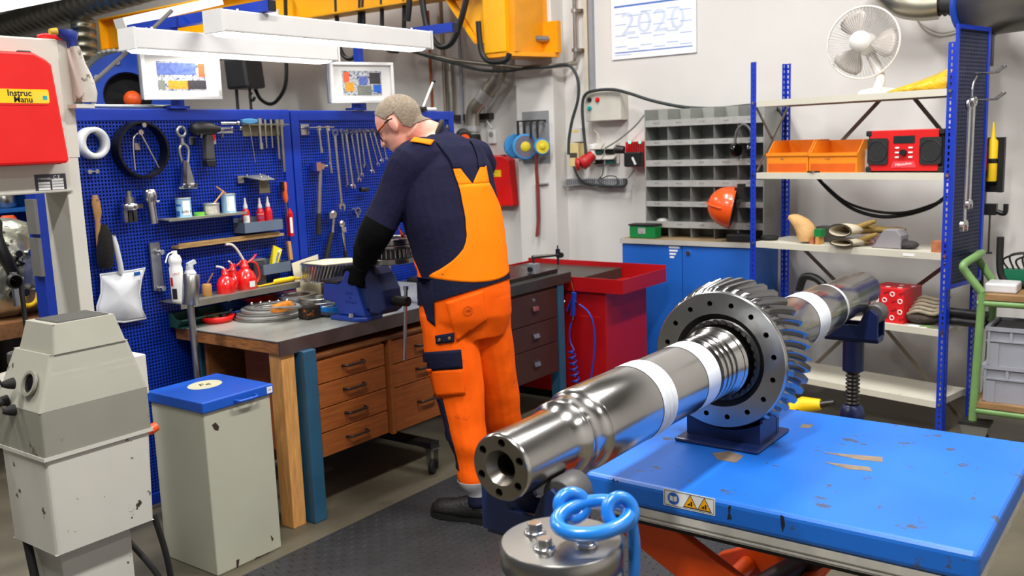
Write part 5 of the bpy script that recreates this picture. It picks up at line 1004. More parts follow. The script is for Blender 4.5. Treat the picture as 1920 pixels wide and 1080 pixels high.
# ================================================================ SEEN THROUGH THE PRESS WINDOW
bl = thing('blue_post', 'blue steel post with a grey strip seen through the press', 'post', onX(88, 520, -3.6)); p0, p1 = onX(62, 372, -3.62), onX(98, 372, -3.62); p2, p3 = onX(84, 585, -3.62), onX(124, 585, -3.62)
part('post', MB().b2(-3.70, -3.62, p0.y+.01, p1.y+.01, 0, p0.z+.25), BLUE, bl)
for (z0, z1) in ((onX(62, 440, -3.62).z, onX(60, 374, -3.62).z), (onX(66, 520, -3.62).z, onX(66, 447, -3.62).z)): part('strip', MB().b2(-3.68, -3.612, p0.y-.004, p0.y+.0095, z0, z1), mat('grey_strip', (122, 120, 118), .5), bl)
# wooden table with gearbox
YT = 1.72; t = thing('assembly_table', 'rough wooden table carrying the gearbox beyond the press', 'table', (-5.2, 2.35, 0))
part('top', MB().b2(-6.6, -4.85, 1.95, 2.85, .70, .78), wood('brown_beam', (150, 104, 66), .25, (1.2, 6, 6)), t)
for (lx_, ly_) in ((-6.5, 2.0), (-4.9, 2.0), (-6.5, 2.8), (-4.9, 2.8)): part('leg', MB().b2(lx_-.04, lx_+.04, ly_-.04, ly_+.04, 0, .6995), OAKD, t)
CAST = mat('silver_cast_alloy', (196, 196, 176), .32, .9, .25, 14., bump=.5, bscale=24, spots=(40, 38, 34), sscale=12, sthr=.6)
gx = thing('gearbox', 'silver cast gearbox with many bolts on the wooden table', 'gearbox', (-5.4, 2.35, .78))
part('casing', MB().loft([[(-5.4+rx*math.cos(a_), 2.33+ry*math.sin(a_), z) for a_ in [k*math.pi/8 for k in range(16)]] for (rx, ry, z) in ((.38, .3, .781), (.5, .36, .85), (.5, .38, 1.05), (.46, .36, 1.16), (.4, .3, 1.24), (.3, .2, 1.28))]), CAST, gx)
for k in range(16):
    a_ = -1.9+k*.16
    for zz_, rr_ in ((.92, .50), (1.12, .475)): part('bolt', MB().cyl((-5.4+rr_*math.cos(a_), 2.33+.37*math.sin(a_), zz_), (-5.4+(rr_+.03)*math.cos(a_), 2.33+.41*math.sin(a_), zz_), .02, seg=8), CHROME, gx)
part('bracket', MB().tube(catmull([(-5.02, 2.3, 1.28), (-4.92, 2.25, 1.2), (-4.9, 2.3, 1.02), (-5.0, 2.35, .95)], 5), .03, 8), BLACK, gx); part('yellow_hook', MB().torus((-4.88, 2.35, .9), X, .05, .012, 20, 8, 0, 3.4), LABELY, gx)
dg = thing('dial_stand', 'dial indicator on a steel stand behind the press', 'dial indicator', onX(50, 640, -3.36)); dp = onX(24, 527, -3.36); pz = onX(52, 640, -3.36)
part('post', MB().cyl((-3.36, pz.y, .86), (-3.36, pz.y, onX(46, 520, -3.36).z), .0085), DARKST, dg); part('arm', MB().cyl((-3.36, dp.y, dp.z), (-3.36, pz.y+.01, dp.z+.006), .006).b2(-3.37, -3.35, pz.y-.03, pz.y-.015, dp.z-.09, dp.z+.03), CHROME, dg)
part('dial_case', MB().lathe([(.024, 0), (.026, .004), (.026, .02), (.022, .022)], dp, X, 28), BLACK, dg); part('dial_face', MB().lathe([(.0215, .0225), (.0001, .0225)], dp, X, 28), LABELW, dg); part('needle', MB().beam(dp+X*.0235, dp+X*.0235+Vector((0, -.012, .01)), .0012, .0012), PRINT, dg)
part('base', MB().box((-3.36, pz.y, .82), (.06, .1, .08)), DARKST, dg)
for k, (px, py, r_) in enumerate(((34, 640, .05),)):
    p = onX(px, py, -3.25); solo('steel_slug', MB().lathe([(.05, .8605), (.052, .863), (.052, .905), (.05, .908), (.05, .912), (.052, .914), (.052, .95), (.05, .952)], (-3.22, p.y, 0), Z, 32), STEEL, 'turned steel slug on the press bed', 'steel slug')
p = onX(38, 690, -3.2); solo('rag', MB().loft([[(-3.17+rx*math.cos(a_)*(1+.2*math.sin(3*a_)), p.y-.03+ry*math.sin(a_), z) for a_ in [k*math.pi/8 for k in range(16)]] for (rx, ry, z) in ((.05, .08, .861), (.055, .09, .88), (.04, .06, .90), (.015, .03, .905))]), mat('white_rag', (206, 202, 190), .9, 0, .1, 30., bump=.8, bscale=40), 'crumpled white rag on the press bed', 'rag')
# far tool cupboard
t = thing('tool_cupboard', 'bright blue tool cupboard far behind the press', 'cupboard', (-8.6, 3.3, 0)); CB = mat('far_blue_paint', (20, 96, 180), .45)
part('carcass', MB().b2(-8.9, -8.85, 2.4, 4.3, 0, 2.2).b2(-8.85, -8.3, 2.4, 2.45, 0, 2.2).b2(-8.85, -8.3, 4.25, 4.3, 0, 2.2).b2(-8.85, -8.3, 2.45, 4.25, 2.15, 2.2), CB, t)
for k, z_ in enumerate((.3, .75, 1.15, 1.5, 1.8)): part('shelf', MB().b2(-8.85, -8.32, 2.46, 4.24, z_, z_+.03), CB, t)
cols = [ORB, BLACK, STEEL, REDP, GRN]
for k in range(14):
    z_ = (.3, .75, 1.15, 1.5, 1.8)[k % 5]+.0305; y_ = 2.55+.12*k; solo('stored_part', MB().lathe([(.07, 0), (.09, .02), (.09, .12+.03*(k % 3)), (.05, .17+.03*(k % 3))], (-8.5, y_, z_), Z, 14), cols[k % 5], ['small orange part far off on the blue cupboard shelf', 'small black part far off on the blue cupboard shelf', 'small steel part far off on the blue cupboard shelf', 'small red part far off on the blue cupboard shelf', 'small green part far off on the blue cupboard shelf'][k % 5], 'part', 'parts in the far cupboard')
p = onX(18, 435, -6.3); t = thing('warning_cone', 'small orange traffic cone with a grey band beyond the press', 'cone', Vector((-6.3, p.y, 0)))
q = Vector((-6.3, p.y, 1.02)); part('cone', MB().lathe([(.075, 0), (.06, .14), (.05, .2), (.035, .22)], q, Z, 18), mat('fluo_orange', (252, 86, 22), .5), t); part('band', MB().lathe([(.0685, .07), (.0625, .13)], q, Z, 18), mat('band_grey', (150, 150, 150), .5), t); part('stand', MB().b2(-6.42, -6.18, p.y-.12, p.y+.12, 0, 1.02), BLACK, t)
# ================================================================ RED PARTS WASHER, RED BIN, BLUE CABINET
RDW = mat('dark_red_enamel', (168, 12, 18), .36, 0, .08)
pw_ = thing('parts_washer', 'red enamelled parts washer beyond the bench end', 'parts washer', (-3.2, 4.95, 0))
part('cabinet', MB().b2(-3.72, -2.82, 4.70, 5.20, .05, .70), RDW, pw_, bevel=.004)
part('plinth', MB().b2(-3.68, -2.86, 4.74, 5.16, 0, .0495), BLACK, pw_)
tx0, tx1, ty0, ty1, tz0, tz1 = -3.74, -2.69, 4.675, 5.22, .7005, .785
q = MB().b2(tx0, tx1, ty0, ty1, tz0, tz0+.01).b2(tx0, tx1, ty0, ty0+.008, tz0+.0105, tz1).b2(tx0, tx1, ty1-.008, ty1, tz0+.0105, tz1+.02).b2(tx0, tx0+.008, ty0+.0085, ty1-.0085, tz0+.0105, tz1).b2(tx1-.008, tx1, ty0+.0085, ty1-.0085, tz0+.0105, tz1)
part('tray', q, RDW, pw_); part('work_mat', MB().b2(tx0+.02, -3.0, ty0+.02, ty1-.02, tz0+.011, tz1-.01), mat('dark_oily_mat', (70, 66, 60), .4, .3), pw_)
part('door_panel', MB().b2(-3.12, -2.86, 4.694, 4.6995, .1, .55), RDW, pw_, bevel=.002)
ag = onY(1075, 570, 4.66); t = thing('air_gun', 'blue air blow gun hanging on the red parts washer', 'air gun', ag); AGB = mat('blue_nylon', (28, 62, 170), .35)
part('coupling', MB().lathe([(.007, 0), (.012, .01), (.009, .03), (.013, .04), (.013, .065), (.008, .07)], onY(1042, 563, 4.66), onY(1070, 568, 4.66)-onY(1042, 563, 4.66), 14), STEEL, t)
part('body', MB().hexa([ag+Vector((-.018, -.01, -.075)), ag+Vector((.006, -.01, -.075)), ag+Vector((.006, .01, -.075)), ag+Vector((-.018, .01, -.075))], [ag+Vector((-.008, -.01, .075)), ag+Vector((.022, -.01, .07)), ag+Vector((.022, .01, .07)), ag+Vector((-.008, .01, .075))]), AGB, t, bevel=.004)
part('trigger', MB().beam(ag+Vector((-.005, 0, .04)), ag+Vector((-.045, 0, -.045)), .012, .008), AGB, t); part('nozzle', MB().tube([ag+Vector((.005, 0, .075)), ag+Vector((-.01, 0, .13)), ag+Vector((-.022, 0, .16))], .003, 8), mat('brass_nozzle', (150, 110, 50), .4, .8), t); part('fitting', MB().cyl(ag+Vector((.01, 0, .01)), ag+Vector((.03, 0, .012)), .007).cyl(ag+Vector((-.007, 0, -.075)), ag+Vector((-.009, 0, -.1)), .007), CHROME, t)
h0 = onY(1086, 571, 4.655); hose = [h0, onY(1103, 585, 4.65), onY(1113, 610, 4.65), onY(1115, 650, 4.65), onY(1111, 690, 4.65), onY(1105, 720, 4.65), onY(1092, 735, 4.65), onY(1081, 728, 4.65)]
cl0, cl1 = onY(1084, 720, 4.65), onY(1074, 655, 4.65); coil = []
for k in range(73): f_ = k/72; p = cl0.lerp(cl1, f_); an = f_*6*2*math.pi; coil.append(p+Vector((.022*math.cos(an), .022*math.sin(an)-.02, 0)))
part('hose', MB().tube(catmull(hose, 6), .0055, 8), AGB, t); part('coil_hose', MB().tube(coil+catmull([coil[-1], onY(1069, 640, 4.64), onY(1068, 620, 4.64), onY(1072, 604, 4.65)], 5)[1:], .005, 8), AGB, t)
rb = onY(1150, 600, 5.35); t = thing('red_waste_can', 'dark red oily waste can with a yellow notice', 'waste can', (rb.x, 5.345, 0)); rz = onY(1150, 588, 5.25).z
part('can', MB().lathe([(.108, 0), (.112, .01), (.112, rz-.03)], (rb.x, 5.345, 0), Z, 32), RDW, t); part('lid', MB().lathe([(.114, rz-.0295), (.116, rz-.01), (.105, rz), (.06, rz+.012), (.0001, rz+.014)], (rb.x, 5.345, 0), Z, 32), RDW, t)
fdir = Vector((-rb.x, -5.345, 0)).normalized(); fr = Vector((-fdir.y, fdir.x, 0)); nz0 = onY(1148, 652, 5.28).z; M = frame(Vector((rb.x, 5.345, nz0))+fdir*.1135+fr*.0, fr, fdir); nw, nh = .10, .17
nt_ = part('notice', MB().prism(rect(nw, nh), M, .001), LABELY, t, 'yellow notice with black print'); part('notice_header', MB().prism(rect(nw*.96, nh*.16, 0, nh*.41), M @ Matrix.Translation((0, 0, .001)), .0005), PRINT, nt_)
text('lettering', 'JUSTRITE', .018, M @ Matrix.Translation((0, nh*.41, .0017)), LABELY, nt_, sx=.9); text('lettering', 'OILY WASTE', .013, M @ Matrix.Translation((0, nh*.2, .0012)), PRINT, nt_); text('lettering', 'EMPTY', .013, M @ Matrix.Translation((0, nh*.1, .0012)), PRINT, nt_); text('lettering', 'EVERY NIGHT', .017, M @ Matrix.Translation((0, -nh*.04, .0012)), PRINT, nt_, sx=.85)
part('notice_symbol', MB().prism(rect(.02, .022, -.024, -nh*.38), M @ Matrix.Translation((0, 0, .001)), .0005).prism(rect(.02, .022, .024, -nh*.38), M @ Matrix.Translation((0, 0, .001)), .0005), PRINT, nt_)
# blue cabinet
cbx0, cbx1, cby, cbz = -3.145, -2.245, 5.47, .90
cb = thing('storage_cabinet', 'blue two-door steel cabinet against the back wall', 'cabinet', ((cbx0+cbx1)/2, 5.7, 0)); CBM = mat('cabinet_blue', (28, 96, 190), .42, 0, .06, 4., spots=(18, 60, 130), sscale=16, sthr=.75)
part('body', MB().b2(cbx0, cbx1, cby+.02, 5.94, .03, cbz), CBM, cb); xm = onY(1279, 500, cby).x
for s, (x0, x1) in enumerate(((cbx0, xm-.002), (xm+.002, cbx1))):
    d = part('door', MB().b2(x0, x1, cby, cby+.0195, .06, cbz-.003), CBM, cb, bevel=.003)
    if s: p = onY(1291, 474, cby); part('lock', MB().cyl((p.x, cby, p.z), (p.x, cby-.012, p.z), .013), CHROME, d)
    else:
        for k in range(4): p = onY(1266-2*k, 464+6*k, cby); part('label_strip', MB().b2(p.x-.045+.01*k, p.x+.03-.005*k, cby-.001, cby, p.z-.006, p.z+.006), LABELW, d)
part('plinth', MB().b2(cbx0+.02, cbx1-.02, cby+.05, 5.92, 0, .0295), BLACK, cb)
part('top_board', MB().b2(cbx0-.01, cbx1+.012, cby-.012, 5.945, cbz+.0005, cbz+.032), wood('cabinet_plywood', (150, 128, 96), .25, (1.5, 6, 6)), cb); ctop = cbz+.0325
part('edge_trim', MB().b2(cbx0-.011, cbx1+.013, cby-.0135, cby-.0125, cbz+.0005, cbz+.032), mat('grey_tape_trim', (178, 176, 170), .5), cb)
# pigeonhole rack
PY = 5.60; GRK = mat('grey_steel_rack', (150, 152, 148), .5, .1, .12, 6.); px_ = [onY(x, 320, PY).x for x in (1211, 1252, 1294, 1338, 1383, 1431)]; rows = [(222, 235), (261, 271), (299, 311), (338, 350), (378, 388), (416, 428)]
pgn = thing('pigeonhole_rack', 'grey steel pigeonhole rack with handwritten labels on the cabinet', 'parts rack', ((px_[0]+px_[-1])/2, 5.75, ctop)); ptop = onY(1211, 206, PY).z
part('side_panel', MB().b2(px_[0]-.006, px_[0], PY, 5.94, ctop, ptop), GRK, pgn); part('side_panel', MB().b2(px_[-1], px_[-1]+.006, PY, 5.94, ctop, ptop), GRK, pgn)
part('back_panel', MB().b2(px_[0], px_[-1], 5.78, 5.79, ctop, ptop), mat('rack_back', (150, 152, 146), .5, .1, .1), pgn)
zl = [(onY(1300, a, PY).z, onY(1300, b, PY).z) for a, b in rows]
for k, (z1, z0) in enumerate(zl):
    part('shelf_board', MB().b2(px_[0]+.001, px_[-1]-.001, PY+.004, 5.779, z0+.004, z0+.007), GRK, pgn)
    lp = part('label_lip', MB().b2(px_[0]+.001, px_[-1]-.001, PY, PY+.0035, z0, z1), mat('lip_grey', (168, 168, 164), .5, .2, .1, 20.), pgn)
    for j in range(5): text('handwriting', ['M8x25', '8x30', '10x35', '12x45', '16x50', '6x40', 'M10'][(k*2+j) % 7], .018, frame(((px_[j]+px_[j+1])/2, PY-.0002, (z0+z1)/2), X, -Y), mat('pencil', (96, 96, 96), .7), lp, depth=.0002)
for j in range(1, 5):
    part('divider', MB().b2(px_[j]-.001, px_[j]+.001, PY+.006, 5.779, ctop, ptop-.002), GRK, pgn)
random.seed(3)
for k, (col, row, n_) in enumerate(((2, 2, 7), (3, 2, 6), (3, 1, 7), (2, 0, 6), (2, 5, 5), (1, 3, 3))):
    z0 = zl[row][1]+.0075; q = MB()
    for i in range(n_):
        p = Vector((px_[col]+.03+random.random()*(px_[col+1]-px_[col]-.06), PY+.03+random.random()*.06, z0+.007)); a_ = random.random()*3; d = Vector((math.cos(a_), math.sin(a_), 0))*.018
        solo('loose_bolt', MB().cyl(p-d, p+d, .005, seg=8).cyl(p+d, p+d*1.4, .0085, seg=6), [STEEL, BLACK, CHROME][k % 3] if (row, col) != (1, 3) else BLACK, 'small loose bolt lying in the pigeonhole rack', 'bolt', 'bolts in the pigeonholes')
p = Vector(((px_[0]+px_[1])/2+.01, PY+.06, zl[5][1]+.0075+.0)); solo('parts_bag', MB().sph((p.x, p.y, p.z+.025), (.05, .03, .025), 12, 8), mat('clear_bag', (196, 196, 190), .25, 0, .2, 40., bump=.8, bscale=60), 'clear plastic bag in the lowest left pigeonhole', 'bag')
# green box
gb = onZ(1203, 440, ctop); t = thing('green_box', 'small green plastic box with a black lid on the blue cabinet', 'box', (gb.x, 5.54, ctop)); gx0, gx1 = onY(1180, 430, 5.5).x, onY(1228, 430, 5.5).x
part('box', MB().b2(gx0, gx1, 5.50, 5.59, ctop, ctop+.082), mat('green_plastic', (18, 122, 58), .4), t, bevel=.006); part('lid', MB().b2(gx0-.006, gx1+.006, 5.494, 5.596, ctop+.0825, ctop+.094), BLACK, t, bevel=.004); part('window', MB().b2((gx0+gx1)/2-.03, (gx0+gx1)/2+.025, 5.498, 5.4995, ctop+.03, ctop+.07), mat('pale_parts', (190, 190, 186), .4, .4, .3, 90.), t)
# orange helmet with face harness
hc = onY(1374, 388, 5.52); HMT = mat('orange_helmet', (240, 86, 22), .3, 0, .04, coat=.4); t = thing('safety_helmet', 'orange safety helmet tipped on its side on the blue cabinet', 'helmet', Vector((hc.x, 5.54, ctop)))
Mh = Matrix.Translation((hc.x+.01, 5.475, hc.z)) @ Matrix.Diagonal((1.12, .9, 1.12, 1)) @ Matrix.Rotation(math.radians(-78), 4, 'Y') @ Matrix.Rotation(math.radians(15), 4, 'X')
q = MB(); ringsH = []
for i in range(9):
    th = math.pi/2*i/8; r_ = math.sin(th) if i else .02; z_ = math.cos(th)
    ringsH.append([(.115*r_*math.cos(k*math.pi/12), .135*r_*math.sin(k*math.pi/12), .135*z_) for k in range(24)])
ringsH.append([(.118*math.cos(k*math.pi/12), (.15 if math.sin(k*math.pi/12) > 0 else .137)*math.sin(k*math.pi/12)*(1.12 if abs(math.cos(k*math.pi/12)) < .5 else 1), -.012) for k in range(24)])
o = part('shell', q.loft(ringsH, True, False, Mh), HMT, t); sd = o.modifiers.new('th', 'SOLIDIFY'); sd.thickness = .003
part('crown_rib', MB().tube([Mh @ Vector((0, .135*math.sin(a_)*1.01, .135*math.cos(a_)*1.02)) for a_ in [math.radians(-70+10*k) for k in range(15)]], .006, 8), HMT, t)
part('harness', MB().tube([Mh @ Vector((.095*math.cos(k*math.pi/12), .115*math.sin(k*math.pi/12), -.006)) for k in range(24)], .012, 8, True, True).tube([Mh @ Vector((-.09+.02*k, 0, .03+.05*math.sin(k*.35))) for k in range(10)], .009, 6), BLACK, t)
part('visor_arm', MB().box(Mh @ Vector((.09, -.05, -.03)), (.05, .03, .07)).box(Mh @ Vector((.125, .02, -.03)), (.035, .05, .025)), BLACK, t)
part('stand_block', MB().b2(hc.x-.03, hc.x+.13, 5.485, 5.595, ctop, ctop+.045), BLACK, t, bevel=.006)
em = onY(1389, 275, 5.57); t = thing('ear_defenders', 'black ear defenders hanging on the pigeonhole rack', 'ear defenders', vadd(em, z=-.06)); 
for s in (-1, 1): part('ear_cup', MB().lathe([(.03, -.03), (.042, -.02), (.045, .0), (.038, .014)], Vector((em.x+.04*s+.02, PY-.05+.0*s, em.z-.02)), Vector((-s, -.4, 0)), 22), mat('gloss_black', (14, 14, 15), .18), t)
part('headband', MB().tube(catmull([(em.x-.03, PY-.045, em.z), (em.x-.025, PY-.04, em.z+.09), (em.x+.02, PY-.035, em.z+.135), (em.x+.07, PY-.04, em.z+.09), (em.x+.07, PY-.045, em.z)], 6), .008, 8), mat('grey_band', (86, 88, 86), .5), t)

# ================================================================ BACK WALL FIXTURES
def wl(px, py, d=0.): return onY(px, py, YW-d)
CABLE = mat('dark_cable', (44, 52, 52), .6); GCABLE = mat('grey_cable', (128, 128, 122), .6)
def cable(name, pts, r, m, label, d=.02, n=6): return solo(name, MB().tube(catmull([wl(x, y, d) for x, y in pts], n), r, 8), m, label, 'cable')
# wall planner
a, b = wl(1147, -30), wl(1308, 100); z0 = wl(1149, 113).z; x0, x1 = wl(1149, 113).x, wl(1307, 100).x; z1 = z0+.46; cx, cz, cw, ch = (x0+x1)/2, (z0+z1)/2, x1-x0, z1-z0
t = thing('wall_calendar', 'white and blue year planner hanging on the back wall', 'calendar', (cx, YW-.01, z0)); M = frame((cx, YW-.012, cz), X, -Y); BLP = mat('planner_blue', (60, 112, 198), .6); PLB = mat('planner_pale_blue', (150, 176, 224), .6)
part('sheet', MB().prism(rect(cw, ch), frame((cx, YW-.004, cz), X, -Y), .008), mat('planner_paper', (238, 240, 244), .6, 0, .01), t)
part('header_bar', MB().prism(rect(cw*.92, .012, 0, ch*.5-.1), M, .0006), BLP, t); part('footer_bar', MB().prism(rect(cw*.92, .007, 0, -ch*.5+.045), M, .0006), BLP, t)
for i in range(6):
    for j in range(4): part('month_line', MB().prism(rect(cw*.135, .005, -cw*.5+cw*(.115+.154*i), ch*.5-.15-.075*j-(.02 if i % 2 else 0)), M, .0005), PLB, t)
text('year_print', '2020', .22, M @ Matrix.Translation((0, .0, 0)), mat('planner_faint', (206, 216, 236), .6), t, depth=.0002, sx=1.15)
part('small_print', MB().prism(rect(cw*.2, .004, -cw*.36, -ch*.5+.028), M, .0004), PLB, t)
# control box
bl_, br_ = wl(1098, 228), wl(1179, 222); bz0, bz1 = bl_.z, wl(1100, 174).z; bd = .11; fl = onY(1098, 228, YW-bd); fr_ = onY(1164, 225, YW-bd); cbz0, cbz1 = fl.z, onY(1098, 174, YW-bd).z
t = thing('control_box', 'beige electrical control box with push buttons on the wall', 'control box', ((fl.x+fr_.x)/2, YW-bd/2, cbz0))
part('box', MB().b2(fl.x, fr_.x, YW-bd, YW-.001, cbz0, cbz1), BEIGE, t, bevel=.005)
for (px, py, m_, nm) in ((1106, 187, BLACK, 'rotary_switch'), (1121, 187, REDP, 'stop_button'), (1106, 203, mat('teal_button', (20, 170, 170), .4), 'start_button')):
    p = onY(px, py, YW-bd); part(nm, MB().cyl((p.x, YW-bd, p.z), (p.x, YW-bd-.012, p.z), .016, seg=18).cyl((p.x, YW-bd-.012, p.z), (p.x, YW-bd-.02, p.z), .011, seg=14), m_, t)
# conduits above the control box
for i, (px, w_, m_, lb) in enumerate(((1099, .026, mat('ivory_conduit', (206, 198, 178), .5), 'ivory conduit running up from the control box'), (1108, .03, GREYPL, 'grey cable trunking running up from the control box'))):
    p = wl(px, 80, .03); solo('conduit', MB().b2(p.x-w_/2, p.x+w_/2, YW-.035, YW-.002, cbz1+.005, 4.19), m_, lb, 'conduit')
# steel pipe with clips right of the bracket
p = wl(1078, 60, .05); t = thing('steel_pipe', 'thin steel pipe clipped to the wall beside the crane bracket', 'pipe', (p.x, YW-.05, 2.0)); zb_ = wl(1078, 115, .05).z
part('pipe', MB().tube([(p.x, YW-.05, 4.19), (p.x, YW-.05, zb_+.05), (p.x-.01, YW-.05, zb_), (p.x-.06, YW-.06, zb_-.02)], .014, 10), STEEL, t)
for z_ in (wl(1078, 94, .05).z, wl(1078, 20, .05).z): part('clip', MB().ring((p.x, YW-.05, z_-.012), Z, .014, .026, .024, 16).b2(p.x, p.x+.05, YW-.045, YW, z_-.01, z_+.01), STEEL, t)
# horizontal pipe / cable run crossing in front of the pilaster
solo('pipe_run', MB().tube([wl(757, 92, .25), wl(850, 113, .25), wl(975, 127, .25), wl(990, 127, .25), wl(1060, 122, .2), wl(1080, 118, .1)], .017, 10), mat('galvanised_conduit', (150, 144, 132), .4, .7), 'galvanised conduit sagging across the pilaster', 'conduit')
cable('cable', [(757, 90), (800, 105), (850, 118), (900, 131), (950, 133), (985, 128), (1030, 125), (1062, 121), (1078, 135), (1085, 160), (1083, 190), (1073, 225), (1067, 260), (1066, 290)], .011, CABLE, 'thick dark cable looping from the crane to the meter box', .29)
cable('cable', [(1100, 310), (1098, 280), (1094, 240), (1092, 200), (1097, 178), (1115, 170), (1150, 168), (1180, 175), (1220, 188), (1270, 199), (1310, 203), (1350, 203), (1400, 198), (1440, 196), (1462, 208), (1475, 232)], .011, CABLE, 'long dark cable running over the control box to the rack', .14)
cable('cable', [(1134, 278), (1160, 262), (1190, 237), (1211, 213), (1225, 207), (1300, 205)], .006, GCABLE, 'thin grey cable slanting from the sockets to the pigeonhole rack', .16)
# meter boxes, CEE plug, sockets, charger
t = thing('meter_box', 'small grey meter box on the wall', 'meter box', wl(1083, 262)); p0, p1 = onY(1071, 240, YW-.07), onY(1089, 266, YW-.07); part('housing', MB().b2(p0.x, p1.x, YW-.07, YW, p1.z, p0.z), mat('light_grey_plastic', (206, 206, 204), .5), t, bevel=.004); part('yellow_tag', MB().b2(p0.x+.012, p1.x-.02, YW-.0715, YW-.0705, p0.z-.03, p0.z-.018), LABELY, t)
t = thing('junction_box', 'yellowed switch box below the grey meter box', 'switch box', wl(1080, 310)); p0, p1 = onY(1066, 269, YW-.09), onY(1085, 312, YW-.09); part('housing', MB().b2(p0.x, p1.x, YW-.09, YW, p1.z, p0.z), mat('yellowed_plastic', (220, 200, 142), .5), t, bevel=.004); part('label', MB().b2(p0.x+.008, p1.x-.01, YW-.0915, YW-.0905, (p0.z+p1.z)/2-.02, (p0.z+p1.z)/2+.015), mat('dark_label', (70, 66, 60), .5), t)
c = onY(1098, 302, YW-.14); t = thing('power_plug', 'red five-pin power plug hanging under the switch box', 'plug', vadd(c, z=-.1)); part('plug_head', MB().lathe([(.03, -.05), (.048, -.045), (.048, .0), (.04, .03), (.036, .07)], c, Vector((.45, .6, .6)), 22), mat('plug_red', (184, 22, 24), .45), t); part('cap', MB().lathe([(.047, 0), (.047, .018), (.02, .024)], c+Vector((-.035, -.04, -.02)), Vector((-.7, -.6, -.1)), 22), mat('plug_red', (184, 22, 24), .45), t); part('gland', MB().cyl(c+Vector((.0, .0, -.04)), c+Vector((-.002, .02, -.11)), .026, .02), WHITE, t); part('back_box', MB().b2(c.x-.03, c.x+.03, YW-.07, YW, c.z-.02, c.z+.12), WHITE, t, bevel=.01)
s0, s1 = wl(1113, 268), wl(1163, 307); t = thing('socket_block', 'block of four grey covered wall sockets', 'socket', ((s0.x+s1.x)/2, YW, s1.z)); part('back_plate', MB().b2(s0.x, s1.x, YW-.02, YW, s1.z, s0.z), mat('socket_grey', (196, 192, 184), .5), t, bevel=.004)
for i in range(2):
    for j in range(2):
        xx = s0.x+(s1.x-s0.x)*(.05+.47*i); zt = s0.z-(s0.z-s1.z)*(.02+.48*j); ww = (s1.x-s0.x)*.42; cv = part('socket_cover', MB().hexa([(xx, YW-.075, zt-.045), (xx+ww, YW-.075, zt-.045), (xx+ww, YW-.0205, zt-.02), (xx, YW-.0205, zt-.02)], [(xx, YW-.078, zt-.04), (xx+ww, YW-.078, zt-.04), (xx+ww, YW-.0205, zt), (xx, YW-.0205, zt)]), mat('socket_grey', (196, 192, 184), .5), t)
        part('socket', MB().b2(xx+.01, xx+ww-.01, YW-.05, YW-.0205, zt-.075, zt-.047), [BLACK, mat('teal_plug', (20, 90, 84), .5)][(i+j+1) % 2], t)
cp = onY(1187, 290, YW-.1); t = thing('battery_charger', 'red and black battery charger hanging on the wall', 'charger', vadd(cp, z=-.1)); k0, k1 = onY(1172, 266, YW-.09), onY(1209, 313, YW-.09); part('housing', MB().b2(k0.x, k1.x, YW-.09, YW, k1.z, k0.z), mat('charger_red', (206, 26, 30), .4), t, bevel=.006)
for i in range(7): part('vent_rib', MB().b2(k0.x+.03+.018*i, k0.x+.038+.018*i, YW-.094, YW-.0905, k0.z-.075, k0.z-.012), mat('charger_red_dark', (150, 16, 22), .45), t)
part('battery', MB().b2(k0.x+.02, k1.x-.005, YW-.15, YW-.0905, k1.z+.005, k1.z+.105), BLACK, t, bevel=.008); part('battery_label', MB().beam(Vector((k0.x+.09, YW-.1515, k1.z+.07)), Vector((k0.x+.115, YW-.1515, k1.z+.02)), .016, .002, up=(0, 1, 0)), LABELW, t); part('drill_battery', MB().cyl((k0.x+.02, YW-.14, k0.z-.055), (k0.x-.035, YW-.15, k0.z-.05), .026, .03, seg=16), BLACK, t)
for px in (1181, 1200): p = onY(px, 267, YW-.09); part('status_light', MB().cyl((p.x, YW-.09, p.z), (p.x, YW-.096, p.z), .009, seg=12), mat('green_led', (90, 255, 190), .4, emit=2.), t)
a, b = wl(1068, 335), wl(1174, 349); t = thing('cable_trunking', 'grey slotted cable trunking with tangled leads', 'trunking', ((a.x+b.x)/2, YW, b.z)); part('channel', MB().b2(a.x, b.x, YW-.05, YW, b.z, a.z), mat('trunk_grey', (140, 142, 146), .5), t)
for i in range(26): xx = a.x+(b.x-a.x)*(i+.5)/26; part('slot', MB().b2(xx-.002, xx+.002, YW-.0512, YW-.0502, b.z+.015, a.z-.005), BLACK, t)
cable('cable', [(1076, 312), (1083, 330), (1095, 343), (1120, 347), (1150, 349), (1172, 347), (1174, 335)], .009, CABLE, 'dark lead sagging along the grey trunking', .08)
cable('cable', [(1131, 306), (1130, 325), (1126, 335), (1140, 330), (1155, 332), (1158, 345), (1140, 348), (1122, 340), (1128, 330)], .004, CABLE, 'thin tangled lead under the wall sockets', .07)
cable('cable', [(1190, 318), (1178, 334)], .004, GCABLE, 'thin lead under the battery charger', .06); cable('cable', [(1012, 343), (1040, 342), (1060, 350), (1085, 347), (1110, 350), (1130, 356), (1150, 350)], .005, GCABLE, 'thin grey lead running from the pilaster to the trunking', .06)
cable('cable', [(1123, 262), (1120, 250), (1113, 245)], .006, mat('ivory_conduit', (206, 198, 178), .5), 'short ivory lead above the sockets', .04)
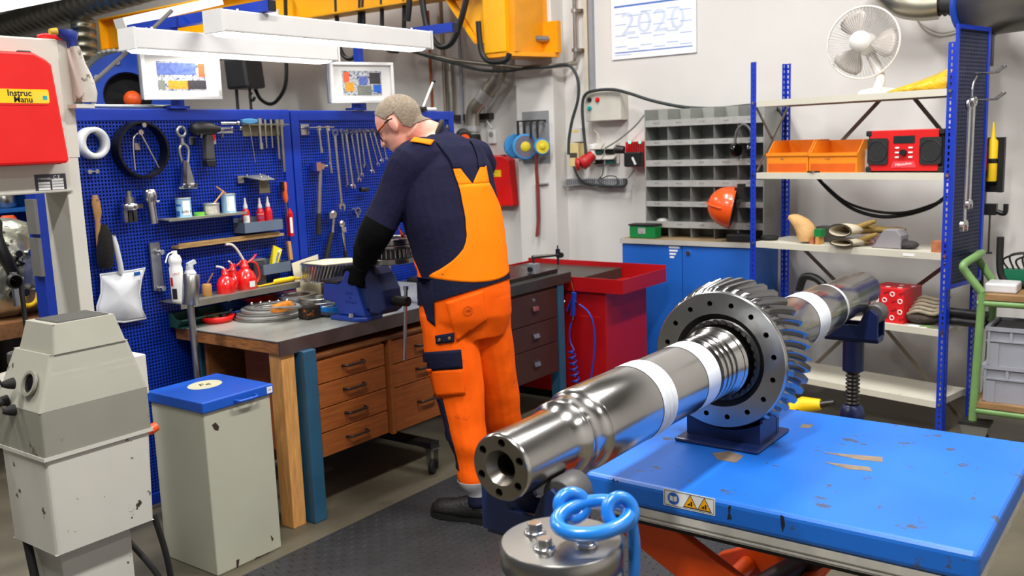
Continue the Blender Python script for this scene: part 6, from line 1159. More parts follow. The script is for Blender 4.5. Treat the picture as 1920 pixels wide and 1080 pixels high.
# second red case on the back wall
P0 = wl(913, 385); P1 = wl(975, 388); zt = wl(940, 291).z; t, MM = manual_case('manual_case', 'red plastic manual case on the back wall beside the pilaster', Vector(((P0.x+P1.x)/2, YW-.0005, (P0.z+zt)/2)), P1.x-P0.x-.01, zt-P0.z, .085, X, -Y)
part('sticker', MB().prism(rrect(.155, .052, .005, 3, -.02, .06), MM, .0006), LABELY, t); text('lettering', 'Instruction', .02, MM @ Matrix.Translation((-.03, .07, .0008)), PRINT, t); text('lettering', 'Manual', .02, MM @ Matrix.Translation((-.03, .048, .0008)), PRINT, t); part('white_tag', MB().prism(rect(.06, .032, -.03, .115), MM, .0006), LABELW, t)
# flap disc holder on the pilaster
PYF = 5.79
def pil(px, py, d=0.): return onY(px, py, PYF-d)
a, b = pil(979, 210), pil(1032, 306); t = thing('disc_holder', 'grey steel disc holder plate on the pilaster', 'holder', ((a.x+b.x)/2, PYF, b.z)); part('plate', MB().b2(a.x, b.x, PYF-.004, PYF-.0005, b.z, a.z), mat('grey_holder', (146, 148, 150), .5, .3), t, bevel=.001)
for k in range(4): xx = a.x+(b.x-a.x)*(.08+.24*k); part('holder_arm', MB().b2(xx, xx+.025, PYF-.10, PYF-.004, a.z-.075, a.z-.065).hexa([(xx, PYF-.102, a.z-.20), (xx+.02, PYF-.102, a.z-.20), (xx+.02, PYF-.098, a.z-.2), (xx, PYF-.098, a.z-.2)], [(xx, PYF-.102, a.z-.065), (xx+.02, PYF-.102, a.z-.065), (xx+.02, PYF-.098, a.z-.065), (xx, PYF-.098, a.z-.065)]), DARKST, t)
DB = mat('abrasive_blue', (56, 142, 206), .7, 0, .1, 60., bump=.3, bscale=200); DG = mat('abrasive_grey', (104, 100, 116), .8, 0, .2, 90.)
for k, (px, py, r_, d_, th_, lb) in enumerate(((968, 274, .092, .04, .04, 'blue abrasive disc at the left of the holder'), (984, 275, .094, .09, .045, 'large blue and grey abrasive disc in the middle of the holder'), (1016, 275, .058, .09, .04, 'small blue abrasive disc at the right of the holder'))):
    c = pil(px, py, d_); ax = Vector((.75, -.66, 0)); t = thing('abrasive_disc', lb, 'abrasive disc', vadd(c, z=-r_), 'abrasive discs on the pilaster')
    part('disc', MB().lathe([(.02, -th_/2), (r_, -th_/2), (r_, th_/2), (r_*.86, th_/2), (.02, th_/2)], c, ax, 36), DB, t)
    if k: part('face', MB().lathe([(r_*.85, th_/2+.001), (r_*.4, th_/2+.002)], c, ax, 36), DG if k == 1 else mat('abrasive_yellow', (216, 196, 40), .6), t); part('flange', MB().lathe([(r_*.4, th_/2+.003), (r_*.3, th_/2+.012), (.008, th_/2+.013)], c, ax, 24), mat('abrasive_yellow', (216, 196, 40), .6), t)
bp_ = [pil(1005, 290, .06), pil(1005, 320, .05), pil(1008, 360, .04), pil(1009, 410, .04), pil(1006, 444, .05)]; solo('leather_strap', MB().add([tuple(p+Vector((s, 0, 0))) for p in bp_ for s in (-.012, .016)]+[tuple(p+Vector((s, .006, 0))) for p in bp_ for s in (-.012, .016)], [(2*i, 2*i+1, 2*i+3, 2*i+2) for i in range(4)]+[(10+2*i, 12+2*i, 13+2*i, 11+2*i) for i in range(4)]+[(2*i, 2*i+2, 12+2*i, 10+2*i) for i in range(4)]+[(2*i+1, 11+2*i, 13+2*i, 2*i+3) for i in range(4)]+[(0, 10, 11, 1), (8, 9, 19, 18)]), mat('red_brown_leather', (128, 52, 46), .6), 'long red brown strap hanging from the disc holder', 'strap')
p = pil(1010, 460); solo('wall_pipe', MB().cyl((p.x+.006, PYF-.012, .9), (p.x+.006, PYF-.012, pil(1010, 346).z), .011, seg=10).cyl((p.x+.006, PYF-.012, pil(1010, 346).z), (p.x+.11, PYF-.012, pil(1010, 344).z), .009, seg=10), GREYPL, 'thin grey conduit down the pilaster', 'conduit')
# exhaust pipe with elbow, behind the worker
t = thing('exhaust_pipe', 'bent galvanised exhaust pipe on the back wall', 'pipe', wl(890, 255)); EX = mat('galvanised_pipe', (176, 170, 158), .32, .9, .1)
part('pipe', MB().tube(catmull([wl(934, 70, .14), wl(936, 120, .14), wl(936, 138, .14), wl(925, 158, .14), wl(905, 185, .14), wl(890, 203, .14), wl(886, 218, .14), wl(887, 250, .14)], 6), .055, 20), EX, t); part('rubber_cuff', MB().cyl(wl(887, 252, .14), wl(888, 268, .14), .055, .065, seg=20), BLACKR, t)
for (a_, b_) in (((915, 172), (903, 188)), ((887, 236), (887, 246)), ((935, 95), (936, 110))): part('collar', MB().cyl(wl(*a_, .14), wl(*b_, .14), .064, seg=20), mat('pale_collar', (186, 186, 184), .4, .6), t)
part('bracket_rail', MB().b2(wl(850, 222).x, wl(926, 218).x, YW-.06, YW, wl(890, 225).z, wl(890, 214).z), DARKST, t)
for i, (px, yt, yb, r_, m_, lb) in enumerate(((802, 20, 215, .012, mat('copper_pipe', (170, 92, 52), .35, .7), 'thin copper pipe on the back wall'), (826, 0, 215, .016, mat('grey_brown_pipe', (150, 140, 124), .45, .5), 'grey brown pipe on the back wall'), (843, 118, 215, .03, EX, 'galvanised vertical pipe stub beside the exhaust pipe'), (858, 0, 235, .014, GREYPL, 'pale grey pipe running down the back wall'))):
    p = wl(px, yt, .05); solo('wall_pipe', MB().cyl((p.x, YW-.05, wl(px, yb, .05).z), (p.x, YW-.05, wl(px, yt, .05).z if yt else 4.19), r_, seg=12), m_, lb, 'pipe')
so = wl(925, 256); t = thing('wall_socket', 'white wall socket with its lead beside the exhaust pipe', 'socket', so); part('plate', MB().b2(so.x-.035, so.x+.035, YW-.03, YW, so.z-.055, so.z+.055), WHITE, t, bevel=.006); part('socket_hole', MB().cyl((so.x, YW-.0305, so.z+.015), (so.x, YW-.032, so.z+.015), .022), mat('socket_shadow', (150, 148, 146), .6), t); part('lead', MB().tube(catmull([wl(907, 195, .03), wl(911, 222, .03), wl(922, 240, .03)], 5), .006, 8), WHITE, t)

# ================================================================ CRANE
YLW = mat('crane_yellow', (248, 176, 6), .38, 0, .05); YLO = mat('crane_orange_yellow', (244, 158, 8), .38, 0, .05)
cr2 = thing('jib_crane', 'yellow wall jib crane on the pilaster', 'crane', (-4.05, 5.6, 2.2)); q0, q1 = pil(905, 90, .2), pil(1050, 105, 0)
z0 = pil(1000, 108, .15).z; xA, xB, xC = pil(935, 60, .25).x, pil(1003, 60, .12).x, pil(1049, 60, .02).x
part('wall_plate', MB().b2(xB-.05, xC, PYF-.05, PYF-.001, z0+.03, pil(1040, 40, .02).z+.0), YLO, cr2); part('upper_plate', MB().b2(xB-.3, xB+.03, PYF-.04, PYF-.001, z0+.04, 3.4), YLO, cr2)
part('lower_bracket', MB().prism([(xA-.02, -.42), (xB, -.42), (xC-.02, -.05), (xC-.02, 0), (xA+.1, 0)], Matrix.Translation((0, PYF-.002, z0)), .028), YLO, cr2)
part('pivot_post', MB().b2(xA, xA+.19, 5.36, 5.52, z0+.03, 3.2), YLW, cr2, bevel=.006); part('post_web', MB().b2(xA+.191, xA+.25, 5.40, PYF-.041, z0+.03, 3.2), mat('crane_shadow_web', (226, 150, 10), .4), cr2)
g0 = Vector((xA-.0, 5.44, z0+.13)); part('gusset', MB().prism([(0, 0), (0, .8), (-.62, .8), (-.08, 0)], frame((xA, 5.45, z0+.11), X, -Y), .02).beam((xA-.05, 5.44, z0+.105), (xA-.64, 5.44, z0+.91), .10, .016, up=(0, 1, 0)) if False else MB().prism([(0, 0), (0, .8), (-.62, .8), (-.08, 0)], frame((xA-.001, 5.45, z0+.11), X, -Y), .02), YLW, cr2)
part('gusset_flange', MB().hexa([(xA-.08, 5.38, z0+.105), (xA-.001, 5.38, z0+.105), (xA-.001, 5.50, z0+.105), (xA-.08, 5.50, z0+.105)], [(xA-.08, 5.38, z0+.119), (xA-.001, 5.38, z0+.109), (xA-.001, 5.50, z0+.109), (xA-.08, 5.50, z0+.119)]).add([(xA-.082, 5.38, z0+.11), (xA-.082, 5.50, z0+.11), (xA-.70, 5.50, z0+.91), (xA-.70, 5.38, z0+.91), (xA-.1, 5.38, z0+.11), (xA-.1, 5.50, z0+.11), (xA-.718, 5.50, z0+.91), (xA-.718, 5.38, z0+.91)], [(0, 1, 2, 3), (7, 6, 5, 4), (0, 3, 7, 4), (1, 5, 6, 2), (0, 4, 5, 1), (3, 2, 6, 7)]), YLW, cr2)
part('jib_beam', MB().b2(-9.0, xA+.1, 5.42, 5.44, 2.66, 2.94).b2(-9.0, xA+.1, 5.34, 5.52, 2.645, 2.66).b2(-9.0, xA+.1, 5.34, 5.52, 2.94, 2.955).b2(-9.02, -9.0, 5.34, 5.52, 2.645, 2.955), YLW, cr2)
bp1 = pil(1020, 72, .1); part('stop_bolt', MB().cyl((bp1.x, PYF-.051, bp1.z), (bp1.x-.05, PYF-.14, bp1.z), .022, seg=14).cyl((bp1.x-.05, PYF-.14, bp1.z), (bp1.x-.09, PYF-.16, bp1.z-.005), .016, seg=6), GALV, cr2)
p = onY(503, 12, 5.33); part('load_plate', MB().b2(p.x-.16, p.x+.12, 5.328, 5.338, 2.69, 2.75), LABELW, cr2)
# festoon cables
FBK = mat('festoon_black', (18, 20, 22), .5)
def cr_cable(pts, Yc, r, label): solo('festoon_cable', MB().tube(catmull([onY(x, y, Yc) for x, y in pts], 6), r, 8), FBK, label, 'cable')
cr_cable([(790, -30), (793, 10), (802, 55), (818, 82), (832, 88), (848, 78), (862, 45), (874, 0), (878, -30)], 5.30, .022, 'wide black cable loop left of the crane bracket')
cr_cable([(897, 40), (899, 70), (904, 100), (916, 114), (935, 116), (950, 112), (955, 100)], 5.34, .02, 'black cable loop below the crane bracket')
cr_cable([(768, -30), (767, 10), (764, 40)], 5.28, .022, 'straight black cable above the front lamp end')
cr_cable([(683, -20), (681, 20), (682, 70)], 5.43, .018, 'straight black cable hanging from the crane beam'); cr_cable([(535, -8), (536, 40), (537, 110), (535, 160), (520, 188), (505, 195), (488, 185), (478, 165)], 5.36, .016, 'black cable loop under the hoist')
cr_cable([(630, -20), (632, 40), (636, 85), (645, 105), (657, 110), (668, 100), (674, 50), (676, -18)], 5.43, .018, 'short black cable loop between the lamps')
cr_cable([(716, -20), (717, 60), (724, 90), (738, 96), (750, 92), (757, 60), (758, -18)], 5.43, .016, 'short black cable loop behind the front lamp')
# chain hoist
t = thing('chain_hoist', 'black electric chain hoist hanging from the crane beam', 'hoist', onY(460, 165, 5.3)); HO = mat('hoist_black', (38, 38, 40), .5); d_ = 5.25
hp0, hp1 = onY(436, 112, d_), onY(482, 165, d_); part('chain_bag', MB().hexa([(hp0.x+.02, d_-.1, hp1.z), (hp1.x, d_-.1, hp1.z), (hp1.x, d_+.1, hp1.z), (hp0.x+.02, d_+.1, hp1.z)], [(hp0.x, d_-.1, hp0.z), (hp1.x-.03, d_-.1, hp0.z), (hp1.x-.03, d_+.1, hp0.z), (hp0.x, d_+.1, hp0.z)]), HO, t, bevel=.02)
part('motor', MB().lathe([(.10, -.26), (.125, -.24), (.125, .2), (.1, .24)], (hp0.x-.0, d_, hp0.z+.13), X, 24), mat('hoist_grey', (150, 150, 148), .4, .3), t); part('trolley', MB().b2(hp0.x-.08, hp0.x+.12, d_-.03, d_+.12, hp0.z+.25, 2.644), HO, t)
for s, px in enumerate((443, 468)): p = onY(px, 166, d_); part('chain', MB().cyl((p.x, d_, p.z), (p.x, d_, p.z-.55), .014 if s == 0 else .012, seg=8), HO, t)
p = onY(470, 182, d_); part('hook', MB().torus((p.x+.02, d_, p.z), Y, .03, .012, 18, 8, 0, 4.6), HO, t)

# ================================================================ BENCH LAMP RIG
LWH = mat('lamp_white', (226, 224, 222), .5, 0, .03); TUBE = mat('lit_diffuser', (255, 253, 246), .4, emit=3., var=0)
def bench_lamp(label, x0, y0, y1, zb, e):
    t = thing('bench_luminaire', label, 'lamp', (x0, (y0+y1)/2, zb), 'white bench luminaires'); w_, h_ = .115, .085
    part('housing', MB().b2(x0-w_/2, x0+w_/2, y0, y1, zb, zb+h_), LWH, t, bevel=.006)
    part('diffuser', MB().hexa([(x0-.038, y0+.03, zb-.012), (x0+.038, y0+.03, zb-.012), (x0+.038, y1-.05, zb-.012), (x0-.038, y1-.05, zb-.012)], [(x0-.045, y0+.015, zb-.0005), (x0+.045, y0+.015, zb-.0005), (x0+.045, y1-.03, zb-.0005), (x0-.045, y1-.03, zb-.0005)]), TUBE, t)
    part('end_cap', MB().b2(x0-w_/2-.002, x0+w_/2+.002, y0-.012, y0-.0005, zb-.002, zb+h_+.002), LWH, t); part('end_cap', MB().b2(x0-w_/2-.002, x0+w_/2+.002, y1+.0005, y1+.012, zb-.002, zb+h_+.002), LWH, t)
    part('hanger', MB().torus((x0, y0+.1, zb+h_+.012), Y, .02, .005, 14, 6, 0, math.pi).torus((x0, y1-.1, zb+h_+.012), Y, .02, .005, 14, 6, 0, math.pi), LWH, t)
    l = area('bench_lamp', (x0, (y0+y1)/2, zb-.016), (.07, y1-y0-.1), e); return t
XL1, XL2 = -3.22, -3.66
a, b = onX(380, 60, XL1), onX(793, 88, XL1); bench_lamp('white luminaire hanging over the bench, nearer the camera', XL1, a.y+.06, b.y, (a.z+b.z)/2-.005, 2)
a, b = onX(218, 92, XL2), onX(620, 115, XL2); bench_lamp('white luminaire over the bench, nearer the pegboard', XL2, a.y+.06, b.y, (a.z+b.z)/2-.0, 2)
for i, (px, py) in enumerate(((328, 98), (675, 110))):
    p = onX(px, py, XP-.02); zt = 2.16; t = thing('lamp_gallows', ['blue steel lamp support at the left of the pegboard', 'blue steel lamp support behind the worker'][i], 'support', (XP-.02, p.y, 1.8)); 
    part('post', MB().b2(XP-.05, XP-.012, p.y-.02, p.y+.02, 1.8, zt), BLUE, t); part('arm', MB().b2(XP-.35, -3.12, p.y-.02, p.y+.02, zt+.0005, zt+.045), BLUE, t); part('end_plug', MB().b2(-3.1195, -3.115, p.y-.018, p.y+.018, zt+.002, zt+.043), BLACK, t)
# framed photographs on the pegboard top
def photo_frame(label, pxs, style):
    (xa, ya), (xb, yb) = pxs; X0 = XP+.06; a, b = onX(xa, ya, X0), onX(xb, yb, X0); w_, h_ = b.y-a.y, a.z-b.z; nrm = Vector((.93, -.36, 0)).normalized(); xa_ = Vector((.36, .93, 0)).normalized(); w_ = w_*1.05
    c = Vector((X0, (a.y+b.y)/2, (a.z+b.z)/2)); t = thing('picture_frame', label, 'picture', vadd(c, z=-h_/2-.02)); M = frame(c, xa_, nrm)
    part('back_frame', MB().prism(rect(w_, h_*.97), M @ Matrix.Translation((-.004, 0, -.045)), .022), mat('silver_frame', (168, 172, 178), .35, .7), t, bevel=.002); part('board', MB().prism(rect(w_*.97, h_*.97), M @ Matrix.Translation((0, 0, -.022)), .02), LWH, t)
    k = .016
    for (ww, hh_, cx_, cy_) in ((w_, k, 0, h_/2-k/2), (w_, k, 0, -h_/2+k/2), (k, h_-2*k-.0005, -w_/2+k/2, 0), (k, h_-2*k-.0005, w_/2-k/2, 0)): part('moulding', MB().prism(rect(ww, hh_, cx_, cy_), M @ Matrix.Translation((0, 0, -.001)), .014), LWH, t, bevel=.002)
    pw2, ph2 = w_*.62, h_*.6; ph_ = part('photo', MB().prism(rect(pw2, ph2), M @ Matrix.Translation((0, -.002, -.0018)), .0008), mat('photo_pale', (176, 178, 182), .5, 0, .5, 90., spots=(60, 70, 120), sscale=60, sthr=.55), t)
    R_ = Matrix.Translation((0, -.002, -.0008))
    for (nm, cx_, cy_, ww, hh_, m_) in style: part(nm, MB().prism(rect(pw2*ww, ph2*hh_, pw2*cx_, ph2*cy_), M @ R_, .0004), m_, ph_)
    part('post', MB().b2(XP-.02, XP+.012, c.y-.012, c.y+.012, 1.8005, c.z-h_/2+.03), BLUE, t); part('foot', MB().b2(XP-.03, XP+.03, c.y-.05, c.y+.05, 1.8005, 1.812), BLUE, t)
PB1, PB2, PB3, PB4, PB5 = mat('photo_blue', (86, 104, 172), .5, 0, .3, 70), mat('photo_wood', (214, 150, 40), .5, 0, .2, 70), mat('photo_dark', (60, 54, 60), .5, 0, .3, 70), mat('photo_orange', (236, 96, 50), .5), mat('photo_grey', (120, 124, 116), .5, 0, .2, 70)
photo_frame('framed photo of a workbench on the left of the pegboard top', ((275, 92), (402, 188)), [('print_area', -.1, .24, .8, .4, PB1), ('print_area', .42, .2, .13, .45, PB4), ('print_area', -.08, -.3, .42, .28, PB2), ('print_area', .3, -.3, .38, .3, PB3), ('print_area', -.42, -.3, .14, .3, PB5)])
photo_frame('framed photo of a workshop aisle on the right of the pegboard top', ((632, 114), (724, 194)), [('print_area', .02, .1, .2, .34, PB1), ('print_area', .33, .2, .28, .45, PB3), ('print_area', .05, -.3, .36, .38, PB5), ('print_area', -.32, -.15, .22, .36, PB2), ('print_area', .38, -.22, .2, .3, mat('tin_blue', (36, 96, 196), .45)), ('print_area', -.4, .25, .14, .4, PB4)])
# grey cable slanting down to the press
solo('power_cable', MB().tube(catmull([onX(322, 20, XP+.05), onX(290, 50, XP+.05), onX(235, 100, XP+.05), onX(180, 150, XP+.06), onX(165, 172, XP+.02)], 6), .0085, 8), mat('grey_rubber_cable', (96, 92, 88), .6), 'grey cable slanting down beside the left lamp', 'cable')
solo('top_rail', MB().tube([(XP-.03, 2.05, 1.812), (XP-.03, 2.62, 1.812)], .008, 8), mat('glass_strip', (150, 160, 156), .3, .3), 'thin pale strip lying on the pegboard top', 'strip')
# ================================================================ DUCTS AND FAN HOUSING BEHIND THE PEGBOARD
SPI = mat('spiral_duct_steel', (170, 166, 150), .34, .95, .12, 5.)
A_, B_ = at(-20, 60, 10.9), at(420, -75, 6.3); L_ = (B_-A_).length; r_ = .132; pr = []
for k in range(34): pr += [(r_, L_*k/34), (r_, L_*(k+.86)/34), (r_+.004, L_*(k+.9)/34), (r_+.004, L_*(k+.96)/34)]
solo('spiral_duct', MB().lathe(pr, A_, B_-A_, 32), SPI, 'large silver spiral duct crossing the upper left corner', 'duct')
A2, B2 = at(155, 34, 8.6), at(160, 125, 8.6); pr = []
for k in range(5): pr += [(.105, .45*k/5), (.105, .45*(k+.8)/5), (.112, .4*(k+.9)/5)]
solo('branch_duct', MB().lathe(pr, B2, A2-B2, 20), SPI, 'short vertical silver branch duct below the spiral duct', 'duct')
t = thing('lamp_trough', 'long grey cable trough above the left bench lamp', 'trough', onX(320, 25, -3.95)); a, b = at(224, 44, 4.5), at(408, 2, 4.9); part('trough', MB().beam(a, b, .09, .045), LWH, t)
t = thing('hall_fluorescent', 'lit fluorescent lamp in the upper left corner', 'lamp', at(20, 5, 7.5)); a, b = at(-160, 44, 6.0), at(150, -18, 6.6); part('tube', MB().cyl(a, b, .035, seg=12), TUBE, t); part('housing', MB().beam(a+Z*.06, b+Z*.06, .16, .04), LWH, t)
fc = onX(240, 180, -4.6); t = thing('extractor_fan', 'round blue extractor fan housing behind the pegboard', 'fan', vadd(fc, z=-.4)); fx = (CAM-fc); fx.z = 0; fx.normalize()
fu = Vector((-fx.y, fx.x, 0))
part('housing', MB().lathe([(.12, 0), (.215, 0), (.22, .012), (.22, .1), (.12, .1)], fc-fx*.05, fx, 40, False, True), mat('fan_blue', (16, 60, 160), .38), t); part('cavity', MB().lathe([(.119, .02), (.0001, .02)], fc-fx*.05, fx, 32), BLACK, t); part('hub', MB().sph(fc+fx*.03+fu*.02-Z*.02, .045, 14, 10), mat('orange_hub', (240, 92, 24), .45), t)
for k in range(8): a_ = k*math.pi/4+.2; part('bolt', MB().cyl(fc+fx*.05+(fu*math.cos(a_)+Z*math.sin(a_))*.17, fc+fx*.062+(fu*math.cos(a_)+Z*math.sin(a_))*.17, .013, seg=6), STEEL, t)
part('stand', MB().b2(fc.x-.12, fc.x+.12, fc.y-.15, fc.y+.15, 0, fc.z-.2), BLUE, t)
FLX = mat('black_flex_hose', (34, 34, 33), .55); hp = catmull([at(245, 118, 5.6), at(205, 116, 5.6), at(180, 135, 5.6), at(172, 165, 5.6), at(182, 200, 5.6), at(186, 240, 5.6), at(186, 400, 5.6)-Z*.3, Vector((at(186, 400, 5.6).x, at(186, 400, 5.6).y, .0))], 12); solo('flexible_hose', MB().tube(hp, [.075 if i % 2 else .066 for i in range(len(hp))], 16), FLX, 'black corrugated hose curving behind the pegboard', 'hose')
hp = catmull([at(210, 160, 5.5), at(196, 170, 5.5), at(190, 200, 5.5)], 12); solo('flexible_hose', MB().tube(hp, [.06 if i % 2 else .053 for i in range(len(hp))], 16), FLX, 'short black corrugated hose beside the blue fan', 'hose')
p = at(155, 160, 6.6); solo('dark_cabinet', MB().b2(p.x-.6, p.x+.3, p.y-.1, p.y+.5, 0, 2.05).b2(p.x-.6, p.x+.3, p.y-.108, p.y-.1005, .1, 2.0), mat('dark_brown_cabinet', (52, 46, 42), .6), 'dark cabinet in the hall behind the pegboard', 'cabinet')
# ================================================================ SHELVING RACK
RTH = math.radians(-12.1); RX = Vector((math.cos(RTH), math.sin(RTH), 0)); RY = Vector((-math.sin(RTH), math.cos(RTH), 0)); RP = Vector((-2.117, 5.2, 0)); RW, RD = 1.114, .355
RK = Matrix(((RX.x, RY.x, 0, RP.x), (RX.y, RY.y, 0, RP.y), (0, 0, 1, 0), (0, 0, 0, 1)))
def rk(px, py, yl=0.):
    d = ray(px, py); n = RY; s = (RP+RY*yl-CAM).dot(n)/d.dot(n); p = CAM+d*s-RP; return Vector((p.dot(RX), p.dot(RY), p.z))
def rb_(mb, x0, x1, y0, y1, z0, z1): return mb.box(((x0+x1)/2, (y0+y1)/2, (z0+z1)/2), (abs(x1-x0), abs(y1-y0), abs(z1-z0)), RK)
RBL = mat('rack_blue', (14, 52, 176), .4, 0, .05); RSH = mat('rack_shelf_beige', (204, 200, 184), .45, 0, .05, 4., spots=(160, 152, 132), sscale=12, sthr=.72)
SHZ = [1.778, 1.372, .975, .587, .215]; rkt = thing('shelving_rack', 'blue slotted-angle shelving rack with beige shelves', 'shelf rack', RP+RX*RW/2+RY*RD/2)
def slotted(mb, o, ux, w_, h_, pitch=.0298, sw=.009, sl=.017):
    """strip w x h in direction ux / z with one column of slots"""
    o = Vector(o); ux = Vector(ux); n = int(h_/pitch); pt = h_/n; P = lambda u, z: tuple(RK @ (o+ux*u+Z*z))
    for i in range(n):
        z0, z1 = i*pt, (i+1)*pt; zc = (z0+z1)/2; a, b = w_/2-sw/2, w_/2+sw/2; c, d = zc-sl/2, zc+sl/2
        mb.add([P(0, z0), P(w_, z0), P(w_, z1), P(0, z1), P(a, c), P(b, c), P(b, d), P(a, d)], [(0, 1, 5, 4), (1, 2, 6, 5), (2, 3, 7, 6), (3, 0, 4, 7)])
    return mb
for (x, y, sx, sy) in ((0, 0, 1, 1), (RW, 0, -1, 1), (0, RD, 1, -1), (RW, RD, -1, -1)):
    q = MB(); slotted(q, (x-sx*.018, y, 0), (sx, 0, 0), .036, 1.995); slotted(q, (x-sx*.018, y, 0), (0, sy, 0), .036, 1.995)
    o = part('post', q, RBL, rkt); sd = o.modifiers.new('th', 'SOLIDIFY'); sd.thickness = .003
    for z_ in SHZ: part('bolt', MB().cyl(RK @ Vector((x, y-sy*.001, z_-.012)), RK @ Vector((x, y-sy*.008, z_-.012)), .0085, seg=8), CHROME, rkt)
for z_ in SHZ:
    q = MB(); rb_(q, .02, RW-.02, .005, RD-.005, z_-.003, z_); rb_(q, .02, RW-.02, .003, .006, z_-.034, z_-.0005); rb_(q, .02, RW-.02, RD-.006, RD-.003, z_-.034, z_-.0005); rb_(q, .018, .021, .006, RD-.006, z_-.034, z_-.0005); rb_(q, RW-.021, RW-.018, .006, RD-.006, z_-.034, z_-.0005)
    part('shelf', q, RSH, rkt)
BRC = mat('brace_grey_brown', (126, 118, 106), .45, .4)
for (x0, z0, x1, z1) in ((.02, .98, .52, .56), (1.10, .98, .6, .56), (.5, .62, 1.08, .03), (.60, .62, .04, .03), (.60, 1.78, .20, 1.39), (.74, 1.78, 1.08, 1.38)): part('brace', MB().beam(RK @ Vector((x0, RD+.004, z0)), RK @ Vector((x1, RD+.004, z1)), .003, .022, up=(0, 0, 1)), BRC, rkt)
part('brace', MB().beam(RK @ Vector((.012, .02, 1.38)), RK @ Vector((.012, RD-.02, 1.74)), .003, .016), BRC, rkt); part('brace', MB().beam(RK @ Vector((.008, .02, 1.74)), RK @ Vector((.008, RD-.02, 1.38)), .003, .016), BRC, rkt)
part('label_strip', MB().box(Vector((.93, .002, SHZ[2]-.018)), (.06, .001, .014), RK), LABELW, rkt)
# perforated side panel
sp = thing('side_pegboard', 'dark blue perforated panel on the right side of the rack', 'pegboard', RK @ Vector((RW+.03, RD/2, .84))); zb_, zt_ = .80, 2.075
q = MB(); rb_(q, RW+.020, RW+.034, -.012, .004, zb_, zt_); rb_(q, RW+.020, RW+.034, RD-.02, RD+.004, zb_, zt_); rb_(q, RW+.020, RW+.034, .0045, RD-.0205, zt_-.02, zt_); rb_(q, RW+.020, RW+.034, .0045, RD-.0205, zb_, zb_+.02); part('frame', q, RBL, sp)
q = MB(); pt = .0185; ny = int((RD-.025)/pt); nz = int((zt_-zb_-.04)/pt)
for i in range(ny):
    for j in range(nz):
        y0, z0 = .0045+i*pt, zb_+.02+j*pt; h_ = .0045; P = lambda y, z: tuple(RK @ Vector((RW+.031, y, z))); c_ = y0+pt/2; e_ = z0+pt/2
        q.add([P(y0, z0), P(y0+pt, z0), P(y0+pt, z0+pt), P(y0, z0+pt), P(c_-h_, e_-h_), P(c_+h_, e_-h_), P(c_+h_, e_+h_), P(c_-h_, e_+h_)], [(0, 1, 5, 4), (1, 2, 6, 5), (2, 3, 7, 6), (3, 0, 4, 7)])
part('perforated_sheet', q, mat('side_panel_dark', (24, 34, 74), .5, 0, .08), sp, kind='stuff', fix=False); q = MB(); rb_(q, RW+.022, RW+.026, .0046, RD-.021, zb_+.021, zt_-.021); part('back_sheet', q, mat('pegboard_dark_back', (6, 10, 34), .8), sp)  # perforated sheet coloured darker than its blue frame
def sd(px, py, off=.03):
    """point on the side panel plane, off metres out from it"""
    d = ray(px, py); s = (RP+RX*(RW+.031+off)-CAM).dot(RX)/d.dot(RX); return CAM+d*s
# big wrenches hanging on the side
def bigwr(p0, p1, label, w_, ro, off):
    a, b = sd(*p0, off), sd(*p1, off); b.x, b.y = a.x+(b.x-a.x)*.25, a.y+(b.y-a.y)*.25; t = thing('large_wrench', label, 'wrench', vadd(b, z=-ro)); d = (b-a).normalized(); s = d.cross(RX).normalized()
    part('ring_end', MB().lathe([(ro*.5, -.009), (ro*.9, -.009), (ro, 0), (ro*.9, .009), (ro*.5, .009)], a, RX, 22, True, True), CHROME, t); part('shank', MB().loft([[a.lerp(b, f)+s*w_*k+RX*h for (k, h) in ((-1, -.004), (-.5, -.007), (.5, -.007), (1, -.004), (1, .004), (.5, .007), (-.5, .007), (-1, .004))] for f in (.04, .3, .7, .97)]), CHROME, t)
    jaw = [(math.cos(math.radians(an))*ro*1.1, math.sin(math.radians(an))*ro*1.1) for an in range(-235, 56, 24)]+[(ro*.5, ro*.6), (ro*.5, 0), (0, -ro*.3), (-ro*.5, 0), (-ro*.5, ro*.6)]; part('open_jaw', MB().prism(jaw, frame(b-RX*.008, s if s.cross(d).dot(RX) > 0 else -s, RX), .016), CHROME, t)
bigwr((1818, 195), (1802, 425), 'largest chrome wrench hanging on the rack side', .013, .03, .05); bigwr((1826, 190), (1812, 385), 'second chrome wrench hanging on the rack side', .011, .024, .09)
for i, (px, py, lb) in enumerate(((1830, 138, 'upper chrome hook on the rack side'), (1828, 188, 'lower chrome hook holding the wrenches'))):
    a = sd(px, py, 0.); solo('pegboard_hook', MB().tube([a, a+RX*.09, a+RX*.13+Z*.03], .005, 8).tube([a+RY*.04, a+RX*.09+RY*.04, a+RX*.13+RY*.04+Z*.03], .005, 8), CHROME, lb, 'hook')
solo('hook_rod', MB().tube(catmull([sd(1831, 142, .06), sd(1824, 160, .06), sd(1822, 185, .06)], 5), .005, 8), CHROME, 'bent steel rod between the hooks on the rack side', 'rod')
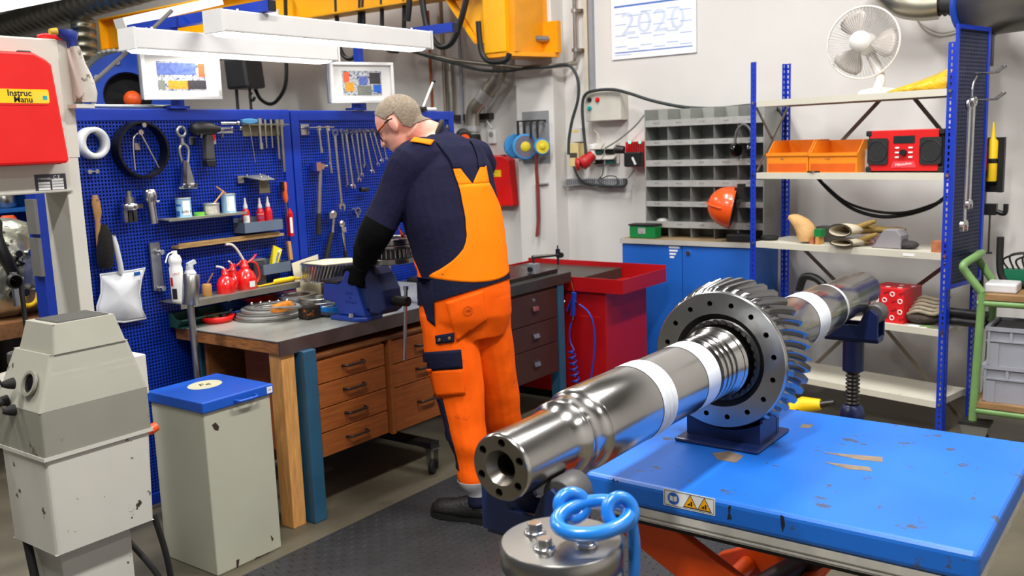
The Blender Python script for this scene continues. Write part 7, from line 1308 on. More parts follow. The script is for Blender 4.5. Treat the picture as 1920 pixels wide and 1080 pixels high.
# cartridge guns on the wall hook
t = thing('cartridge_gun', 'black sealant gun with a red cartridge beside the rack', 'sealant gun', onY(1842, 320, 5.45)); c = onY(1842, 275, 5.5)
part('cartridge', MB().lathe([(.022, -.13), (.024, -.12), (.024, .05), (.010, .07), (.005, .14)], c, Z, 18), REDP, t); part('cradle', MB().b2(c.x-.03, c.x+.03, 5.50, 5.535, c.z-.16, c.z+.04).tube([c+Vector((0, .0, -.15)), c+Vector((-.02, -.03, -.24))], .012, 8), BLACK, t)
part('label', MB().b2(c.x-.02, c.x-.006, c.y-.0262, c.y-.0245, c.z-.09, c.z+.0), LABELW, t)
t = thing('cartridge_gun', 'black sealant gun with a yellow cartridge and plunger beside the rack', 'sealant gun', onY(1860, 440, 5.6)); c = onY(1861, 290, 5.55)
part('cradle', MB().b2(c.x-.055, c.x-.028, c.y-.0, c.y+.05, c.z-.26, c.z+.09).b2(c.x+.028, c.x+.055, c.y-.0, c.y+.05, c.z-.2, c.z+.09).b2(c.x-.055, c.x+.055, c.y+.03, c.y+.05, c.z-.2, c.z+.09).b2(c.x-.05, c.x+.03, c.y-.01, c.y+.04, c.z-.32, c.z-.2605), BLACK, t); part('cartridge', MB().lathe([(.024, -.14), (.0255, -.13), (.0255, .07), (.010, .09), (.007, .13), (.0035, .17)], c, Z, 18), LABELY, t)
part('collar', MB().lathe([(.026, -.045), (.026, -.02)], c, Z, 18), BLACK, t); part('plunger_rod', MB().cyl(c+Z*-.32, c+Z*-.52, .005).cyl(c+Z*-.52, c+Z*-.528, .02), DARKST, t); part('handle', MB().tube(catmull([c+Vector((.03, 0, -.30)), c+Vector((.07, 0, -.31)), c+Vector((.075, 0, -.26))], 5), .013, 8), BLACK, t)
solo('black_hose', MB().tube(catmull([onY(1843, 370, 5.85), onY(1838, 420, 5.85), onY(1836, 480, 5.85), onY(1840, 520, 5.85), onY(1838, 600, 5.85), onY(1832, 740, 5.85)], 6), .012, 8), BLACKR, 'black hose hanging down the wall behind the green trolley', 'hose')
# --- on the top shelf: desk fan, yellow bag
fc = rk(1618, 80, .14); fc_w = RK @ fc; t = thing('desk_fan', 'white desk fan on the top shelf of the rack', 'fan', RK @ Vector((fc.x+.06, .16, SHZ[0]))); fd = Vector((-.12, -1, .12)); fd = (Vector((CAM.x-fc_w.x, CAM.y-fc_w.y, 0)).normalized()+Vector((-.28, -.1, .06))).normalized(); FWH = mat('fan_white', (226, 222, 216), .4)
fr0 = fd.cross(Z).normalized(); fu0 = fr0.cross(fd); R_ = .215*.87
part('guard_rim', MB().torus(fc_w, fd, R_, .006, 48, 8), FWH, t)
GW = mat('fan_wire', (206, 204, 202), .4, .2); q = MB()
for k in range(64):
    a_ = 2*math.pi*k/64; e_ = fr0*math.cos(a_)+fu0*math.sin(a_); q.tube([fc_w+fd*.055+e_*.055, fc_w+fd*.05+e_*R_*.7, fc_w+fd*.02+e_*R_*.96, fc_w+e_*R_], .0011, 3); q.tube([fc_w-fd*.05+e_*.05, fc_w-fd*.045+e_*R_*.7, fc_w+e_*R_], .0011, 3)
part('guard_wires', q, GW, t, kind='stuff')
part('hub_badge', MB().lathe([(.055, 0), (.055, .006), (.0001, .009)], fc_w+fd*.053, fd, 28), FWH, t); part('motor', MB().lathe([(.05, -.15), (.06, -.1), (.055, -.03), (.02, -.0)], fc_w, fd, 24), FWH, t)
BLD = mat('fan_blade', (176, 168, 160), .35)
for k in range(3):
    vs = []; a0 = math.radians(65+120*k)
    for i in range(7):
        f = i/6; r_ = .035+f*.135; w_ = math.sin(min(1, f*1.15+.12)*math.pi*.62)*.52+.06
        for j in range(5):
            g_ = j/4-.5; a_ = a0+g_*w_*2*(.75 if f > .9 else 1); vs.append(fc_w+(fr0*math.cos(a_)+fu0*math.sin(a_))*r_+fd*(.02*g_*2))
    o = part('blade', MB().add(vs, [(i*5+j, i*5+j+1, i*5+6+j, i*5+5+j) for i in range(6) for j in range(4)], True), BLD, t); s2 = o.modifiers.new('th', 'SOLIDIFY'); s2.thickness = .002
bs = RK @ Vector((fc.x+.075, .17, SHZ[0]+.0005)); part('base', MB().lathe([(.10, 0), (.10, .012), (.085, .024), (.03, .034)], bs, Z, 36), FWH, t); part('stem', MB().tube(catmull([bs+Z*.03, bs+Z*.10+Vector((.005, .005, 0)), fc_w-fd*.09+Z*-.02, fc_w-fd*.09], 5), .026, 14), FWH, t)
bg0, bg1 = rk(1672, 165, .1), rk(1780, 130, .1); q = MB(); x0, x1 = bg0.x, RW-.04
rg = [[RK @ Vector((x0+(x1-x0)*f, .04+yy, SHZ[0]+.001+zz*hh)) for (yy, zz) in ((0, .0), (.12, .0), (.22, .05), (.22, .6), (.12, 1.), (.02, .55))] for f, hh in ((0, .012), (.2, .04), (.45, .06), (.7, .085), (.9, .11), (1., .115))]; o = solo('yellow_bag', q.loft(rg), mat('yellow_plastic_film', (214, 168, 20), .35, 0, .18, 20., bump=.7, bscale=40), 'yellow plastic bag on the top shelf beside the fan', 'bag')
# --- second shelf: orange bins, radio, papers
OB2 = mat('amber_bin_plastic', (240, 138, 22), .38)
for i, (xa, xb, lb) in enumerate(((1438, 1516, 'orange storage bin at the left of the second shelf'), (1517, 1608, 'orange storage bin next to the radio'))):
    a, b = rk(xa, 310, .02), rk(xb, 310, .02); x0, x1, z0 = a.x, b.x-.004, SHZ[1]+.0005; h_ = rk(xa, 268, .02).z-z0; t = thing('storage_bin', lb, 'bin', RK @ Vector(((x0+x1)/2, .12, z0)), 'orange bins on the rack'); k = .004
    q = MB(); rb_(q, x0, x1, .02, .24, z0, z0+k); rb_(q, x0, x1, .236, .24, z0+k, z0+h_+.01); rb_(q, x0, x1, .02, .024, z0+k, z0+h_*.62)
    for xx in (x0, x1-k): q.prism([(.0245, z0+k), (.2355, z0+k), (.2355, z0+h_+.01), (.09, z0+h_+.01), (.0245, z0+h_*.62)], RK @ Matrix(((0, 0, 1, xx), (1, 0, 0, 0), (0, 1, 0, 0), (0, 0, 0, 1))), k)
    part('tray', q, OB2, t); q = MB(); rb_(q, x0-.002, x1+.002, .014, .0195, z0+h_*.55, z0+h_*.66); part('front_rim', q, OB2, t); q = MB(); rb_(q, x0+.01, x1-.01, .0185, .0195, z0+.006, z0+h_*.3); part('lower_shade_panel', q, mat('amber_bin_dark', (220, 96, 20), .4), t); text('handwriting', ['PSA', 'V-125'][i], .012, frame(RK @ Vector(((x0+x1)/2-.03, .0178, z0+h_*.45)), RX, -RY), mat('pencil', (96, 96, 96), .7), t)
a, b = rk(1624, 312, .03), rk(1774, 240, .03); x0, x1, z0, z1 = a.x, b.x, SHZ[1]+.0005, b.z; t = thing('site_radio', 'red and black jobsite radio on the second shelf', 'radio', RK @ Vector(((x0+x1)/2, .1, z0))); xm, w_, h_ = (x0+x1)/2, x1-x0, z1-z0
q = MB(); rb_(q, x0+.004, x1-.004, .035, .17, z0+.004, z1-.006); part('body', q, BLACK, t, bevel=.012); q = MB(); rb_(q, x0+.02, x1-.03, .022, .0345, z0+.008, z1-.001); part('front_panel', q, mat('radio_red', (212, 24, 24), .4), t, bevel=.004)
for s in (-1, 1):
    cx_ = xm+s*w_*.335; q = MB().prism(rrect(w_*.27, h_*.62, .014, 4, 0, 0), frame(RK @ Vector((cx_, .0215, z0+h_*.5)), RX, -RY), .006); sg = part('speaker_grille', q, mat('speaker_black', (24, 24, 26), .6, 0, .2, 200., bump=.6, bscale=500), t); part('cone_ring', MB().torus(RK @ Vector((cx_, .0155, z0+h_*.5)), -RY, h_*.24, .0025, 28, 6), BLACK, sg)
    for z_ in (z0+.002, z1-.03): q = MB(); xc = xm+s*(w_*.5-.016); rb_(q, xc-.016, xc+.016, .018, .175, z_, z_+.028); part('corner_bumper', q, BLACKR, t, bevel=.006)
part('display', MB().prism(rect(w_*.27, h_*.17), frame(RK @ Vector((xm, .0215, z0+h_*.77)), RX, -RY), .002), mat('lcd_dark', (34, 46, 48), .25), t); part('tuning_knob', MB().cyl(RK @ Vector((xm, .0215, z0+h_*.47)), RK @ Vector((xm, .004, z0+h_*.47)), .016, seg=20), BLACK, t)
for s in (-1, 1):
    for k in range(3): part('button', MB().prism(rrect(.022, .008, .003, 3), frame(RK @ Vector((xm+s*.035, .0215, z0+h_*(.36+.11*k))), RX, -RY), .003), LABELW, t)
part('badge', MB().prism([(-w_*.16, -.018), (w_*.16, -.018), (w_*.13, .014), (-w_*.13, .014)], frame(RK @ Vector((xm, .0215, z0+h_*.2)), RX, -RY), .002), mat('badge_pink', (236, 70, 80), .4), t); text('lettering', 'Milwaukee', .02, frame(RK @ Vector((xm, .0192, z0+h_*.2)), RX+Z*.12, -RY), LABELW, t)
q = MB(); rb_(q, x0-.045, x0-.008, .10, .26, SHZ[1]+.0005, SHZ[1]+.12); solo('white_carton', q, LABELW, 'narrow white carton between the orange bins and the radio', 'box')
q = MB().prism([(0, 0), (.3, 0), (.3, .09), (.02, .13)], RK @ Matrix(((1, 0, 0, x0+.0), (0, 0, -1, .30), (0, 1, 0, SHZ[1]+.06), (0, 0, 0, 1))), .004); solo('paper_sheet', q, mat('grey_paper', (168, 164, 164), .7), 'pale paper sheet standing behind the radio', 'paper')
p = RK @ Vector((rk(1523, 312, .0).x, .012, SHZ[1]+.0005)); solo('key_bunch', MB().torus(p+Z*.006, Z, .016, .004, 16, 6).box(p+Vector((.02, 0, .005)), (.03, .012, .008)).box(p+Vector((-.022, .002, .005)), (.024, .012, .008)), DARKST, 'small dark keys at the front of the second shelf', 'keys')
solo('black_cable', MB().tube(catmull([RK @ rk(x, y, RD+.05) for x, y in ((1530, 330), (1560, 362), (1600, 392), (1650, 406), (1700, 402), (1745, 388), (1775, 368))], 6), .011, 8), FBK, 'black cable hanging in a curve behind the rack', 'cable'); solo('black_cable', MB().tube(catmull([RK @ rk(x, y, RD+.03) for x, y in ((1545, 345), (1585, 378), (1640, 396), (1700, 398), (1765, 378))], 6), .008, 8), FBK, 'second thinner black cable behind the rack', 'cable')
# --- third shelf
def on3(px, y, k=2): p = rk(px, 440, y); return Vector((p.x, y, SHZ[k]+.0006))
KRAFT = mat('kraft_paper', (204, 160, 104), .7, 0, .12, 14., bump=.8, bscale=18)
o3 = on3(1500, .08); ol = [(1492, 415, .03), (1476, 417, .04), (1473, 424, .05)]
rg = []
for (xl, xr, py, dp) in ((1497, 1524, 451, .05), (1494, 1526, 440, .055), (1490, 1526, 430, .05), (1481, 1520, 418, .04), (1474, 1512, 410, .03), (1476, 1500, 404, .018), (1484, 1494, 402, .008)):
    a, b = rk(xl, py, .06), rk(xr, py, .06); z_ = max(a.z, SHZ[2]+.001); m_, h2 = (a.x+b.x)/2, (b.x-a.x)/2; rg.append([RK @ Vector((m_+h2*math.cos(t_)*(1+.1*math.sin(5*t_)), .075+dp*math.sin(t_), z_)) for t_ in [k*math.pi/7 for k in range(14)]])
solo('paper_bag', MB().loft(rg), KRAFT, 'crumpled brown paper bag on the third shelf', 'paper bag')
for i, (px, w_, h_, m_, lb) in enumerate(((1527, .022, .04, wood('red_beech', (176, 108, 70), .2), 'small reddish wooden block beside the paper bag'), (1537, .018, .042, PINE, 'small pale wooden block under the green cube'))):
    p = on3(px, .06); q = MB(); rb_(q, p.x-w_/2, p.x+w_/2, .03, .09, p.z, p.z+h_); solo('wooden_block', q, m_, lb, 'block')
p = on3(1537, .06); q = MB(); rb_(q, p.x-.02, p.x+.02, .035, .085, p.z+.043, p.z+.084); solo('green_cube', q, mat('green_plastic', (18, 122, 58), .4), 'small green cube on a wooden block', 'block')
p = on3(1552, .2); q = MB(); rb_(q, p.x-.06, p.x+.08, .16, .25, p.z, p.z+.085); solo('dark_box', q, mat('dark_grey_box', (70, 66, 62), .6), 'dark box standing behind the gloves', 'box', bevel=.004)
LEA = mat('tan_leather', (150, 122, 62), .75, 0, .15, 20., bump=.5, bscale=60); CUFF = mat('cream_canvas', (196, 184, 160), .85, 0, .08, 40., bump=.4, bscale=90)
def glove(label, pxc, pyc, rx, rz, kind):
    c = rk(pxc, pyc, -.005); t = thing('work_glove', label, 'glove', RK @ Vector((c.x, .06, SHZ[2]))); 
    ring = lambda y, x, z, a_, b_: [RK @ Vector((x+a_*math.cos(k*math.pi/10), y, z+b_*math.sin(k*math.pi/10)*(1 if math.sin(k*math.pi/10) > 0 else .8))) for k in range(20)]
    o = part('cuff', MB().loft([ring(-.02, c.x, c.z, rx, rz), ring(.04, c.x+.01, c.z+.002, rx*.98, rz*.98), ring(.08, c.x+.03, c.z, rx*.85, rz*.85)], True, False), CUFF, t); s2 = o.modifiers.new('th', 'SOLIDIFY'); s2.thickness = .006
    part('cuff_hem', MB().tube(ring(-.021, c.x, c.z, rx+.001, rz+.001), .004, 6, True, True), mat('dark_hem', (52, 48, 38), .8), t)
    part('palm', MB().loft([ring(.081, c.x+.03, c.z, rx*.85, rz*.85), ring(.13, c.x+.07, c.z, rx*.9, rz*.8), ring(.17, c.x+.13, c.z-.004, rx*.8, rz*.6), ring(.18, c.x+.16, c.z-.006, rx*.5, rz*.4)]), LEA, t)
    for k in range(4): a = Vector((c.x+.11+.02*k, .13+.022*k, c.z-.002)); part('finger', MB().tube([RK @ a, RK @ (a+Vector((.045, .0, .004))), RK @ (a+Vector((.075+.01*(k % 2), .01, -.002)))], [.014, .0135, .010], 10), LEA, t)
    a = Vector((c.x+.06, .08, c.z+rz*.5)); part('thumb', MB().tube([RK @ a, RK @ (a+Vector((.05, .0, .02))), RK @ (a+Vector((.09, .0, .034)))], [.016, .014, .010], 10), LEA, t)
zc1 = rk(1577, 457, -.005).z
glove('upper tan work glove with its cream cuff facing out', 1577, 433, .066, .036, 0); glove('lower tan work glove hanging over the shelf edge', 1580, 455, .064, .022, 1)
a, b = on3(1638, .08), on3(1694, .08); q = MB().prism([(a.x, a.z), (b.x, b.z), (b.x, b.z+.07), (b.x-.025, b.z+.10), (a.x+.07, a.z+.10), (a.x+.02, a.z+.02)], RK @ Matrix(((1, 0, 0, 0), (0, 0, -1, .14), (0, 1, 0, 0), (0, 0, 0, 1))), .09); solo('grey_wedge', q, mat('grey_foam', (138, 134, 138), .75), 'grey wedge-shaped block on the third shelf', 'block', bevel=.006)
p = on3(1632, .12); solo('pink_spool', MB().cyl(RK @ Vector((p.x-.03, .12, p.z+.03)), RK @ Vector((p.x+.03, .12, p.z+.036)), .02).cyl(RK @ Vector((p.x+.028, .12, p.z+.036)), RK @ Vector((p.x+.034, .12, p.z+.036)), .028).b2(RK.translation.x*0+(RK @ p).x-.03, (RK @ p).x+.03, (RK @ p).y+.0, (RK @ p).y+.03, p.z, p.z+.012), mat('dusty_pink', (186, 150, 164), .6), 'dusty pink spool between the gloves and the grey block', 'spool')
p = on3(1705, .09); solo('rag', MB().sph(RK @ (p+Vector((0, 0, .022))), (.05, .04, .022), 12, 8).sph(RK @ (p+Vector((-.03, 0, .028))), (.03, .03, .027), 12, 8), mat('dark_rag', (58, 54, 54), .9, 0, .3, 30., bump=.9, bscale=40), 'dark grey rag right of the grey block', 'rag')
p = on3(1763, .05); q = MB(); rb_(q, p.x-.03, p.x+.03, .02, .1, p.z, p.z+.055); solo('wooden_block', q, wood('red_beech', (176, 108, 70), .2), 'square wooden block at the right end of the third shelf', 'block')
p = on3(1443, .1); solo('black_strap', MB().torus(RK @ Vector((p.x, .1, p.z+.014)), Z, .04, .012, 20, 8), BLACKR, 'coiled black strap at the left end of the third shelf', 'strap')
# --- fourth shelf
for k, (R1, cx_, cz_) in enumerate(((.16, 1565, 0), (.13, 1550, .03), (.11, 1590, .055))):
    p = rk(cx_, 570, .12); solo('cable_coil', MB().torus(RK @ Vector((p.x, .17, SHZ[3]+.03+cz_)), Vector((0, -.12, 1)), R1, .016, 36, 8, sx=1.0), FBK, ['largest coil of black cable on the fourth shelf', 'middle coil of black cable on the fourth shelf', 'upper coil of black cable on the fourth shelf'][k], 'cable', 'black cable coils on the rack')
p = rk(1508, 545, .1); solo('black_handset', MB().tube(catmull([RK @ rk(1498, 545, .08), RK @ rk(1508, 520, .08), RK @ rk(1530, 522, .08), RK @ rk(1550, 540, .08)], 6), .022, 10).tube([RK @ rk(1500, 550, .08), RK @ Vector((rk(1500, 550, .08).x, .1, SHZ[3]+.02))], .018, 8), BLACK, 'bulky black handset on the coiled cable', 'handset')
BXR = mat('bearing_box_red', (212, 20, 26), .5); BXW = mat('bearing_box_white', (236, 224, 222), .5)
e0, e1 = rk(1626, 600, .03), rk(1694, 600, .03); bw_ = (e1.x-e0.x); zt = rk(1660, 540, .03).z; hh = (zt-SHZ[3])/2-.001
for k in range(4):
    r_, c_ = k // 2, k % 2; x0 = e0.x+c_*bw_*.34; x1 = x0+(bw_*.33 if c_ == 0 else bw_*.66); z0 = SHZ[3]+.0006+r_*(hh+.0006)
    lb = ['red and white bearing box at the lower left of the pile', 'red patterned bearing box at the lower right of the pile', 'red and white bearing box at the upper left of the pile', 'red patterned bearing box at the upper right of the pile'][k]
    t = thing('bearing_box', lb, 'box', RK @ Vector(((x0+x1)/2, .13, z0)), 'red bearing boxes'); q = MB(); rb_(q, x0+.0005, x1-.0005, .03, .23, z0, z0+hh); part('carton', q, BXR, t, bevel=.0015)
    if c_ == 0: q = MB(); rb_(q, x0+.003, x1-.003, .029, .0298, z0+.003, z0+hh-.003); part('white_label', q, BXW, t); q = MB(); rb_(q, x0+.006, x0+.014, .0283, .0288, z0+.01, z0+.02); part('print', q, BXR, t)
    else:
        for j in range(3):
            cx_, cz_ = x0+(x1-x0)*(.2+.32*j), z0+hh*(.3 if (j+r_) % 2 else .68); part('ring_mark', MB().torus(RK @ Vector((cx_, .0296, cz_)), RY, .011, .003, 18, 6), BXW, t)
            text('lettering', 'FAG', .017, frame(RK @ Vector((cx_+.01, .0295, z0+hh*(.75 if (j+r_) % 2 else .25))), RX+Z*.5, -RY), BLACK, t)
        q = MB()
        for j in range(4): part('ring_mark', MB().torus(RK @ Vector((x0+(x1-x0)*(.15+.25*j), .08+.08*(j % 2), z0+hh+.0003)), Z, .011, .002, 16, 6), BXW, t) if r_ else None
ROP = mat('grey_rope', (150, 138, 118), .85, 0, .15, 30., bump=.5, bscale=120)
p = rk(1740, 560, .1)
rt_ = thing('rope', 'thick grey rope bundled on the fourth shelf', 'rope', RK @ Vector((p.x, .1, SHZ[3]+.05)))
for k in range(5): part('strand', MB().tube(catmull([RK @ Vector((p.x-.085+.004*k, .06+.02*k, SHZ[3]+.05+.017*k)), RK @ Vector((p.x-.03, .05+.018*k, SHZ[3]+.075+.016*k)), RK @ Vector((p.x+.05, .06+.018*k, SHZ[3]+.065+.016*k)), RK @ Vector((p.x+.085, .1+.015*k, SHZ[3]+.085+.016*k))], 5), .0105, 8), ROP, rt_)
p = rk(1735, 590, .1); solo('sand_bag', MB().sph(RK @ Vector((p.x-.01, .12, SHZ[3]+.036)), (.10, .09, .035), 18, 10), mat('dark_sacking', (62, 52, 44), .9, 0, .25, 30., bump=.8, bscale=50), 'dark sack under the rope bundle', 'sack')
for k in range(3): p = rk(1720+20*k, 600, .01); q = MB(); rb_(q, p.x-.05, p.x+.05, .005+.01*k, .09, SHZ[3]+.0006+.0022*k, SHZ[3]+.0026+.0022*k); solo('leaflet', q, [LABELW, mat('green_leaflet', (120, 150, 90), .5), mat('dark_leaflet', (110, 100, 96), .5)][k], ['white leaflet at the bottom of the pile under the sack', 'greenish leaflet in the pile under the sack', 'dark leaflet on top of the pile under the sack'][k], 'leaflet')
for k in range(2): c = RK @ Vector((RW+.02, .14, .66-.045*k)); solo('black_tube', MB().cyl(c-RX*.2, c+RX*.14, .022, seg=14), BLACK, ['upper black tube poking out of the rack', 'lower black tube poking out of the rack'][k], 'tube')
# yellow power tool on the floor, power strip
p = onZ(1505, 760, .1); t = thing('cordless_tool', 'yellow and red cordless tool lying behind the lift table', 'power tool', Vector((p.x, p.y, 0)))
part('body', MB().tube([p+Vector((-.08, .0, -.04)), p+Vector((.0, .02, .0)), p+Vector((.09, .03, .01))], [.035, .045, .03], 14), LABELY, t); part('nose', MB().cyl(p+Vector((.09, .03, .01)), p+Vector((.16, .04, .03)), .02, .014), DARKST, t); part('grip', MB().tube([p+Vector((-.02, 0, -.01)), p+Vector((-.05, -.02, -.098))], .025, 10), BLACK, t); part('trim', MB().tube([p+Vector((-.1, -.0, -.05)), p+Vector((-.08, 0, -.04))], .036, 14), REDP, t)
# ================================================================ GREEN TROLLEY WITH CRATES
GT = mat('sage_green_tube', (112, 150, 88), .42, 0, .12, 8., spots=(110, 78, 52), sscale=14, sthr=.72); tb = onZ(1823, 795, .15); TYF = tb.y; TX = tb.x
t = thing('trolley', 'sage green tubular trolley with wooden decks at the right', 'trolley', (TX+.5, TYF+.25, 0)); zt1 = onY(1845, 557, TYF).z; zt0 = onY(1845, 760, TYF).z
r_ = .019
for yy in (TYF, TYF+.32):
    k1 = Vector((TX+.02, yy, zt1+.02)); part('post', MB().cyl((TX, yy, .17), k1, r_, seg=14), GT, t); part('post', MB().cyl((TX+1.0, yy, .12), (TX+1.0, yy, zt1), r_, seg=14), GT, t)
kA = Vector((TX+.02, TYF, zt1+.02)); h1 = onY(1806, 498, TYF); part('push_handle', MB().tube(catmull([kA, h1+Vector((.02, 0, -.04)), h1, h1+Vector((.03, .06, .03))], 6)+[h1+Vector((.03, .24, .03))]+catmull([h1+Vector((.03, .28, .03)), h1+Vector((.005, .32, 0)), Vector((TX+.02, TYF+.32, zt1+.02))], 6), r_, 12), GT, t)
for z_ in (zt1-.03, zt0-.03): part('rail', MB().cyl((TX, TYF, z_), (TX+1.0, TYF, z_), .016, seg=12), GT, t); part('rail', MB().cyl((TX, TYF+.32, z_), (TX+1.0, TYF+.32, z_), .016, seg=12), GT, t)
DK = wood('deck_plywood', (146, 112, 74), .25, (1.2, 6, 6))
for z_ in (zt1, zt0): part('deck', MB().b2(TX-.0, TX+1.0, TYF-.012, TYF+.32, z_-.012, z_+.014), DK, t)
part('caster_plate', MB().b2(TX-.055, TX+.085, TYF-.05, TYF+.05, .155, .17), DARKST, t); part('caster_fork', MB().hexa([(TX-.02, TYF-.03, .05), (TX+.05, TYF-.03, .05), (TX+.05, TYF+.03, .05), (TX-.02, TYF+.03, .05)], [(TX-.05, TYF-.04, .1545), (TX+.08, TYF-.04, .1545), (TX+.08, TYF+.04, .1545), (TX-.05, TYF+.04, .1545)]), GALV, t); part('wheel', MB().cyl((TX+.015, TYF-.018, .065), (TX+.015, TYF+.018, .065), .065, seg=24), BLACKR, t)
part('wheel', MB().cyl((TX+1.0, TYF-.018, .065), (TX+1.0, TYF+.018, .065), .065, seg=24), BLACKR, t); part('wheel', MB().cyl((TX+1.0, TYF+.30, .065), (TX+1.0, TYF+.34, .065), .065, seg=24), BLACKR, t)
CRT = mat('grey_crate_plastic', (152, 154, 164), .5, 0, .05)
def crate(label, z0, h_, x0):
    t = thing('plastic_crate', label, 'crate', (x0+.3, TYF+.24, z0), 'grey crates on the trolley'); y0, y1, x1 = TYF+.03, TYF+.31, x0+.6; k = .006
    part('shell', MB().b2(x0, x1, y0, y1, z0, z0+k).b2(x0, x1, y0, y0+k, z0+k, z0+h_).b2(x0, x1, y1-k, y1, z0+k, z0+h_).b2(x0, x0+k, y0+k, y1-k, z0+k, z0+h_).b2(x1-k, x1, y0+k, y1-k, z0+k, z0+h_), CRT, t)
    part('rim', MB().b2(x0-.012, x1+.012, y0-.012, y0-.0003, z0+h_-.018, z0+h_).b2(x0-.012, x0-.0003, y0, y1, z0+h_-.018, z0+h_).b2(x0-.006, x1+.006, y0-.008, y0-.0003, z0+h_*.62, z0+h_*.62+.008), CRT, t)
    for f in (0., .16, .84, .98): part('rib', MB().b2(x0+.6*f, x0+.6*f+.012, y0-.009, y0-.0003, z0+(h_*.02 if f in (0.,) else h_*.63), z0+h_-.019), CRT, t)
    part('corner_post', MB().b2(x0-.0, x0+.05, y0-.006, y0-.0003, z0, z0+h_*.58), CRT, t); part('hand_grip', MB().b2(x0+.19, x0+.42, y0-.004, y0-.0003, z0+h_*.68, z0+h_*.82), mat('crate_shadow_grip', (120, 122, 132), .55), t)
c0 = onY(1843, 745, TYF+.03); zm = onY(1845, 683, TYF+.03).z; zq = onY(1850, 612, TYF+.03).z; zz0 = zt0+.0145
crate('lower grey plastic crate on the trolley', zz0, zm-zz0, c0.x); crate('upper grey plastic crate on the trolley', zm+.001, zq-zm-.001, c0.x+.01)
q = MB().b2(c0.x+.03, c0.x+.55, TYF+.05, TYF+.29, zq-.03, zq-.012); solo('crate_cover', q, mat('dark_crate_content', (60, 60, 64), .6), 'dark tool tray filling the upper crate', 'tray')
# on the trolley deck
p = onY(1845, 550, TYF+.05); p1 = onY(1906, 548, TYF+.05); z_ = zt1+.0145; solo('white_tablet', MB().b2(p.x, p1.x, TYF+.05, TYF+.2, z_, z_+.045), mat('off_white_plastic', (206, 206, 208), .45), 'flat white plastic case on the trolley deck', 'case', bevel=.008)
p = onY(1876, 530, TYF+.2); t = thing('green_charger', 'small green connector block with wires on the trolley', 'connector', (p.x+.05, TYF+.27, z_)); part('block', MB().b2(p.x, p.x+.12, TYF+.24, TYF+.30, z_, z_+.09), mat('connector_green', (0, 104, 70), .45), t)
for k in range(4): part('wire', MB().tube(catmull([(p.x+.02+.025*k, TYF+.27, z_+.09), (p.x+.0+.03*k, TYF+.26, z_+.14+.02*(k % 2)), (p.x+.1+.04*k, TYF+.25, z_+.17), (p.x+.2+.03*k, TYF+.26, z_+.1), (p.x+.24, TYF+.27, z_+.02)], 5), .005, 6), BLACK, t)
solo('black_hose', MB().tube(catmull([(TX+.05, TYF+.24, z_+.25), (TX+.06, TYF+.24, z_+.06), (TX+.14, TYF+.22, z_+.02), (TX+.3, TYF+.22, z_+.06), (TX+.5, TYF+.22, z_+.07)], 6), .017, 8), BLACKR, 'black hose lying across the trolley deck', 'hose')
# big blower and ducts upper right
t = thing('blower_duct', 'large dark ventilation drum with a blue flange at the upper right', 'duct', at(1880, 80, 4.6)); bA, bB = at(1842, 8, 4.95), at(2120, -40, 4.1); d_ = bB-bA
part('drum', MB().lathe([(.16, 0), (.165, .005), (.165, d_.length)], bA, d_, 40), mat('dark_duct_steel', (104, 100, 92), .35, .8), t); part('flange', MB().lathe([(.16, -.012), (.185, -.012), (.19, -.006), (.19, .006), (.185, .012), (.16, .012)], bA-d_.normalized()*.012, d_, 40), mat('fan_blue', (16, 60, 160), .38), t); part('bracket', MB().box(at(1850, 95, 4.9), (.06, .06, .16)), BLACK, t); part('drive', MB().lathe([(.155, -.03), (.0001, -.03)], bA, d_, 30), BLACK, t)
hA, hB = at(1758, 8, 5.15), at(1834, 5, 5.0); n_ = 15; pr = []
for k in range(7): pr += [(.052, (hB-hA).length*k/7), (.066, (hB-hA).length*(k+.5)/7)]
solo('flexible_hose', MB().lathe(pr, hA, hB-hA, 20), FLX, 'black corrugated hose joining the silver elbow to the drum', 'hose')
el = catmull([at(1650, -60, 5.3), at(1662, -20, 5.3), at(1690, 5, 5.25), at(1725, 12, 5.2), at(1760, 9, 5.15)], 5); solo('duct_elbow', MB().tube(el, [.078]*len(el), 20), SPI, 'silver duct elbow at the upper right', 'duct')
solo('thin_wire', MB().tube(catmull([wl(1715, 30), wl(1735, 50, .02), wl(1765, 62, .02), wl(1800, 55, .02)], 6), .005, 6), mat('pale_wire', (190, 184, 172), .6), 'pale wire looping on the wall below the duct', 'wire')
# ================================================================ WORKER
from mathutils.bvhtree import BVHTree
VF = Vector((-math.sin(YAW), math.cos(YAW), 0)); HD = 3.918
def mp(px, py, off=0.): d = ray(px, py); return CAM+d*((HD+off)/d.dot(VF))
FA = Vector((-.947, .32, 0)).normalized(); RA = Vector((-FA.y*-1, -FA.x, 0)).normalized(); RA = Vector((.32, .947, 0)).normalized()
def ell(c, a_, b_, n=28, tilt=0., e=2.3):
    out = []
    for k in range(n):
        t = 2*math.pi*k/n; ct, st = math.cos(t), math.sin(t); ct = math.copysign(abs(ct)**(2/e), ct); st = math.copysign(abs(st)**(2/e), st)
        out.append(c+RA*a_*ct+FA*b_*st+Z*(tilt*b_*st))
    return out
tors = [(876, 628, .06, .175, .14, 0), (873, 590, .05, .196, .165, -.05), (871, 550, .055, .200, .168, -.1), (868, 510, .07, .196, .164, -.15), (860, 465, .085, .202, .165, -.2), (850, 420, .10, .212, .165, -.25), (842, 375, .125, .218, .158, -.3), (836, 330, .155, .215, .142, -.35), (834, 295, .18, .185, .112, -.4), (828, 272, .20, .13, .085, -.4), (818, 258, .215, .08, .065, -.4)]
q = MB(); q.loft([ell(mp(x, y, o), a_, b_, tilt=t_) for x, y, o, a_, b_, t_ in tors], True)
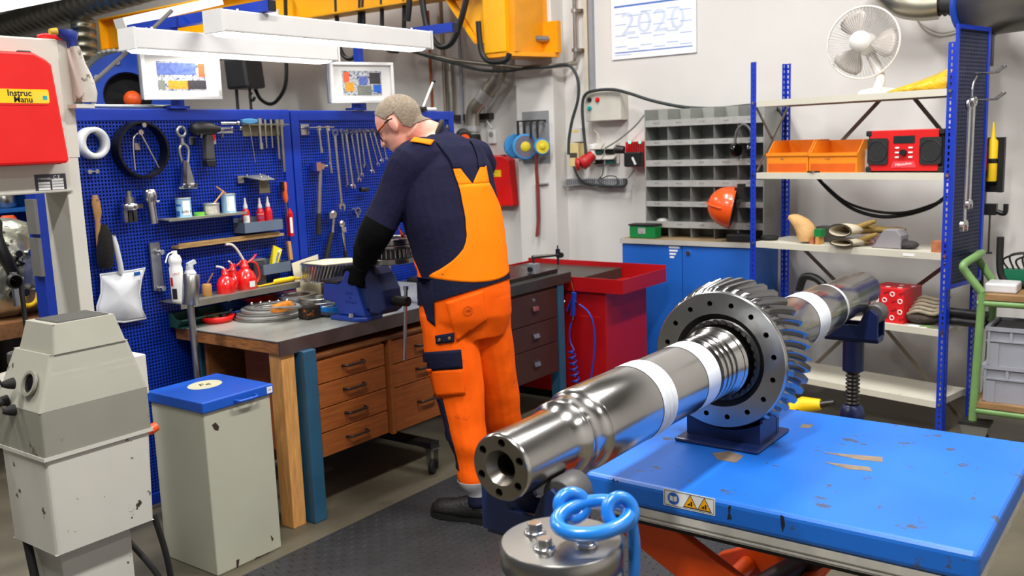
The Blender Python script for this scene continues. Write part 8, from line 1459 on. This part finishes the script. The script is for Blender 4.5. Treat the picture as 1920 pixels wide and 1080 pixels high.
def limb(pts, seg=16): q.tube(catmull([p for p, r in pts], 4), [v for v in np.interp(np.linspace(0, len(pts)-1, (len(pts)-1)*4+1), range(len(pts)), [r for p, r in pts])], seg)
heel, toe = onZ(930, 984, 0), onZ(815, 966, 0); fdir = (toe-heel).normalized(); ankL = heel+fdir*.075+Z*.09
legL = [(mp(838, 585, .0), .115), (mp(846, 650, -.015), .118), (mp(857, 705, -.02), .11), (mp(866, 755, -.04), .10), (mp(876, 810, -.07), .088), (mp(884, 862, -.1), .072), (mp(887, 890, -.115), .06), (Vector((ankL.x, ankL.y, .13)), .048), (ankL, .045)]
heelR = onZ(975, 938, 0)+VF*.0; ankR = heelR+Vector((-.07, .02, .09))
legR = [(mp(905, 585, .1), .115), (mp(916, 650, .13), .114), (mp(926, 705, .16), .105), (mp(934, 755, .19), .097), (mp(942, 805, .23), .086), (Vector((ankR.x, ankR.y, .2)), .062), (ankR, .048)]
limb(legL); limb(legR)
shL, elL, wrL = mp(772, 308, .05), mp(700, 442, .03), mp(678, 496, .2); shR, elR, wrR = mp(893, 305, .30), mp(838, 420, .50), mp(745, 462, .42)
limb([(mp(800, 300, .10), .10), (shL, .095), (shL.lerp(elL, .35), .082), (shL.lerp(elL, .7), .074), (elL, .07), (elL.lerp(wrL, .35), .068), (elL.lerp(wrL, .75), .052), (wrL, .04)])
limb([(mp(870, 300, .26), .09), (shR, .09), (shR.lerp(elR, .5), .072), (elR, .058), (elR.lerp(wrR, .5), .052), (wrR, .036)])
# hands in black gloves: palm, four fingers, thumb
def hand(wr, d, side, nrm, curl):
    d = d.normalized(); side = (side-d*side.dot(d)).normalized(); nn = d.cross(side).normalized()
    if nn.dot(nrm) < 0: nn = -nn
    q.loft([[wr+d*l+side*w_*math.cos(k*math.pi/6)+nn*t_*math.sin(k*math.pi/6) for k in range(12)] for l, w_, t_ in ((-.02, .03, .026), (.02, .038, .022), (.06, .045, .019), (.095, .042, .015), (.1, .03, .008))], True)
    for k in range(4):
        o = wr+d*.09+side*(-.032+.0213*k); L_ = (.068, .08, .076, .06)[k]; p1 = o+d*L_*.42+nn*L_*.12*curl; p2 = p1+d*L_*.3+nn*L_*.28*curl; p3 = p2+d*L_*.2+nn*L_*.36*curl; q.tube([o-d*.02, o, p1, p2, p3], [.0105, .0105, .0098, .0092, .007], 10)
    o = wr+d*.03-side*.036; p1 = o-side*.028+d*.026+nn*.012*curl; p2 = p1-side*.006+d*.032+nn*.014*curl; q.tube([o+side*.02, o, p1, p2], [.014, .013, .0115, .008], 10)
hand(wrL, (mp(664, 545, .28)-wrL), (mp(700, 500, .2)-wrL), VF*-1, -.5)
hand(wrR, (mp(708, 474, .36)-wrR), Vector((0, 0, -1)), VF, .7)
# head on a neck
hc = mp(749, 232, .2); hp_ = math.radians(33); HFh = Vector((-.956, -.29, 0)).normalized(); HF = (HFh*math.cos(hp_)-Z*math.sin(hp_)).normalized(); HU = (HFh*math.sin(hp_)+Z*math.cos(hp_)).normalized(); HR = HF.cross(HU).normalized()
HM = Matrix(((HF.x, HR.x, HU.x, hc.x), (HF.y, HR.y, HU.y, hc.y), (HF.z, HR.z, HU.z, hc.z), (0, 0, 0, 1))) @ Matrix.Diagonal((1.07, 1.07, 1.07, 1))
nk = [(mp(822, 266, .215), .076), (mp(806, 254, .21), .066), (mp(784, 246, .205), .063), (HM @ Vector((-.03, 0, -.03)), .066)]
limb(nk)
q.sph((-.006, 0, .022), (.098, .077, .090), 28, 18, HM)                       # cranium
q.sph((.03, 0, -.035), (.062, .060, .075), 24, 14, HM)                        # face
q.sph((.052, 0, -.088), (.036, .040, .028), 18, 12, HM)                       # chin
q.sph((.035, 0, -.07), (.055, .054, .034), 18, 12, HM)                        # jaw
for s in (-1, 1):
    q.sph((.066, s*.030, .020), (.022, .026, .011), 14, 10, HM)               # brow
    q.sph((.062, s*.036, -.022), (.026, .022, .020), 14, 10, HM)              # cheekbone
    q.sph((-.008, s*.080, -.008), (.019, .010, .032), 14, 10, HM)             # ear
    q.sph((-.002, s*.078, -.030), (.010, .008, .014), 12, 8, HM)
q.tube([HM @ Vector(v) for v in ((.086, 0, .014), (.1, 0, -.008), (.112, 0, -.028), (.095, 0, -.038))], [.009, .011, .014, .012], 10)  # nose
for s in (-1, 1): q.sph((.096, s*.011, -.034), (.011, .009, .008), 10, 8, HM)
q.sph((.084, 0, -.056), (.013, .024, .006), 12, 8, HM); q.sph((.083, 0, -.066), (.013, .021, .007), 12, 8, HM)   # lips
me = bpy.data.meshes.new('tmp'); me.from_pydata(q.v, [], q.f); ob = bpy.data.objects.new('tmp', me); COL.objects.link(ob)
rm = ob.modifiers.new('r', 'REMESH'); rm.mode = 'VOXEL'; rm.voxel_size = .0058
smo = ob.modifiers.new('s', 'SMOOTH'); smo.factor = .5; smo.iterations = 5
dg_ = bpy.context.evaluated_depsgraph_get(); bme = bpy.data.meshes.new_from_object(ob.evaluated_get(dg_)); bpy.data.objects.remove(ob)
# cloth folds: gentle displacement of clothed areas
SKIN = mat('skin', (222, 158, 138), .5, 0, .12, 14., bump=.08, bscale=200); SKIN.node_tree.nodes['Principled BSDF'].inputs['Subsurface Weight'].default_value = .08
NAVY = mat('navy_jersey', (28, 28, 52), .85, 0, .16, 7., bump=.35, bscale=30); BLKS = mat('black_sleeve', (5, 5, 6), .9, 0, .1, 8., bump=.3, bscale=26)
HIV = mat('hi_vis_orange', (252, 96, 8), .7, 0, .08, 5., bump=.35, bscale=16, spots=(206, 70, 14), sscale=7, sthr=.63); HIVB = mat('hi_vis_orange_bib', (255, 128, 6), .7, 0, .04, 6., bump=.15, bscale=22); GLV = mat('black_glove', (8, 8, 9), .7, 0, .15, 30., bump=.4, bscale=80)
NVW = mat('navy_canvas', (24, 26, 48), .8, 0, .14, 9., bump=.25, bscale=60); REFL = mat('reflective_tape', (176, 176, 178), .4, .1, .08, 20.)
for k_ in (NAVY, BLKS, HIV, HIVB, GLV, NVW): k_.node_tree.nodes['Principled BSDF'].inputs['Specular IOR Level'].default_value = .12
bm = bmesh.new(); bm.from_mesh(bme)
from mathutils import noise
bm.normal_update()
for v_ in bm.verts:
    p = v_.co; h = (p-hc).length
    if h < .17 or (p-wrL).length < .14 or (p-wrR).length < .14: continue
    k = .010 if p.z < .95 else .006
    w1 = noise.noise(Vector((p.x*7, p.y*7, p.z*4.2+3))); w2 = noise.noise(Vector((p.x*15+9, p.y*15, p.z*10)))
    if p.z < .55: w1 += .8*math.sin(p.z*46+6*p.x+noise.noise(p*6)*2.2)*max(0, (.55-p.z)/.45)
    v_.co += v_.normal*(w1*k+w2*k*.45)
def cut(co, no, near, rad):
    fs = [f for f in bm.faces if (f.calc_center_median()-near).length < rad]; g = set(fs); es = {e for f in fs for e in f.edges}; vs = {v for f in fs for v in f.verts}
    bmesh.ops.bisect_plane(bm, geom=list(g)+list(es)+list(vs), plane_co=co, plane_no=no, dist=1e-5)
# belt planes follow the leaning waist
vdir = ((mp(870, 530)-CAM).normalized()+Z*.02).normalized()
A1, B1 = mp(813, 566, -.1), mp(958, 520, .1); nB = (B1-A1).cross(vdir).normalized(); nB = nB if nB.z > 0 else -nB
A2, B2 = mp(808, 519, -.1), mp(954, 483, .1); nT = (B2-A2).cross(vdir).normalized(); nT = nT if nT.z > 0 else -nT
cw_ = mp(868, 520, .07); cut(A1, nB, cw_, .42)
dA = (elL-shL).normalized(); hem = mp(708, 414, .03); dA2 = (dA+Vector((0, 0, 0))).normalized(); cut(hem, dA2, hem, .16)
dAR = (elR-shR).normalized(); hemR = shR.lerp(elR, .75); cut(hemR, dAR, hemR, .13)
dW = (wrL-elL).normalized(); cuf = elL.lerp(wrL, .86); cut(cuf, dW, cuf, .09)
dWR = (wrR-elR).normalized(); cufR = elR.lerp(wrR, .86); cut(cufR, dWR, cufR, .08)
nC = (mp(780, 244, .2)-mp(822, 266, .215)).normalized(); colc = mp(815, 256, .212); cut(colc, nC, colc, .15)
def seg_d(p, a, b): t = max(0, min(1, (p-a).dot(b-a)/(b-a).length_squared)); return (p-a-(b-a)*t).length
for f in bm.faces:
    c = f.calc_center_median(); dl = min(seg_d(c, shL, elL)-.08, seg_d(c, elL, wrL)-.06, seg_d(c, wrL, wrL+(mp(664, 545, .28)-wrL).normalized()*.2)-.06); dr_ = min(seg_d(c, elR, wrR)-.06, seg_d(c, shR, elR)-.07, seg_d(c, wrR, wrR+(mp(708, 474, .36)-wrR).normalized()*.2)-.06); f.smooth = True
    dt = seg_d(c, mp(871, 550, .055), mp(836, 330, .155))-.16
    m_ = 1
    if (c-A1).dot(nB) < 0: m_ = 3 if c.z > .1 else 4
    if (c-colc).dot(nC) > 0 and ((c-hc).length < .15 or seg_d(c, mp(822, 266, .215), hc) < .085) and min(dl, dr_) > -.03: m_ = 0
    if dl < .06 and (c-hem).dot(dA2) > 0 and dl < dt+.12 and (c-hem).length < .42 and seg_d(c, elL, wrL+(wrL-elL)*1.5) < .15: m_ = 2 if (c-cuf).dot(dW) < 0 else 4
    if dr_ < .06 and dr_ < dl and (c-hemR).dot(dAR) > 0 and seg_d(c, elR, wrR+(wrR-elR)*1.2) < .11: m_ = 2 if (c-cufR).dot(dWR) < 0 else 4
    f.material_index = m_
BV = BVHTree.FromBMesh(bm)
man = thing('person', 'person in navy shirt and orange work overalls leaning over the vise', 'person', Vector((mp(890, 900).x, mp(890, 900).y, 0))); og = XF[man.name]
def finish(bm_, name, mats, solid=0., label=None):
    bmesh.ops.translate(bm_, verts=bm_.verts, vec=-og); m_ = bpy.data.meshes.new(name); bm_.to_mesh(m_); bm_.free()
    for k in mats: m_.materials.append(k)
    o = bpy.data.objects.new(name, m_); COL.objects.link(o); o.parent = man; XF[o.name] = og
    if solid: s = o.modifiers.new('th', 'SOLIDIFY'); s.thickness = solid; s.offset = 1
    return put(o, label)
def shell(name, planes, m_, off, near, rad, solid=.0025, label=None, cond=None):
    """copy of the body surface between planes, pushed outwards"""
    b2 = bm.copy(); bmesh.ops.delete(b2, geom=[f for f in b2.faces if (f.calc_center_median()-near).length > rad], context='FACES')
    for co, no in planes: bmesh.ops.bisect_plane(b2, geom=b2.verts[:]+b2.edges[:]+b2.faces[:], plane_co=co, plane_no=no, clear_inner=True, dist=1e-5)
    if cond: bmesh.ops.delete(b2, geom=[f for f in b2.faces if not cond(f.calc_center_median())], context='FACES')
    b2.normal_update(); mv = [(v, v.normal.copy()) for v in b2.verts]
    for v, n in mv: v.co += n*off
    for f in b2.faces: f.material_index = 0
    return finish(b2, name, [m_], solid, label)
notarm = lambda c: min(seg_d(c, shL, elL), seg_d(c, elL, wrL), seg_d(c, elR, wrR)) > .095
shell('waist_band', [(A1, nB), (A2, -nT)], NVW, .004, cw_, .36, label='navy canvas waist band', cond=notarm)
# hair: cropped, above a line from nape to temple
hn = (HU*.72-HF*.70).normalized(); o = shell('hair', [(HM @ Vector((-.01, 0, .0)), (HU*.60-HF*.80).normalized())], mat('grey_cropped_hair', (166, 150, 130), .9, 0, .35, 160., bump=.9, bscale=380), .003, hc, .20, .002, cond=lambda c: (c-hc).dot(HU) > -.055 and (c-colc).dot(nC) > .035 and not (abs((c-hc).dot(HR)) > .066 and abs((c-hc).dot(HF)+.008) < .03 and (c-hc).dot(HU) < .03))
def hit_cam(px, py): h = BV.ray_cast(CAM, ray(px, py).normalized()); return h[0], h[1]
def grid_part(name, pts, m_, off, label=None, solid=.003):
    """pts: rows of (surface point, normal)"""
    R_, C_ = len(pts), len(pts[0]); b2 = bmesh.new(); vs = [[b2.verts.new(p+n*off) for p, n in row] for row in pts]
    for i in range(R_-1):
        for j in range(C_-1):
            f = b2.faces.new((vs[i][j], vs[i][j+1], vs[i+1][j+1], vs[i+1][j])); f.smooth = True
    b2.normal_update()
    if sum((f.normal.dot(pts[0][0][1]) for f in b2.faces)) < 0: bmesh.ops.reverse_faces(b2, faces=b2.faces)
    return finish(b2, name, [m_], solid, label)
def patch(name, quad, m_, off=.003, n=(10, 10), label=None, solid=.003):
    rows = []; last = None
    for i in range(n[1]+1):
        row = []
        for j in range(n[0]+1):
            u, v = j/n[0], i/n[1]; x = (quad[0][0]*(1-u)+quad[1][0]*u)*(1-v)+(quad[3][0]*(1-u)+quad[2][0]*u)*v; y = (quad[0][1]*(1-u)+quad[1][1]*u)*(1-v)+(quad[3][1]*(1-u)+quad[2][1]*u)*v
            h = hit_cam(x, y)
            if h[0] is None or (h[0]-mp(x, y, 0)).length > .6: h = last or (mp(x, y, -.1), -VF)
            last = h; row.append(h)
        rows.append(row)
    return grid_part(name, rows, m_, off, label, solid)
# back panel of the overalls: symmetric about the spine, found by casting from behind
def back(u, y):
    xs = np.interp(y, [258, 295, 330, 375, 420, 465, 510, 550], [818, 834, 836, 842, 850, 860, 868, 871]); os_ = np.interp(y, [258, 295, 330, 375, 420, 465, 510, 550], [.215, .18, .155, .125, .1, .085, .07, .055])
    c = mp(xs, y, os_); h = BV.ray_cast(c+RA*u-FA*1.0, FA)
    if h[0] is None or (h[0]-c).dot(FA) > .12: h = (c+RA*u, -FA)
    return h[0], h[1]
ys_ = [344, 352, 362, 375, 390, 405, 420, 435, 450, 462, 474, 484, 494, 503, 511, 517, 521]; wv = np.interp(ys_, [344, 360, 400, 440, 462, 480, 500, 514, 521], [.062, .058, .055, .066, .09, .124, .168, .192, .197])
rows = []
for y, w_ in zip(ys_, wv): rows.append([back(max(-.188, min(.186, .02+(t*np.interp(y, [344, 400, 521], [.09, .168, .168]) if t > 0 else t*w_*1.08))), y-12*t*t*max(0, (y-440)/81)) for t in np.linspace(-1, 1, 31)])
grid_part('bib_panel', rows, HIVB, .0045, 'bright orange back panel of the overalls')
for s in (-1, 1):
    rows = []
    for i in range(9):
        f = i/8; y = 345-31*f; a_, b_ = .001+.046*f, (.062+.015*f if s < 0 else .076); rows.append([back(.02+s*(a_+(b_-a_)*t)*(1.2 if s > 0 else 1.06), y) for t in np.linspace(0, 1, 9)])
    grid_part('bib_tab', rows, HIVB, .0047)
    rows = []
    for i in range(16):
        f = i/15; y = 316-50*f; uc = .062+.03*f; rows.append([back(.02+s*(uc+.019*t), y) for t in np.linspace(-1, 1, 5)])
    grid_part('strap', rows, NVW, .006, 'navy shoulder strap')
patch('strap_end', [(777, 261), (813, 266), (806, 274), (770, 268)], HIVB, .007, (8, 4), 'orange strap end')
# pockets and trims
patch('back_pocket', [(836, 566), (905, 545), (911, 600), (856, 640)], HIV, .004, (12, 12), 'patched back pocket', .004)
h = hit_cam(876, 582); n_ = h[1]; xa_ = (RA-n_*RA.dot(n_)).normalized(); Mx = frame(h[0]+n_*.0095, xa_, n_)
part('pocket_emblem', MB().tube([Mx @ Vector((x, y, 0)) for x, y in hexpoly(.021, 6, .5)], .0009, 5, True, True), mat('emblem_brown', (150, 60, 20), .7), man); text('emblem_lettering', 'OSE', .014, Mx, mat('emblem_brown', (150, 60, 20), .7), man)
patch('side_trim', [(781, 520), (813, 524), (817, 612), (803, 600)], NVW, .004, (8, 12), 'navy side opening')
patch('front_bib_edge', [(746, 425), (752, 428), (796, 532), (784, 536)], HIV, .004, (4, 14), 'orange front bib edge')
patch('tool_loop', [(817, 629), (851, 623), (852, 641), (819, 645)], NVW, .006, (6, 4), 'navy tool loop')
for (x, y) in ((825, 637), (843, 634)): h = hit_cam(x, y); part('rivet', MB().torus(h[0]+h[1]*.0105, h[1], .0045, .0018, 14, 6), mat('brass_rivet', (190, 150, 90), .35, .9), man)
patch('cargo_flap', [(798, 660), (862, 655), (866, 690), (800, 694)], NVW, .009, (10, 6), 'navy cargo pocket flap', .005); patch('cargo_pocket', [(800, 694), (866, 690), (872, 738), (813, 743)], HIV, .006, (10, 8), 'orange cargo pocket', .006)
patch('shin_panel', [(817, 748), (830, 748), (862, 882), (855, 876)], NVW, .003, (4, 20), 'navy shin panel')
for (z1, z0, m_, nm, of_) in ((.195, .128, REFL, 'reflective_band', .005), (.128, .085, NVW, 'navy_hem', .006), (.085, .03, REFL, 'trouser_hem', .009)):
    c0 = Vector((ankL.x, ankL.y, z0)); c1 = Vector((ankL.x, ankL.y, z1)); shell(nm, [(c0, Z), (c1, -Z)], m_, of_, c0.lerp(c1, .5), .2, cond=lambda c: (c-ankL).to_2d().length < .15)
# glasses
GF = mat('glasses_black', (20, 18, 18), .35); GO = mat('glasses_orange', (226, 100, 30), .4)
gl = part('glasses_frame', MB().tube([HM @ Vector(v) for v in ((.088, -.008, .012), (.09, -.03, .018), (.082, -.056, .012), (.078, -.06, -.01), (.084, -.045, -.026), (.092, -.02, -.022), (.092, -.01, -.004))], .003, 6, True, True).tube([HM @ Vector(v) for v in ((.088, .008, .012), (.09, .03, .018), (.082, .056, .012), (.078, .06, -.01), (.084, .045, -.026), (.092, .02, -.022), (.092, .01, -.004))], .003, 6, True, True), GF, man)
for s in (-1, 1):
    part('temple_arm', MB().tube([HM @ Vector(v) for v in ((.082, s*.062, .010), (.05, s*.077, .012), (.0, s*.086, .016), (-.02, s*.085, .010))], [.0045, .0045, .004, .003], 8), GF, man); part('temple_inlay', MB().tube([HM @ Vector(v) for v in ((.06, s*.0785, .012), (.02, s*.0865, .014))], .0038, 8), GO, man)
collar = [HM.translation*0+c_ for c_ in []]
part('shirt_collar', MB().torus(colc+nC*.002, nC, .072, .010, 36, 8), mat('black_collar', (16, 16, 18), .8), man)
finish(bm, 'body', [SKIN, NAVY, BLKS, HIV, GLV])
# shoes
SHO = mat('black_shoe_leather', (24, 23, 23), .5, 0, .15, 20., bump=.3, bscale=90); SOLE = mat('black_sole', (14, 14, 14), .7)
def shoe(hl, d, label):
    d = d.normalized(); s_ = Vector((-d.y, d.x, 0)); prof_ = [(-.005, .03, .075), (.03, .042, .105), (.09, .045, .115), (.14, .046, .098), (.19, .052, .082), (.24, .054, .075), (.28, .046, .066), (.304, .02, .045)]
    rg = [[hl+d*l+s_*w_*math.cos(k*math.pi/9)+Z*(.022+max(0, math.sin(k*math.pi/9))*(h_-.02)) for k in range(18)] for l, w_, h_ in prof_]
    part('shoe', MB().loft(rg), SHO, man, label); so = [[hl+d*l+s_*w_*1.06*c+Z*z_ for (c, z_) in ((-1, .0005), (1, .0005), (1.02, .024), (-1.02, .024))] for l, w_ in ((-.01, .026), (.03, .042), (.09, .042), (.14, .04), (.19, .05), (.25, .052), (.285, .04), (.308, .018))]
    part('sole', MB().loft(so, False), SOLE, man)
ZM = Z*.0105
shoe(heel+ZM, fdir, 'black safety shoe turned to the left'); shoe(heelR+ZM, Vector((-.93, .36, 0)), None)
